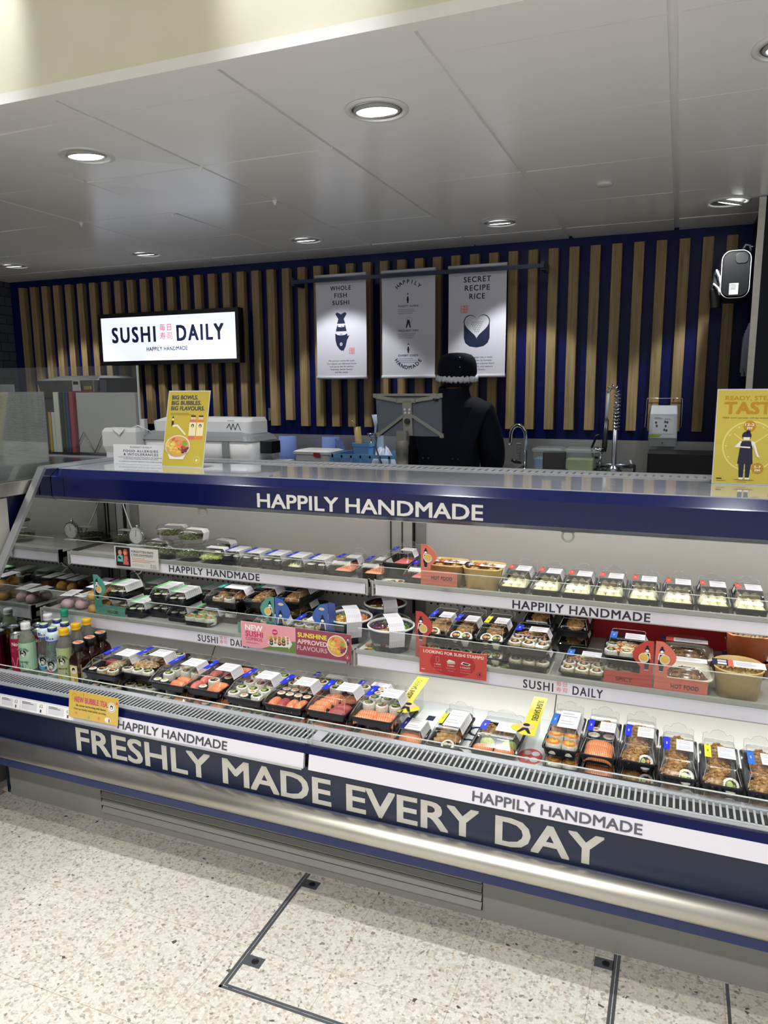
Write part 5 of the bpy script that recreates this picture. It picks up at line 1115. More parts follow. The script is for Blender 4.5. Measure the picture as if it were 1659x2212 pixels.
        A.O = Vector((a + .0008, 0, 0)); A.U = Vector((0, 1, 0)); A.N = Vector((1, 0, 0)); A.rect(-.02, .03, .018, .072, '#dedce2', 0); A.lines(-.016, .066, .03, .003, 5, '#a9a7b4', 1)
        A.rect(-.026, .012, -.0215, .088, '#cdb45a', 0)
        A.O = Vector((0, 0, .1606)); A.U = Vector((1, 0, 0)); A.V = Vector((0, 1, 0)); A.N = Vector((0, 0, 1)); A.ell(0, 0, .019, .019, '#dcae8c', 0, 18); A.rect(-.014, -.004, .014, .004, '#c04a50', 1); A.rect(-.010, .006, .010, .010, '#cf7a3c', 1)
        A.build('label', t, PRINT, loc=(0, 0, 0), world=False)
    return t
bottle('aloe', 'white capped aloe drink bottle at the front next to the cans', -2.222, 1.950, .25)
bottle('blue', 'clear water bottle with blue print behind the aloe bottle', -2.168, 1.985, .3)
bottle('pinkw', 'clear water bottle with pink print at the front', -2.104, 1.962, .3)
bottle('white', 'white capped green bottle behind the water bottles', -2.228, 2.062, .3)
bottle('blue', 'clear water bottle with navy cap in the second row left', -2.164, 2.0445, .3)
bottle('pinkw', 'clear water bottle with navy cap in the second row right', -2.106, 2.024, .3)
gb = bottle('green', 'green capped bottle at the back of the drinks', -2.150, 2.069, .3)
gb.scale = (.86, .86, 1.12)
bottle('yellow', 'yellow capped green tea bottle at the front', -2.036, 1.950, .3)
bottle('yellow', 'yellow capped bottle in the second row', -2.040, 2.011, .3)
bottle('yellow', 'yellow capped bottle in the third row', -2.044, 2.070, .3)
bottle('amber', 'square bottle of brown tea at the front', -1.974, 1.952, 0)
bottle('amber', 'square bottle of brown tea in the second row', -1.977, 2.011, 0)
bottle('amber', 'square bottle of brown tea in the third row', -1.980, 2.069, 0)
CANM = mat('can_aluminium', '#b5b8bc', 0.25, 0.95)
def can(lb, x, y, col, txt):
    t = thing('drink_can', lb, 'can', (x, y, DECK), .5, 'slim drink cans in the well'); r = .026
    MB().lathe([(.0005, .002), (r * .8, 0), (r, .008), (r, .140), (r * .9, .150), (r * .92, .153), (r * .88, .154), (r * .84, .149), (.0005, .149)], 26).build('body', CANM, t, (0, 0, 0), False)
    MB().tube([(-.004, -.01, .1505), (-.006, 0, .1515), (0, .008, .1515), (.006, 0, .1515), (.004, -.01, .1505)], .0016, 6).build('ring_pull', CANM, t, (0, 0, 0), False)
    A = Art(); A.fn = wrapfn(r + .0005)
    for i in range(16): A.rect(-PI * r + 2 * PI * r * i / 16, .008, -PI * r + 2 * PI * r * (i + 1) / 16, .139, col, 0)
    A.text('No1', 0, .112, .014, '#f0dfe4', 1, 'c', .026, .9, .012); A.lines(-.012, .100, .026, .0025, 3, '#e3b9c4', 1)
    A.pline([(-.022 + .0055 * i, .045 + .022 * math.sin(i * 1.5)) for i in range(9)], .002, '#e8a5b5' if txt else '#f1d27a', 1)
    A.build('label', t, PRINT, loc=(0, 0, 0), world=False); return t
can('raspberry red slim can at the front of the drinks', -2.283, 1.962, '#a3123f', 1)
for i, (x, y) in enumerate(((-2.296, 2.022), (-2.240, 2.025), (-2.296, 2.078), (-2.296, 2.134), (-2.240, 2.120))):
    can(('left can in the second row behind the raspberry one', 'right can in the second row behind the aloe bottle', 'left can in the third row', 'left can in the last row', 'right can in the last row beside the green capped bottle')[i], x, y, ('#b8780f', '#8a1038', '#b8780f', '#8a1038', '#b8780f')[i], 0)

# ------------------------------------------------------------------ ceiling fittings
LAMP = mat('lamp_lens', '#ffffff', 0.3, emit='#f6f8ff', es=9.0)
RECESS_SHADE = mat('lamp_recess_shade', '#55554f', 0.5)  # dark colour of a flat disc, painted for the shade inside the fitting
def downlight(lb, x, y, tilt, dirx=0.0):
    t = thing('recessed_downlight', lb, 'ceiling light', (x, y, CZ), 0, 'recessed downlights')
    MB().lathe([(.104, .001), (.104, -.003), (.098, -.006), (.085, -.006), (.083, .001)], 36, cap0=False, cap1=False).build('trim_ring', WHITEM, t, (0, 0, 0), False)
    MB().lathe([(.084, .0), (.0005, -.0005)], 30, cap0=False).build('recess_shade', RECESS_SHADE, t, (0, 0, 0), False)
    R = Matrix.Rotation(dirx, 3, 'Y') @ Matrix.Rotation(tilt, 3, 'X')
    mb = MB().lathe([(.075, .006), (.077, -.004), (.069, -.008), (.067, -.004)], 30, cap0=False, cap1=False); mb.v = [tuple(R @ Vector(p) + Vector((0, 0, -.001))) for p in mb.v]; g = mb.build('gimbal', mat('gimbal_grey', '#a2a29d', 0.35), t, (0, 0, 0), False)
    mb = MB().lathe([(.067, -.004), (.055, -.006), (.0005, -.008)], 30, cap0=False); mb.v = [tuple(R @ Vector(p) + Vector((0, 0, -.001))) for p in mb.v]; mb.build('lens', LAMP, g, (0, 0, 0), False)
    return t
for (x, y), lb in zip(LIGHTS_FRONT[1:], ('left', 'middle', 'right')): downlight('%s of the large downlights near the ceiling edge' % lb, x, y, .10)
for (x, y), lb in zip(LIGHTS_BACK, ('far left downlight of the row along the slatted wall', 'small downlight above the menu screen', 'small downlight left of the hanging banners', 'small downlight above the right banner', 'tilted downlight above the backpack')):
    downlight(lb, x, y, .16, .22 if x > 0 else 0.0)
t = thing('ceiling_sensor', 'small round white sensor on the ceiling tile', 'sensor', (-.365, 3.609, CZ))
MB().lathe([(.036, .002), (.035, -.004), (.026, -.008), (.0005, -.009)], 24, cap0=False).build('cover', WHITEM, t, (0, 0, 0), False)
for i, (x, y) in enumerate(((-2.4665, 3.287), (-1.8665, 2.687), (-1.8665, 3.287), (-3.0665, 3.287))):
    t = thing('tile_clip', ('clip at the left ceiling grid joint', 'clip at the nearest ceiling grid joint', 'clip at the right ceiling grid joint', 'clip at the far left ceiling grid joint')[i] + ' , small white plastic'.replace(' ,', ','), 'clip', (x, y, CZ), 0, 'white tile clips')
    MB().loft([rr(-.012, .012, -.004, .004, .002, .004), rr(-.012, .012, -.004, .004, .002, -.001), rr(-.004, .004, -.002, .002, .001, -.016), rr(-.003, .003, -.002, .002, .001, -.020)]).build('clip_body', WPLAST, t, (0, 0, 0), False)

# ------------------------------------------------------------------ wall signs
SCRN = print_mat('screen_image', 0.2, 0.5, 1.05)
t = thing('menu_screen', 'wide black framed screen showing the red and navy shop name on white', 'screen', (-3.594, 4.66, 1.74))
MB().box(-.634, .634, -.022, .045, 0, .388).build('casing', BLK, t, (0, 0, 0), False)
MB().box(-.10, .10, .045, .125, .1, .28).build('wall_mount', BLKM, t, (0, 0, 0), False)
A = Art((0, -.0226, 0)); A.rect(-.608, .030, .608, .356, '#dfe6f6', 0)
A.text('SUSHI', -.302, .170, .110, '#161b30', 1, 'c', .405, 1.25, .022); A.text('DAILY', .302, .170, .110, '#161b30', 1, 'c', .405, 1.25, .022); kanji(A, .0, .215, .055, '#d02c4c', 1)
A.text('HAPPILY HANDMADE', 0, .100, .029, '#2a2f45', 1, 'c', .372, 1.1, .018); A.build('screen_image', t, SCRN, loc=(0, 0, 0), world=False)
t = thing('banner_rail', 'long navy rail carrying the three white banners', 'rail', (-1.65, 4.588, 2.263))
MB().box(-.85, .86, -.008, .004, -.011, .013).build('bar', NAVYM, t, (0, 0, 0), False)
for x in (-.84, .85): MB().box(x - .012, x + .012, .004, .160, -.022, .028).build('bracket', NAVYM, t, (0, 0, 0), False)
CLOTH = mat('banner_cloth', '#cbc9d2', 0.75)
def banner(lb, x0, x1, draw):
    w = x1 - x0; t = thing('hanging_banner', lb, 'banner', ((x0 + x1) / 2, 4.612, 1.612), 0, 'white paper banners'); h = .670
    mb = MB(); loops = []
    for i in range(13):
        z = .012 + (h - .012) * i / 12; dy = .004 * math.sin(i / 12 * PI); loops.append([(-w / 2, dy - .0006, z), (w / 2, dy - .0006, z), (w / 2, dy + .0006, z), (-w / 2, dy + .0006, z)])
    mb.loft(loops).build('cloth', CLOTH, t, (0, 0, 0), False)
    for z, nm in ((.012, 'bottom_bar'), (.680, 'top_roller')): MB().tube([(-w / 2 - .002, .001, z), (w / 2 + .002, .001, z)], .011, 12).build(nm, CLOTH, t, (0, 0, 0), False)
    MB().box(-w / 2 + .01, w / 2 - .01, -.020, -.002, .645, .660).build('rail_hook', NAVYM, t, (0, 0, 0), False)
    A = Art(); A.fn = lambda u, v, n: (u, .004 * math.sin(max(0, min(1, (v - .012) / (h - .012))) * PI) - .0009 - n, v)
    draw(A, w, h); A.build('printed_face', t, PRINT, loc=(0, 0, 0), world=False); return t
def para(A, y, ls, h=.0115, dy=.019):
    for i, l in enumerate(ls): A.text(l, 0, y - dy * i, h, '#33384c', 1, 'c', None, 1.0, 0)
def seal(A, x, y, s):
    A.rect(x - s, y - s, x + s, y + s, '#d07a80', 1); 
    for i, ch in enumerate('毎日寿司'): A.text(ch, x + (-.5 if i % 2 == 0 else .5) * s, y + (.12 if i < 2 else -.86) * s, s * .68, '#e9d3d6', 2, 'c', bold=0)
def b_fish(A, w, h):
    for i, l in enumerate(('WHOLE', 'FISH', 'SUSHI')): A.text(l, 0, .585 - .047 * i, .028, NAVY, 1, 'c', (.15, .09, .122)[i], 1.2, .015)
    A.poly([(-.042, .432), (-.030, .442), (-.018, .438), (0, .428), (.018, .438), (.030, .442), (.042, .432), (.020, .398), (.030, .368), (-.030, .368), (-.020, .398)], NAVY, 1)
    A.poly([(-.030, .358), (.030, .358), (.040, .318), (-.040, .318)], NAVY, 1); A.ell(0, .352, .026, .007, '#d8d6de', 2, 18); A.ell(.004, .351, .010, .002, NAVY, 3, 10)
    A.poly([(-.045, .302), (.043, .302), (.046, .285), (.060, .293), (.050, .270), (.043, .262), (.030, .215), (.018, .195), (.016, .186), (.010, .194), (.004, .188), (-.015, .200), (-.034, .225), (-.043, .26)], NAVY, 1); A.ell(0, .300, .036, .008, '#d8d6de', 2, 20); A.ell(0, .299, .014, .002, NAVY, 3, 10); A.ell(-.002, .233, .010, .011, '#d8d6de', 2, 14); A.ell(-.002, .233, .004, .0045, NAVY, 3, 10)
    seal(A, .077, .188, .020); para(A, .118, ('We practice whole fish sushi.', 'Our salmon are delivered whole', 'and cut on site for perfect', 'freshness, better flavour', 'and less waste.'))
def b_happy(A, w, h):
    A.arc('HAPPILY', 0, .505, .098, .023, 2.45, .69, NAVY, 1); A.arc('HANDMADE', 0, .165, .105, .023, 3.55, 5.87, NAVY, 1, False)
    for y, tt in ((.455, 'FINEST SUSHI'), (.300, 'FRESHEST FISH'), (.142, 'EXPERT CHEFS')):
        A.text(tt, 0, y, .0125, NAVY, 1, 'c', .135, 1.1, .012); A.lines(-.07, y - .012, .14, .006, 3, '#a4a5b2', 1, int(y * 100))
    chef(A, -.003, .477, .068, 1); chef(A, .0, .162, .066, 1)
    A.ell(.006, .372, .022, .020, '#9fa0ae', 1, 16); A.ell(.006, .372, .019, .017, '#cbc9d2', 2, 16); A.poly([(-.006, .375), (.008, .375), (.018, .325), (.010, .325), (.001, .352), (-.010, .325), (-.018, .325)], NAVY, 3)
def b_rice(A, w, h):
    for i, l in enumerate(('SECRET', 'RECIPE', 'RICE')): A.text(l, 0, .586 - .051 * i, .032, NAVY, 1, 'c', (.172, .158, .098)[i], 1.2, .015)
    seal(A, -.082, .424, .023)
    def heart(s, cy): return [(s * 16 * math.sin(t) ** 3 * .0052, cy + s * .0052 * (13 * math.cos(t) - 5 * math.cos(2 * t) - 2 * math.cos(3 * t) - math.cos(4 * t))) for t in [2 * PI * i / 40 for i in range(40)]]
    A.poly([(-.083, .335), (.083, .335), (.083, .245), (.072, .215), (.045, .195), (0, .187), (-.045, .195), (-.072, .215), (-.083, .245)], NAVY, 1)
    A.poly(heart(1.02, .325), NAVY, 2); A.poly(heart(.95, .325), '#cbc9d2', 3)
    for i in range(7):
        for j in range(6):
            x, y = (i - 3) * .0105 + (.005 if j % 2 else 0), .285 + j * .0115
            if abs(x) < .012 + (y - .280) * .55 and not (abs(x) < .005 and y > .335): A.ell(x, y, .0026, .0030, NAVY, 4, 8)
    para(A, .122, ('Our secret recipe rice is made', 'and rolled on site, by humans', 'not robots. We use a secret blend', 'of grains for a light, airy texture', 'and better flavour.'))
banner('left banner with a navy fish cut in pieces', -2.325, -1.956, b_fish); banner('middle banner with arched lettering and three small cooks', -1.843, -1.478, b_happy); banner('right banner with a heart shaped rice roll', -1.389, -1.020, b_rice)
for i, (x, z) in enumerate(((-2.775, 1.365), (-4.05, 1.60), (-3.665, 1.395))):
    t = thing('wall_socket', ('grey double socket between the slats right of the white machine', 'socket with a black plug near the steel cooker', 'grey socket behind the cutting boards')[i], 'socket', (x, WY, z))
    MB().box(-.045, .045, -.012, -.0005, -.045, .045).build('plate', mat('socket_grey', '#77766f', 0.4, 0.5), t, (0, 0, 0), False)
    MB().box(-.014, .010, -.015, -.012, .004, .032).box(-.018, .016, -.016, -.012, -.032, -.006).build('switch', WPLAST if i != 1 else BLK, t, (0, 0, 0), False)

# ------------------------------------------------------------------ posters and cards on top of the case
TOPZ = 1.2405
def standcard(name, lb, cat, x0, x1, y, h, draw, lean=.0, rz=0.0, thick=.003):
    w = x1 - x0; t = thing(name, lb, cat, ((x0 + x1) / 2, y, TOPZ), rz)
    f = lambda u, v, q: (u, v * lean + q, v)
    MB().prism([(-w / 2, 0), (w / 2, 0), (w / 2, h), (-w / 2, h)], lambda u, v, q: f(u, v, q), thick).build('holder', mat('holder_edge', '#c9cdd0', 0.15), t, (0, 0, 0), False)
    MB().loft([[(-w / 2, .003, 0), (w / 2, .003, 0), (w / 2, .006, 0), (-w / 2, .006, 0)], [(-w / 2, .075, 0), (w / 2, .075, 0), (w / 2, .078, .003), (-w / 2, .078, .003)]]).build('foot', ACRYL, t, (0, 0, 0), False)
    A = Art(); A.fn = lambda u, v, n: (u - w / 2, v * lean - .0004 - n, v); draw(A, w, h); A.build('printed_face', t, PRINTG, loc=(0, 0, 0), world=False); return t
def d_bowls(A, w, h):
    A.rect(.003, .003, w - .003, h - .004, '#bda93f', 0)
    for i, l in enumerate(('BIG BOWLS.', 'BIG BUBBLES.', 'BIG FLAVOURS.')): A.text(l, w * .10, h * (.885 - .072 * i), h * .052, '#3a4050', 1, 'l', w * (.62, .71, .80)[i], 1, .026)
    A.lines(w * .1, h * .705, w * .6, h * .009, 2, '#8a7c33', 1)
    A.ell(w * .17, h * .645, w * .02, w * .026, '#22252a', 1, 10); A.poly([(w * .14, h * .60), (w * .20, h * .60), (w * .20, h * .53), (w * .15, h * .53)], '#2c2f34', 1); A.poly([(w * .17, h * .545), (w * .30, h * .555), (w * .52, h * .43), (w * .50, h * .415), (w * .28, h * .53), (w * .18, h * .52)], '#e6dfc6', 2); A.ell(w * .175, h * .62, w * .022, w * .022, '#eadfce', 2, 10)
    for cx, c in ((.66, '#cf6f5e'), (.84, '#d6803c')):
        A.rect(w * (cx - .055), h * .655, w * (cx + .055), h * .675, '#2b2420', 1); A.rect(w * (cx - .08), h * .36, w * (cx + .08), h * .62, c, 1); A.rect(w * (cx - .08), h * .41, w * (cx + .08), h * .585, '#e4dcae', 2); A.rect(w * (cx - .055), h * .62, w * (cx + .055), h * .655, '#d9b99a', 1); A.ell(w * cx, h * .54, w * .035, w * .035, '#23252c', 3, 12); A.ell(w * cx, h * .535, w * .018, w * .022, '#e4dcae', 4, 10)
    bowlart(A, w * .35, h * .27, w * .30, 5, '#e6dad2', .72, h * .17); A.ring(w * .83, h * .10, w * .07, .0012, '#e8dfb6', 1, 18); A.ell(w * .83, h * .095, w * .022, w * .03, '#e8dfb6', 1, 10)
standcard('counter_poster', 'yellow big bowls poster standing on the left of the case top', 'poster', -1.958, -1.755, 2.45, .305, d_bowls, .25, 0.0)
def d_tasty(A, w, h):
    A.rect(.003, .003, w - .003, h - .004, '#c9b64c', 0); OC = '#b98a1e'
    A.text('READY, STEADY,', w * .115, h * .885, h * .042, OC, 1, 'l', w * .78, 1, .012); A.text('TASTE!', w * .115, h * .745, h * .118, OC, 1, 'l', w * .80, 1, .03); A.text('FREE sushi samples will be available between', w * .095, h * .695, h * .014, '#6f5f22', 1, 'l', w * .80, 1, .006)
    cx, cy, r = w * .48, h * .405, w * .37
    A.ring(cx, cy, r, .0045, '#e6d77e', 1, 48); 
    for i in range(60): A.ell(cx + r * .86 * math.cos(i * PI / 30), cy + r * .86 * math.sin(i * PI / 30), .0028 if i % 5 == 0 else .0011, .0028 if i % 5 == 0 else .0011, '#e6d77e', 1, 8)
    A.line((cx - r * .6, cy + r * .5), (cx, cy), .0035, '#e6d77e', 1); A.line((cx, cy), (cx + r * .62, cy + r * .5), .0035, '#e6d77e', 1)
    A.ell(w * .46, h * .615, w * .082, w * .082, OC, 2, 26); A.text('12-2', w * .46, h * .618, h * .026, '#f3eedb', 3, 'c', w * .12, 1, .02); A.text('PM', w * .46, h * .582, h * .024, '#f3eedb', 3, 'c', w * .065, 1, .02)
    A.ell(w * .60, h * .175, w * .082, w * .082, OC, 2, 26); A.text('5-7', w * .60, h * .178, h * .026, '#f3eedb', 3, 'c', w * .09, 1, .02); A.text('PM', w * .60, h * .142, h * .024, '#f3eedb', 3, 'c', w * .065, 1, .02)
    c = '#22253a'; x = w * .43
    A.ell(x + .004, h * .555, .006, .006, c, 4, 12); A.ell(x, h * .515, .0135, .0135, c, 4, 18); A.poly([(x - .010, h * .500), (x + .010, h * .500), (x + .008, h * .47), (x - .008, h * .47)], '#efe9dc', 5)
    A.poly([(x - .020, h * .46), (x + .018, h * .46), (x + .020, h * .395), (x - .020, h * .395)], '#efe9dc', 4); A.poly([(x - .014, h * .46), (x + .013, h * .46), (x + .015, h * .43), (x + .018, h * .40), (x + .022, h * .22), (x - .022, h * .22), (x - .017, h * .40)], c, 5)
    A.poly([(x - .019, h * .455), (x - .034, h * .395), (x + .012, h * .385), (x + .012, h * .400), (x - .020, h * .405), (x - .012, h * .455)], '#efe9dc', 6); A.poly([(x + .016, h * .455), (x + .023, h * .455), (x + .036, h * .32), (x + .042, h * .29), (x + .032, h * .30)], '#efe9dc', 6)
    A.poly([(x - .018, h * .22), (x - .002, h * .22), (x - .003, h * .075), (x - .015, h * .075)], c, 5); A.poly([(x + .001, h * .22), (x + .018, h * .22), (x + .014, h * .075), (x + .003, h * .075)], c, 5); A.rect(x - .015, h * .055, x - .003, h * .075, '#efe9dc', 5); A.rect(x + .003, h * .055, x + .015, h * .075, '#efe9dc', 5)
    A.ell(x, h * .05, .03, .002, '#8a7a24', 3, 14); A.lines(w * .06, h * .065, w * .10, h * .013, 1, '#2b2b24', 1); A.lines(w * .06, h * .04, w * .17, h * .006, 1, '#7d7030', 1); A.lines(w * .34, h * .03, w * .17, h * .005, 1, '#8a7c33', 1); A.ring(w * .83, h * .10, w * .07, .0014, '#8a7a2c', 1, 18)
standcard('counter_poster', 'yellow ready steady taste poster with a cook and clock on the case top', 'poster', .112, .327, 2.572, .30, d_tasty, .012)
def d_allergy(A, w, h):
    A.rect(0, 0, w, h, '#dfe0e4', 0); A.text('SUSHI', w * .42, h * .83, h * .085, '#2b2e40', 1, 'c', w * .18, 1.2, .005); A.text('DAILY', w * .66, h * .83, h * .085, '#2b2e40', 1, 'c', w * .17, 1.2, .005); kanji(A, w * .54, h * .865, h * .05, '#8a3a48', 1)
    A.text('FOOD ALLERGIES', w * .53, h * .62, h * .115, '#2b2e40', 1, 'c', w * .66, 1.2, .012); A.text('& INTOLERANCES', w * .53, h * .45, h * .115, '#2b2e40', 1, 'c', w * .66, 1.2, .012)
    A.text('DO NOT HESITATE TO ASK OUR TEAM ABOUT THE INGREDIENTS', w * .53, h * .33, h * .05, '#4a4d5c', 1, 'c', w * .86, 1, .004); A.text('IN OUR PRODUCTS BEFORE TASTING & PURCHASING.', w * .53, h * .25, h * .05, '#4a4d5c', 1, 'c', w * .66, 1, .004); A.text('ALL DISHES MAY CONTAIN TRACES OF THE 14 MAIN ALLERGENS.', w * .53, h * .12, h * .05, '#4a4d5c', 1, 'c', w * .86, 1, .004)
standcard('counter_card', 'white food allergies card leaning behind the yellow poster', 'card', -2.225, -1.955, 2.475, .083, d_allergy, .05, 0.0)

# ------------------------------------------------------------------ staff side: ledge, worktop, left counter
t = thing('service_ledge', 'steel ledge along the back of the display case', 'ledge', (-.55, 2.98, 0))
MB().box(-2.33, 1.2, 2.803, 3.16, 1.172, 1.195).build('top', STEEL, t); MB().box(-2.33, 1.2, 2.803, 2.95, 0, 1.172).build('support_panel', GREYP, t)
t = thing('back_worktop', 'stainless steel worktop with splashback along the slatted wall', 'worktop', (-2.2, 4.45, 0))
MB().box(-5.2, .33, 4.12, 4.785, .872, .90).build('top', STEEL, t); MB().box(-5.2, .33, 4.15, 4.785, 0, .872).build('base_cabinet', GREYP, t); MB().box(-5.2, .33, 4.775, 4.789, .90, 1.222).build('splashback', STEEL, t)
t = thing('side_counter', 'blue fronted service counter with a steel band left of the case', 'counter', (-3.0, 2.3, 0))
MB().box(-3.75, -2.39, .9, 3.75, .12, 1.150).build('body', mat('counter_blue', '#070f3c', 0.4), t)
MB().box(-3.75, -2.372, .9, 3.75, 1.150, 1.176).box(-2.40, -2.372, .9, 2.75, 1.176, 1.200).build('steel_band', STEELD, t); MB().box(-3.7, -2.45, .9, 3.7, 0, .12).build('plinth', GREYP, t)
MB().box(-2.392, -2.378, 1.80, 2.055, .4, 1.145).build('pale_side_post', GREYL, t)
MB().box(-3.7, -2.44, 1.0, 3.7, 1.176, 1.180).build('dark_top', mat('dark_stone_top', '#24262a', 0.25), t)
kp = MB().box(-2.47, -2.365, .9, 1.90, 0.0, .02).box(-2.47, -2.44, .9, 1.9, .02, .2).build('base_kerb', GREYP, t)
t = thing('ribbed_screen', 'ribbed translucent side screen on the steel band at the left edge', 'screen', (-2.41, 1.95, 1.20))
MB().box(-.006, .002, -.40, .355, 0, .345).build('pane', clear('ribbed_pane', (0.55, 0.60, 0.55), 4.5, 0.06, 1.52, 0.22), t, (0, 0, 0), False)
MB().box(-.10, -.094, -.40, .30, 0, .375).build('rear_pane', clear('ribbed_pane', (0.55, 0.60, 0.55), 4.5, 0.06, 1.52, 0.22), t, (0, 0, 0), False)
rbm = MB()
for i in range(56): rbm.box(.002, .0027, -.40, .355, .004 + i * .006, .0064 + i * .006)
rbm.build('rib_lines', clear('rib_line', (0.75, 0.8, 0.78), 1.5, 0.15, 1.5, 0.25), t, (0, 0, 0), False)
t = thing('sneeze_guard', 'clear upright glass screen before the cutting boards', 'glass screen', (-3.2, 3.20, 1.176))
MB().box(-.62, .52, -.004, .004, .003, .502).build('pane', GLASS, t, (0, 0, 0), False); MB().box(.52, .526, -.005, .005, .003, .502).build('polished_edge', EDGE, t, (0, 0, 0), False)
MB().box(.527, .552, -.006, .02, 0, .22).build('white_post', WPLAST, t, (0, 0, 0), False); MB().box(-.62, .52, -.012, .012, 0, .012).build('base_channel', ALU, t, (0, 0, 0), False)
# chopping boards in a wire rack
t = thing('board_rack', 'wire rack holding the upright cutting boards', 'rack', (-3.1, 3.45, 1.18))
mb = MB()
for dx in (-.36, -.2, -.05, .2): mb.tube([(dx, -.10, .004), (dx + .08, -.10, .13), (dx + .16, -.10, .004)], .003, 6)
mb.tube([(-.40, -.10, .004), (.38, -.10, .004)], .003, 6).tube([(-.40, .22, .004), (.38, .22, .004)], .003, 6); mb.build('wire_frame', CHROME, t, (0, 0, 0), False)
def board(lb, x, w, y, d, h, col):
    o = MB().loft([rr(-w / 2, w / 2, 0, d, min(.004, w * .3), 0), rr(-w / 2, w / 2, 0, d, min(.004, w * .3), h)]).build('cutting_board', mat('board_' + col, col, 0.5))
    o.location = (x, y, 1.188); bevel(o, .002, 2); return tag(o, lb, 'cutting board', 'upright cutting boards')
board('low yellow cutting board at the left of the rack', -3.462, .020, 3.34, .24, .235, '#c4930f'); board('low white cutting board beside the yellow one', -3.436, .024, 3.34, .24, .235, '#cfcfca')
for x, w, c, n in ((-3.403, .040, '#d6d5c2', 'thick cream'), (-3.365, .020, '#0f1012', 'black'), (-3.342, .016, '#164a2c', 'green'), (-3.320, .018, '#1b3576', 'blue'), (-3.290, .028, '#a8343c', 'red')): board('tall %s cutting board standing in the row' % n, x, w, 3.34, .26, .352, c)
o = MB().loft([rr(-.215, .215, 0, .03, .006, 0), rr(-.215, .215, 0, .03, .006, .348)]).build('cutting_board', mat('board_grey', '#b9b4b2', 0.5)); o.location = (-3.055, 3.36, 1.188); bevel(o, .003); tag(o, 'large pale cutting board facing the counter', 'cutting board')
# steel cooker on the back worktop
t = thing('steel_cooker', 'large steel rice machine with a white timer on its hood', 'cooker', (-4.07, 4.42, .9005))
CKS = noise_mat('cooker_steel', [(0.3, '#6d6c68'), (0.7, '#85847f')], 8, rough=0.42, metal=0.8)
MB().box(-.36, .18, -.22, .22, 0, .62).build('body', CKS, t, (0, 0, 0), False); MB().loft([rr(-.34, .18, -.23, .22, .02, .62), rr(-.36, .20, -.25, .23, .02, .72), rr(-.25, .13, -.12, .2, .02, .755)]).build('hood', CKS, t, (0, 0, 0), False)
MB().box(.205, .275, -.21, .1, .50, .735).build('control_box', BLK, t, (0, 0, 0), False); MB().box(.21, .265, -.213, -.21, .62, .72).build('control_panel', mat('panel_blue_grey', '#4c5666', 0.3), t, (0, 0, 0), False)
MB().box(-.30, .15, -.235, -.22, .585, .60).build('door_rail', BLKM, t, (0, 0, 0), False)
tm = MB().loft([rr(.0, .07, -.262, -.250, .004, .645), rr(.0, .07, -.262, -.250, .004, .725)]).build('timer', WPLAST, t, (0, 0, 0), False); MB().box(.012, .058, -.264, -.262, .69, .712).build('timer_display', BLK, tm, (0, 0, 0), False)
MB().box(.10, .165, -.256, -.250, .655, .68).build('yellow_sticker', mat('yellow_sticker', '#b5a83a', 0.5), t, (0, 0, 0), False)
# white film-wrapping machine on the ledge
t = thing('wrapping_machine', 'white and grey wrapping machine behind the yellow poster', 'kitchen machine', (-2.11, 3.0, 1.196))
MB().loft([rr(-.26, .28, -.10, .10, .03, 0, 4), rr(-.29, .31, -.12, .12, .04, .03, 4), rr(-.30, .32, -.125, .125, .04, .118, 4)], 0, True, True, True).build('base', WPLAST, t, (0, 0, 0), False)
MB().loft([rr(-.305, .325, -.13, .13, .04, .1185, 4), rr(-.30, .31, -.12, .12, .04, .140, 4), rr(-.28, .26, -.09, .10, .03, .158, 4)]).build('grey_shoulder', GPLAST, t, (0, 0, 0), False)
MB().loft([rr(-.26, .285, -.085, .10, .03, .150, 4), rr(-.265, .285, -.085, .10, .03, .205, 4), rr(-.22, .275, -.05, .09, .02, .222, 4)]).build('lid', WPLAST, t, (0, 0, 0), False)
MB().box(.165, .20, -.132, -.126, .0, .115).build('clip_strap', GPLAST, t, (0, 0, 0), False); MB().box(.32, .38, -.05, .03, .06, .115).build('black_lever', BLK, t, (0, 0, 0), False)
A = Art((0, -.0856, 0)); A.pline([(.165, .176), (.18, .196), (.188, .168), (.20, .196), (.21, .168), (.225, .198), (.240, .166)], .0035, '#1a1c28', 0); A.lines(.17, .216 - .004, .05, .003, 1, '#9aa0b8', 0); A.build('printed_mark', t, PRINT, loc=(0, 0, 0), world=False)
t = thing('chopstick_dispenser', 'white plastic dispenser box left of the food allergies card', 'dispenser', (-2.49, 2.86, 1.181))
MB().loft([rr(-.10, .09, -.03, .04, .008, 0), rr(-.10, .09, -.03, .04, .008, .07), rr(-.115, .09, -.035, .04, .008, .10), rr(-.115, .09, -.035, .04, .008, .17), rr(-.10, .085, -.03, .04, .008, .188)]).build('body', WPLAST, t, (0, 0, 0), False)
MB().tube([(-.04, -.038, .185), (0, -.038, .155), (.03, -.038, .187)], .003, 6).tube([(.05, 0, .19), (.08, .0, .20), (.13, .03, .17)], .003, 6).build('white_cord', WPLAST, t, (0, 0, 0), False)
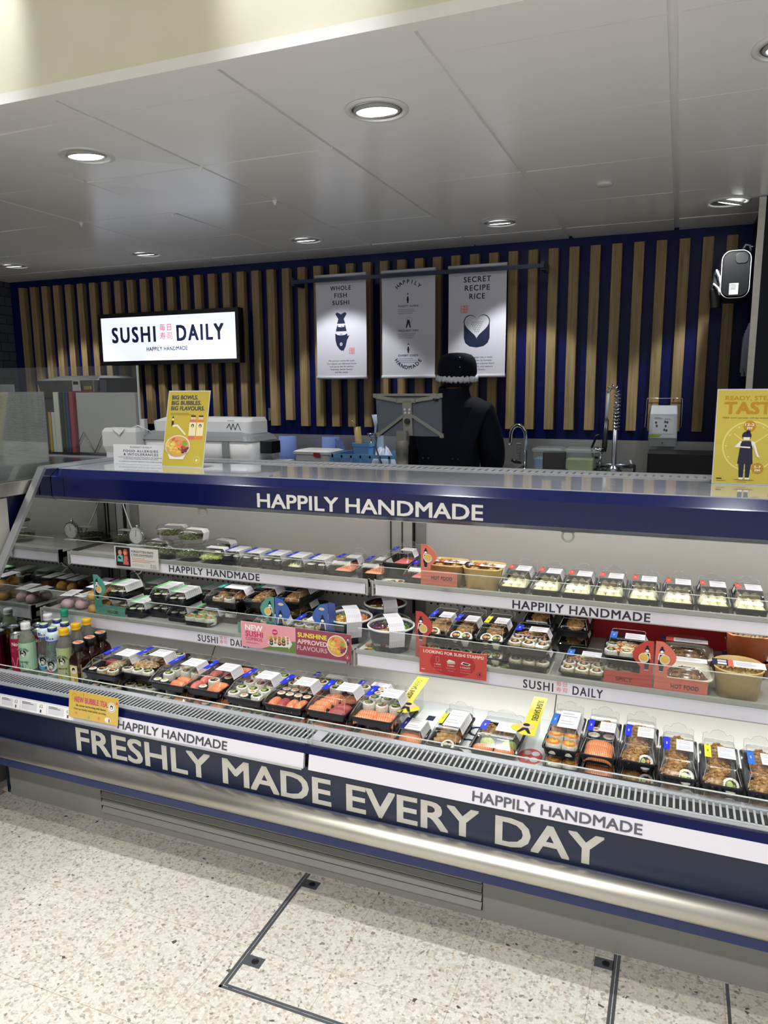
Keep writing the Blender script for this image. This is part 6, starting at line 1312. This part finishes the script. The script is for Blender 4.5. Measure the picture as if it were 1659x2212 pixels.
# papers on the ledge
for i, (x, y, w, d, z, rz, c, lb) in enumerate(((-1.72, 3.0, .32, .22, 0, .06, '#8a7f6c', 'lowest magazine of the paper pile on the ledge'), (-1.47, 2.98, .26, .22, 0, -.05, '#1c1c1e', 'dark folder right of the paper pile'), (-1.70, 2.985, .34, .20, .010, -.04, '#3a4038', 'dark green magazine in the paper pile'), (-1.78, 2.955, .24, .17, .018, .10, '#c9cbd2', 'white papers on top of the pile'), (-1.45, 2.965, .18, .17, .012, .15, '#8c6f58', 'brown booklet on the dark folder'))):
    o = MB().box(-w / 2, w / 2, -d / 2, d / 2, 0, .009).build('paper_stack', mat('paper_%d' % i, c, 0.6)); o.location = (x, y, 1.1955 + z); o.rotation_euler = (0, 0, rz); tag(o, lb, 'paper')
t = thing('phone_holder', 'black phone holder standing on the ledge before the tubs', 'holder', (-.447, 2.95, 1.1955))
MB().loft([rr(-.052, .052, -.03, .04, .012, 0), rr(-.052, .052, -.03, .04, .012, .030), rr(-.046, .046, -.012, .03, .012, .034)]).build('base', BLK, t, (0, 0, 0), False); MB().loft([rr(-.044, .044, -.012, .002, .006, .03), rr(-.046, .046, .0, .014, .006, .098), rr(-.042, .042, .003, .012, .005, .103)]).build('back_plate', BLK, t, (0, 0, 0), False)
# tablet on a post, seen from behind
t = thing('tablet_stand', 'tablet in a grey clamp on a post, seen from behind', 'tablet', (-1.108, 3.0, 1.196))
GM = mat('clamp_grey', '#716f69', 0.4, 0.2)
MB().lathe([(.030, 0), (.030, .012), (.026, .013), (.026, .070), (.028, .071), (.028, .125), (.024, .13)], 24).build('post', GM, t, (0, 0, 0), False)
MB().box(-.022, .022, -.012, .03, .11, .17).tube([(-.024, .01, .145), (.024, .01, .145)], .02, 12).build('tilt_joint', GM, t, (0, 0, 0), False)
ty = lambda z: .02 + (z - .14) * .22
TP = lambda u, v, q: (u - .012 * (v - .24) / .1 + .012, ty(v) + q, v)
MB().prism([(-.145, .148), (.150, .148), (.155, .325), (-.150, .325)], lambda u, v, q: TP(u, v, q), .010).build('tablet', mat('tablet_back', '#535a66', 0.2, 0.6), t, (0, 0, 0), False)
fr = MB()
def bar(p, q, w, dp=-.010):
    d = Vector((q[0] - p[0], q[1] - p[1])); n = Vector((-d.y, d.x)).normalized() * w / 2
    fr.prism([(p[0] + n.x, p[1] + n.y), (p[0] - n.x, p[1] - n.y), (q[0] - n.x, q[1] - n.y), (q[0] + n.x, q[1] + n.y)], lambda u, v, s: TP(u, v, dp + s), .010)
bar((-.15, .318), (-.045, .300), .016); bar((.155, .318), (.035, .300), .016); bar((-.05, .300), (.04, .300), .020); bar((0, .30), (0, .15), .042); bar((-.02, .235), (-.135, .155), .012); bar((.02, .235), (.148, .155), .012); bar((-.152, .325), (.157, .325), .010)
for p in ((-.15, .322), (.155, .322), (-.14, .152), (.152, .152)): bar((p[0] - .008, p[1]), (p[0] + .008, p[1]), .018, -.012)
fr.build('clamp_frame', GM, t, (0, 0, 0), False)
sc2 = MB()
for u, v in ((-.010, .262), (.012, .262), (-.008, .248), (.010, .248)): sc2.tube([TP(u, v, -.014), TP(u, v, -.008)], .006, 10)
sc2.build('clamp_screw', CHROME, t, (0, 0, 0), False); MB().tube([TP(0, .212, -.022), TP(0, .212, -.008)], .012, 14).build('tilt_knob', BLK, t, (0, 0, 0), False); MB().tube([TP(.122, .305, -.012), TP(.138, .304, -.012)], .005, 8).build('camera', BLK, t, (0, 0, 0), False)
MB().tube([(-.13, .04, .20), (-.125, .0, .10), (-.10, -.02, .05), (-.06, -.05, .0)], .0035, 8).build('cable', BLK, t, (0, 0, 0), False)
# things on the back worktop
def roll_paper(lb, x, y, r=.062, h=.32):
    o = thing('paper_roll', lb, 'paper roll', (x, y, .9005)); P = mat('blue_paper', '#6f86c4', 0.8)
    MB().lathe([(.02, h), (.02, 0), (r, 0), (r, h), (.02, h)], 28, cap0=False, cap1=False).build('roll', P, o, (0, 0, 0), False); return o, P
roll_paper('blue paper roll standing by the splashback, left', -2.555, 4.58)
o, P = roll_paper('blue paper roll with a loose sheet behind the white tub', -2.215, 4.58)
MB().loft([[(.05, -.05, .31), (.06, .03, .31), (.062, .03, .31), (.052, -.05, .31)], [(.12, -.08, .10), (.14, .03, .12), (.142, .03, .12), (.122, -.08, .10)], [(.16, -.12, .004), (.19, .0, .004), (.192, .0, .004), (.162, -.12, .004)]]).build('loose_sheet', P, o, (0, 0, 0), False)
t = thing('food_tub', 'white plastic tub with a red clip', 'tub', (-2.16, 4.28, .9005))
MB().loft([rr(-.11, .11, -.09, .09, .02, 0), rr(-.125, .125, -.10, .10, .02, .235)]).build('tub', mat('tub_white', '#d5d8df', 0.4), t, (0, 0, 0), False); MB().loft([rr(-.135, .135, -.11, .11, .02, .236), rr(-.135, .135, -.11, .11, .02, .252), rr(-.115, .115, -.09, .09, .02, .262)]).build('lid', WPLAST, t, (0, 0, 0), False); MB().box(.02, .065, -.116, -.108, .222, .248).build('clip', mat('red_clip', '#b03038', 0.4), t, (0, 0, 0), False)
LB = mat('light_blue_plastic', '#6fa6d6', 0.4)
t = thing('dish_rack', 'light blue plastic dish rack full of utensils and cloths', 'rack', (-1.74, 4.30, .9005))
mb = MB()
for z in (.10, .225): mb.box(-.26, .26, -.16, -.152, z, z + .022).box(-.26, .26, .152, .16, z, z + .022).box(-.26, -.252, -.16, .16, z, z + .022).box(.252, .26, -.16, .16, z, z + .022)
for i in range(9): 
    x = -.255 + i * .0635; mb.box(x - .006, x + .006, -.16, -.152, 0, .24).box(x - .006, x + .006, .152, .16, 0, .24)
mb.box(-.26, .26, -.16, .16, 0, .012); mb.build('rack_frame', LB, t, (0, 0, 0), False)
t = thing('utensil_basket', 'light blue utensil basket standing in the dish rack', 'basket', (-1.84, 4.30, .9135))
mb = MB(); mb.loft([rr(-.05, .05, -.05, .05, .012, 0), rr(-.058, .058, -.058, .058, .012, .27), rr(-.064, .064, -.064, .064, .012, .275), rr(-.064, .064, -.064, .064, .012, .295), rr(-.052, .052, -.052, .052, .012, .295), rr(-.046, .046, -.046, .046, .012, .02)]); mb.build('basket', LB, t, (0, 0, 0), False)
t = thing('bamboo_cup', 'bamboo tube leaning in the utensil basket', 'bamboo tube', (-1.855, 4.29, 1.15)); mb = MB().tube([(0, 0, -.15), (-.035, 0, .16)], [.020, .023], 14); mb.tube([(-.035, -.02, .16), (-.05, -.022, .19), (-.062, -.02, .20)], .004, 6); mb.build('tube', mat('bamboo', '#b39a63', 0.5), t, (0, 0, 0), False)
t = thing('white_cup', 'pale blue cup upside down beside the bamboo tube', 'cup', (-1.757, 4.33, .915)); MB().lathe([(.032, 0), (.032, .28), (.028, .40), (.045, .47), (.0005, .47)], 20).build('cup', mat('cup_pale', '#b9cbe4', 0.35), t, (0, 0, 0), False)
t = thing('spoon', 'steel ladle standing in the utensil basket', 'ladle', (-1.81, 4.28, .935)); MB().tube([(0, 0, 0), (.02, 0, .30)], .005, 8).build('handle', CHROME, t, (0, 0, 0), False); MB().lathe([(.0005, -.01), (.02, 0), (.03, .02), (.028, .022)], 16, (.025, 0, .315)).build('bowl', CHROME, t, (0, 0, 0), False)
me = blob(.082, .07, .17, mat('white_cloth', '#c9d3e6', 0.8), 16, .10, 4, 'cloth', 5); o = obj('cloth_bundle', me); o.location = (-1.692, 4.25, .914); tag(o, 'crumpled pale cloth in the dish rack', 'cloth')
me = blob(.055, .07, .10, mat('white_cloth', '#c9d3e6', 0.8), 16, .12, 9, 'cloth', 5); o = obj('cloth_bundle', me); o.location = (-1.55, 4.25, .914); tag(o, 'smaller crumpled cloth at the right of the dish rack', 'cloth')
t = thing('steel_tray', 'perforated steel tray at the right of the person', 'tray', (-.955, 4.33, .9005)); t.scale = (.75, .75, 1); MB().loft([rr(-.10, .10, -.15, .15, .02, 0), rr(-.13, .13, -.18, .18, .02, .185), rr(-.14, .14, -.19, .19, .02, .188), rr(-.125, .125, -.175, .175, .02, .188), rr(-.095, .095, -.145, .145, .02, .01)]).build('tray', STEEL, t, (0, 0, 0), False)
t = thing('tap', 'chrome swan neck mixer tap', 'tap', (-.862, 4.52, .9005))
MB().lathe([(.035, 0), (.035, .10), (.025, .12), (.022, .16)], 20).build('body', CHROME, t, (0, 0, 0), False)
MB().tube([(.0, 0, .15), (.0, 0, .36)] + [(-.045 + .045 * math.cos(a), -.01, .36 + .06 * math.sin(a)) for a in [PI * i / 10 for i in range(1, 11)]] + [(-.092, -.01, .32), (-.093, -.01, .30)], .0125, 12).build('spout', CHROME, t, (0, 0, 0), False)
MB().tube([(-.02, -.03, .185), (-.075, -.05, .21)], [.012, .010], 10).build('lever', BLK, t, (0, 0, 0), False); mb = MB()
for i in range(16): mb.lathe([(.012, 0), (.016, .004), (.012, .008)], 10, (-.042, .0, .16 + i * .0095))
mb.lathe([(.011, 0), (.011, .27)], 10, (-.042, .0, .04)); mb.build('spring_hose', GPLAST, t, (0, 0, 0), False)
for x, c, lb in ((-.715, '#9cc2ec', 'translucent tub of pale blue liquid behind the phone holder'), (-.528, '#c9d69a', 'translucent tub of pale green liquid')):
    t = thing('liquid_tub', lb, 'tub', (x, 4.5, .9005)); MB().loft([rr(-.075, .075, -.08, .08, .02, 0), rr(-.083, .083, -.088, .088, .02, .27)]).build('tub', FROST, t, (0, 0, 0), False)
    MB().loft([rr(-.070, .070, -.075, .075, .018, .004), rr(-.077, .077, -.082, .082, .018, .225)]).build('liquid', mat('liquid_' + c, c, 0.2), t, (0, 0, 0), False); MB().loft([rr(-.092, .092, -.096, .096, .02, .271), rr(-.092, .092, -.096, .096, .02, .283), rr(-.075, .075, -.08, .08, .02, .292)]).build('lid', FROST, t, (0, 0, 0), False)
t = thing('spray_tap', 'tall pre-rinse spray tap with a coiled spring hose', 'tap', (-.338, 4.52, .9005))
MB().lathe([(.03, 0), (.02, .06), (.03, .12), (.05, .16), (.03, .18), (.015, .20), (.013, .50)], 16).tube([(-.10, 0, .19), (.12, 0, .19)], .014, 10).build('riser_pipe', mat('dull_chrome', '#8b8f96', 0.25, 0.9), t, (0, 0, 0), False)
hel = []; n = 15 * 12
for i in range(n + 1):
    s = i / n
    if s < .72: c = (0.004, 0, .40 + .22 * s / .72); tx, tz = 0, 1
    else:
        a = PI * (s - .72) / .28; c = (-.022 + .026 * math.cos(a), 0, .62 + .03 * math.sin(a)); tx, tz = -math.sin(a), math.cos(a)
    ph = i / 12 * 2 * PI; q = .017 if s < .72 else .012; hel.append((c[0] + q * math.cos(ph) * tz, c[1] + q * math.sin(ph), c[2] - q * math.cos(ph) * tx))
MB().tube(hel, .0035, 6).build('spring_hose', CHROME, t, (0, 0, 0), False)
MB().tube([(-.046, 0, .62), (-.050, 0, .48), (-.052, 0, .45)], .009, 10).build('hose', GPLAST, t, (0, 0, 0), False); MB().tube([(-.052, 0, .46), (-.056, 0, .30), (-.058, -.01, .27)], [.014, .016, .013], 10).build('grip', BLK, t, (0, 0, 0), False)
MB().tube([(-.058, -.01, .28), (-.10, -.01, .28), (-.115, -.01, .27)], [.014, .020, .02], 12).tube([(-.075, -.01, .27), (-.08, -.01, .17)], [.010, .007], 10).build('spray_head', CHROME, t, (0, 0, 0), False); MB().lathe([(.03, 0), (.034, .005), (.02, .015)], 18, (-.08, -.01, .16)).build('rose', BLK, t, (0, 0, 0), False)
MB().tube([(-.09, 0, .37), (-.11, 0, .36), (-.115, 0, .33), (-.13, 0, .29), (-.12, 0, .24), (-.09, 0, .23)], .007, 8).build('trigger_guard', BLK, t, (0, 0, 0), False); MB().box(-.008, .008, -.008, .008, .16, .19).box(.11, .125, -.02, .0, .12, .20).build('valve_handle', CHROME, t, (0, 0, 0), False)
t = thing('black_appliance', 'black box shaped appliance under the white dispenser', 'appliance', (.02, 4.45, .9005)); b = MB().loft([rr(-.165, .18, -.16, .14, .012, 0), rr(-.165, .18, -.16, .14, .012, .285)]).build('body', mat('appliance_black', '#07080c', 0.5), t, (0, 0, 0), False)
MB().tube([(-.27, .12, .22), (-.25, .11, .16), (-.22, .10, .13), (-.165, .09, .12)], .006, 8).build('white_cable', WPLAST, t, (0, 0, 0), False)
t = thing('soap_dispenser', 'white wall dispenser with printed instructions and green stripe', 'dispenser', (-.078, 4.745, 1.20))
MB().loft([rr(-.078, .078, -.10, 0, .01, 0), rr(-.080, .080, -.115, 0, .01, .05), rr(-.076, .076, -.115, 0, .01, .19), rr(-.072, .072, -.09, 0, .01, .238)]).build('body', mat('dispenser_grey_white', '#b8bcc0', 0.35), t, (0, 0, 0), False)
A = Art((0, -.1156, 0)); A.rect(-.058, .075, .058, .18, '#c3c6cb', 0); A.lines(-.05, .170, .045, .003, 2, '#6b6e75', 1); A.lines(.006, .165, .04, .003, 2, '#8b8e95', 1)
for u, v in ((-.04, .14), (-.035, .12), (.01, .145), (.022, .142), (.014, .12), (.008, .098), (.020, .094)): A.ell(u, v, .006, .008, '#4a5052', 1, 10)
A.poly([(-.076, .057), (-.02, .057), (-.005, .072), (-.076, .072)], '#7fa83a', 1); A.ell(0, .022, .008, .008, '#6d7176', 1, 14); A.ell(0, .022, .004, .004, '#2a2c30', 2, 12); A.rect(-.079, .050, .079, .0515, '#83878c', 1); A.build('printed_face', t, PRINT, loc=(0, 0, 0), world=False)
t = thing('wire_holder', 'thin wire frame bent around the white dispenser', 'wire frame', (-.078, 4.73, 1.31)); MB().tube([(-.105, 0, 0), (-.10, 0, .17), (.092, 0, .17), (.098, 0, .165), (.10, 0, .0), (.085, 0, -.005)], .003, 8).tube([(-.105, 0, 0), (-.105, .016, 0)], .003, 8).tube([(.05, 0, .17), (.05, .016, .17)], .003, 8).build('wire', CHROME, t, (0, 0, 0), False)
# backpack and papers hanging on the right wall
t = thing('backpack', 'black backpack with white piping hanging high on the right wall', 'backpack', (.235, 4.42, 1.99))
BP = mat('backpack_black', '#08090b', 0.6, 0, 0.3)
MB().loft([rr(-.055, .065, -.05, .09, .03, 0, 4), rr(-.072, .073, -.07, .09, .04, .03, 4), rr(-.075, .073, -.07, .09, .04, .20, 4), rr(-.062, .068, -.055, .08, .04, .245, 4), rr(-.035, .04, -.03, .06, .03, .262, 4)], 0, True, True, True).build('body', BP, t, (0, 0, 0), False)
def ringp(s): return [(-.058 * s + .003, .0), (-.062 * s + .003, .19)]
pp = []
for u, v in [(x, z) for x, _, z in [(p[0], 0, p[1]) for p in [(q[0], q[1]) for q in [(a, b) for a, b, _ in rr(-.066, .070, .012, .248, .045, 0, 5)]]]]: pp.append((u, -.0735, v))
MB().tube(pp, .0022, 6, 0, True, True).build('white_piping', WPLAST, t, (0, 0, 0), False); MB().loft([[(u, -.0705, v) for u, v, _ in rr(-.062, .066, .015, .245, .04, 0, 4)], [(u * .95, -.0795, .13 + (v - .13) * .95) for u, v, _ in rr(-.062, .066, .015, .245, .04, 0, 4)]]).build('front_pocket', BP, t, (0, 0, 0), False)
MB().loft([[(u, -.0800, v) for u, v, _ in rr(-.005, .058, .18, .235, .02, 0, 4)], [(u, -.0825, v) for u, v, _ in rr(-.003, .056, .183, .232, .02, 0, 4)]]).build('top_flap', BLKM, t, (0, 0, 0), False); A = Art((0, -.0805, 0)); A.rect(-.025, .028, .018, .085, '#c9ccd4', 0); A.lines(-.02, .08, .03, .003, 5, '#6a6e78', 1); A.build('white_tag', t, PRINT, loc=(0, 0, 0), world=False)
MB().loft([rr(-.105, -.06, -.04, .07, .015, -.03, 3), rr(-.115, -.055, -.05, .07, .015, .06, 3), rr(-.10, -.05, -.03, .07, .015, .16, 3)]).build('side_pocket', BP, t, (0, 0, 0), False); MB().tube([(-.10, -.052, .09), (-.075, -.07, .065), (-.068, -.07, .03)], .005, 6).tube([(-.09, -.052, .16), (-.072, -.07, .12), (-.068, -.07, .07)], .005, 6).build('white_trim', WPLAST, t, (0, 0, 0), False)
MB().tube([(.03, 0, .255), (.045, 0, .285), (.065, 0, .28), (.07, 0, .25)], .006, 8).build('hang_loop', mat('loop_white', '#aab0c2', 0.5), t, (0, 0, 0), False)
MB().tube([(.06, .0, .272), (.098, .0, .275)], .004, 6).build('hook_peg', CHROME, t, (0, 0, 0), False)
t = thing('paper_bundle', 'dark bundle of papers pinned to the right wall below the backpack', 'papers', (.332, 4.40, 1.60)); mb = MB()
for i in range(5): mb.box(-.018 - .004 * i, -.002 - .003 * i, -.09 + .03 * i, -.03 + .03 * i, .02 * (i % 3), .27 - .015 * i)
mb.build('sheets', mat('dim_paper', '#3b3e46', 0.7), t, (0, 0, 0), False)
# small things inside the case
t = thing('dial_thermometer', 'round dial thermometer standing on the upper shelf', 'thermometer', (-2.15, 2.50, SH1)); MB().box(-.04, .03, -.02, .02, 0, .004).build('stand', WPLAST, t, (0, 0, 0), False); MB().tube([(0, .012, .042), (0, -.006, .042)], .038, 26).build('case_ring', CHROME, t, (0, 0, 0), False)
A = Art((0, -.0068, .042)); A.ell(0, 0, .033, .033, '#d9dad8', 0, 26); A.line((0, -.004), (.003, .026), .0025, '#3a2a26', 1); A.ring(0, 0, .029, .003, '#a8b0b0', 1, 22, 1, -.5, 2.2); A.build('dial', t, PRINT, loc=(0, 0, 0), world=False)
MB().tube([(0, .006, .078), (0, .006, .09)], .006, 8).build('hanger', CHROME, t, (0, 0, 0), False)
def cable(lb, pts, m=WPLAST, r=.0028):
    mb = MB(); P = [Vector(p) for p in pts]; out = []
    for i in range(len(P) - 1):
        p0, p1, p2, p3 = P[max(i - 1, 0)], P[i], P[i + 1], P[min(i + 2, len(P) - 1)]
        for k in range(6):
            s = k / 6; out.append(tuple(.5 * ((2 * p1) + (-p0 + p2) * s + (2 * p0 - 5 * p1 + 4 * p2 - p3) * s * s + (-p0 + 3 * p1 - 3 * p2 + p3) * s ** 3)))
    out.append(tuple(P[-1])); return tag(mb.tube(out, r, 7).build('cable', m), lb, 'cable')
cable('white cable hanging behind the dial thermometer', [(-2.26, 2.57, 1.14), (-2.27, 2.56, 1.08), (-2.24, 2.55, 1.0), (-2.20, 2.54, .93), (-2.17, 2.53, SH1 + .003)])
cable('white cable with a bow under the upper shelf', [(-2.235, 2.50, .865), (-2.18, 2.48, .80), (-2.13, 2.47, .765), (-2.10, 2.47, .80), (-2.13, 2.475, .83), (-2.16, 2.48, .79), (-2.12, 2.47, .745), (-2.09, 2.46, .715), (-2.12, 2.46, SH2 + .003)])
cable('second white cable loop under the upper shelf', [(-2.03, 2.50, .865), (-2.01, 2.50, .82), (-1.96, 2.50, .805), (-1.91, 2.50, .82), (-1.88, 2.50, .866)])
cable('thin black tie crossing the cable bow', [(-2.22, 2.44, .735), (-2.15, 2.46, .77), (-2.08, 2.48, .79)], BLK, .002)

# ------------------------------------------------------------------ the person at the back worktop, seen from behind
def skin_mesh(name, pts, edges, m, root=0, lv=2):
    me = bpy.data.meshes.new(name + '_src'); me.from_pydata([p[0] for p in pts], edges, []); me.update(); o = bpy.data.objects.new(name + '_src', me); C.objects.link(o)
    o.modifiers.new('skin', 'SKIN'); 
    if not me.skin_vertices: 
        bm = bmesh.new(); bm.from_mesh(me); bm.verts.layers.skin.verify(); bm.to_mesh(me); bm.free()
    for i, p in enumerate(pts):
        r = p[1] if isinstance(p[1], tuple) else (p[1], p[1]); me.skin_vertices[0].data[i].radius = r; me.skin_vertices[0].data[i].use_root = (i == root)
    s = o.modifiers.new('sub', 'SUBSURF'); s.levels = lv; s.render_levels = lv
    dg = bpy.context.evaluated_depsgraph_get(); dg.update(); out = bpy.data.meshes.new_from_object(o.evaluated_get(dg)); out.name = name
    bpy.data.objects.remove(o); out.materials.clear(); out.materials.append(m)
    for p in out.polygons: p.use_smooth = True
    return out
PX, PY = -1.125, 3.76
SKIN = mat('skin', '#5c3c2c', 0.55); CLOTHM = mat('navy_uniform', '#060a18', 0.8, 0, 0.2); HAIR = mat('dark_hair', '#0d0a09', 0.6)
t = thing('person', 'person in dark navy jacket and cap with a white hair net, seen from behind', 'person', (PX, PY, 0))
J = {}; bp = []; be = []
def jt(n, p, r, par=None):
    J[n] = len(bp); bp.append((p, r))
    if par: be.append((J[par], J[n]))
jt('pelvis', (0, 0, .92), .125); jt('waist', (0, .0, 1.07), .115, 'pelvis'); jt('chest', (0, .03, 1.27), .130, 'waist'); jt('upper', (0, .05, 1.40), .100, 'chest'); jt('neck', (.003, .075, 1.49), .056, 'upper'); jt('neck2', (.008, .095, 1.535), .054, 'neck')
jt('skull', (.012, .115, 1.60), (.078, .090), 'neck2'); jt('crown', (.012, .115, 1.665), (.070, .082), 'skull')
for s, q in ((-1, 'l'), (1, 'r')):
    jt('sh' + q, (.155 * s, .05, 1.405), .056, 'upper'); jt('el' + q, (.205 * s, .06, 1.185), .042, 'sh' + q); jt('wr' + q, (.13 * s, .30, 1.08), .028, 'el' + q); jt('pa' + q, (.105 * s, .37, 1.06), (.034, .018), 'wr' + q)
    for k, (dx, l) in enumerate(((-.026, .062), (-.009, .072), (.009, .068), (.026, .052))):
        jt('f%s%da' % (q, k), (.105 * s + dx, .41 + (.004 if k in (1, 2) else 0), 1.056), .0095, 'pa' + q); jt('f%s%db' % (q, k), (.103 * s + dx * 1.1, .41 + l * .55, 1.045), .0085, 'f%s%da' % (q, k)); jt('f%s%dc' % (q, k), (.102 * s + dx * 1.1, .41 + l * .8, 1.022), .007, 'f%s%db' % (q, k))
    jt('th%sa' % q, (.105 * s - s * .034, .365, 1.052), .011, 'pa' + q); jt('th%sb' % q, (.105 * s - s * .050, .395, 1.040), .009, 'th%sa' % q)
    jt('hip' + q, (.088 * s, 0, .86), .092, 'pelvis'); jt('kn' + q, (.10 * s, .01, .48), .058, 'hip' + q); jt('an' + q, (.105 * s, -.02, .09), .040, 'kn' + q); jt('to' + q, (.12 * s, .12, .035), (.036, .030), 'an' + q)
body = obj('body', skin_mesh('body', bp, be, SKIN), t, (0, 0, 0), False)
# ears, nose and jaw are on the turned head
MB().lathe([(.0005, -.012), (.018, -.004), (.020, .004), (.010, .010), (.0005, .011)], 14, (0, 0, 0), sy=.5).build('ear', SKIN, t, (.092, .115, 1.585), False); MB().lathe([(.0005, -.012), (.018, -.004), (.020, .004), (.010, .010), (.0005, .011)], 14, (0, 0, 0), sy=.5).build('ear', SKIN, t, (-.070, .115, 1.585), False)
fc = MB().lathe([(.0005, -.02), (.016, -.012), (.012, .01), (.005, .028), (.0005, .03)], 12, (0, 0, 0)); fc.build('nose', SKIN, t, (.035, .208, 1.59), False)
for dx in (-.005, .065): MB().lathe([(.0005, -.008), (.011, 0), (.0005, .008)], 12, (0, 0, 0)).build('eye', mat('eye_white', '#c9c4bc', 0.2), t, (dx, .196, 1.612), False)
MB().lathe([(.0005, -.005), (.022, 0), (.0005, .005)], 14, (0, 0, 0), sy=.4).build('mouth', mat('lips', '#7d4a40', 0.5), t, (.035, .198, 1.553), False)
jb = [((0, -.01, .99), (.155, .130)), ((0, .0, 1.10), (.165, .128)), ((0, .03, 1.28), (.182, .138)), ((0, .045, 1.42), (.150, .120)), ((.004, .07, 1.525), (.088, .085))]; jg = [(0, 1), (1, 2), (2, 3), (3, 4)]
for s in (-1, 1):
    k0 = len(jb); jb += [((.172 * s, .05, 1.405), .088), ((.210 * s, .045, 1.29), .080), ((.228 * s, .06, 1.17), .076), ((.19 * s, .17, 1.11), .058), ((.145 * s, .27, 1.085), .046)]; jg += [(3, k0), (k0, k0 + 1), (k0 + 1, k0 + 2), (k0 + 2, k0 + 3), (k0 + 3, k0 + 4)]
jk = obj('jacket', skin_mesh('jacket', jb, jg, CLOTHM, 2), t, (0, 0, 0), False)
hb = MB(); hb.loft([[(q * .168 * math.cos(a), -.01 + q * .136 * math.sin(a), z) for a in [2 * PI * i / 28 for i in range(28)]] for z, q in ((.955, 1.0), (.96, 1.03), (1.005, 1.04), (1.01, 1.0))], 0, False, False, True); hb.build('hem_band', CLOTHM, jk, (0, 0, 0), False)
for u in (-.105, -.075, .055, .085): MB().lathe([(.0005, -.007), (.006, -.004), (.006, .004), (.0005, .007)], 10).build('hem_stud', mat('dull_stud', '#3c3f48', 0.3, 0.8), jk, (u, -.10 - .02 * math.cos(u * 8), 1.185), False)
cl = MB(); cl.loft([[((.070 + e) * math.cos(a) + .004, .072 + (.066 + e) * math.sin(a), z + .012 * math.sin(a)) for a in [2 * PI * i / 24 for i in range(24)]] for z, e in ((1.50, .022), (1.535, .012), (1.555, .012), (1.557, .003), (1.50, .0))], 0, False, False, True); cl.build('collar', CLOTHM, jk, (0, 0, 0), False)
tb = [((0, 0, .96), (.140, .115)), ((0, 0, .90), (.135, .115))]; tg = [(0, 1)]
for s in (-1, 1):
    k0 = len(tb); tb += [((.09 * s, 0, .82), .100), ((.10 * s, .01, .48), .072), ((.105 * s, -.015, .10), .060)]; tg += [(1, k0), (k0, k0 + 1), (k0 + 1, k0 + 2)]
obj('trousers', skin_mesh('trousers', tb, tg, CLOTHM, 1), t, (0, 0, 0), False)
for s in (-1, 1): MB().loft([rr(-.045, .045, -.09, .17, .04, 0, 4), rr(-.05, .05, -.095, .175, .045, .03, 4), rr(-.045, .045, -.085, .13, .04, .07, 4), rr(-.04, .04, -.08, .03, .035, .11, 4)], 0, True, True, True).build('shoe', BLK, t, (.11 * s, 0, 0), False)
cp_ = MB().lathe([(.096, 1.600), (.103, 1.612), (.106, 1.64), (.103, 1.675), (.094, 1.703), (.076, 1.722), (.045, 1.732), (.0005, 1.735)], 30, (.010, .112, 0), sy=1.08, cap0=False).build('cap', CLOTHM, t, (0, 0, 0), False)
for z in (1.655, 1.705): MB().lathe([(.0005, -.005), (.005, -.003), (.005, .003), (.0005, .005)], 10).build('cap_stud', CHROME, cp_, (.052, .112 - .098, z), False)
hn = MB(); n = 72; loops = []
for dr, dz in ((.002, 1.617), (.010, 1.611), (.012, 1.590), (.003, 1.580)):
    loops.append([((.097 + dr + .006 * math.sin(i * 1.7) + .004 * math.sin(i * 3.1)) * math.cos(2 * PI * i / n) + .010, .112 + (.104 + dr + .006 * math.sin(i * 1.7)) * math.sin(2 * PI * i / n), dz + .005 * math.sin(i * 2.3) - .008 * math.cos(2 * PI * i / n + 1.2)) for i in range(n)])
hn.loft(loops, 0, False, False, True, True).build('hair_net', mat('hair_net', '#d5d7dc', 0.8), t, (0, 0, 0), False)
MB().loft([[((.083 + e) * math.cos(a) + .010, .112 + (.093 + e) * math.sin(a), z) for a in [2 * PI * i / 24 for i in range(24)]] for z, e in ((1.555, -.012), (1.575, .0), (1.60, .004))], 0, False, False, True).build('hair', HAIR, t, (0, 0, 0), False)
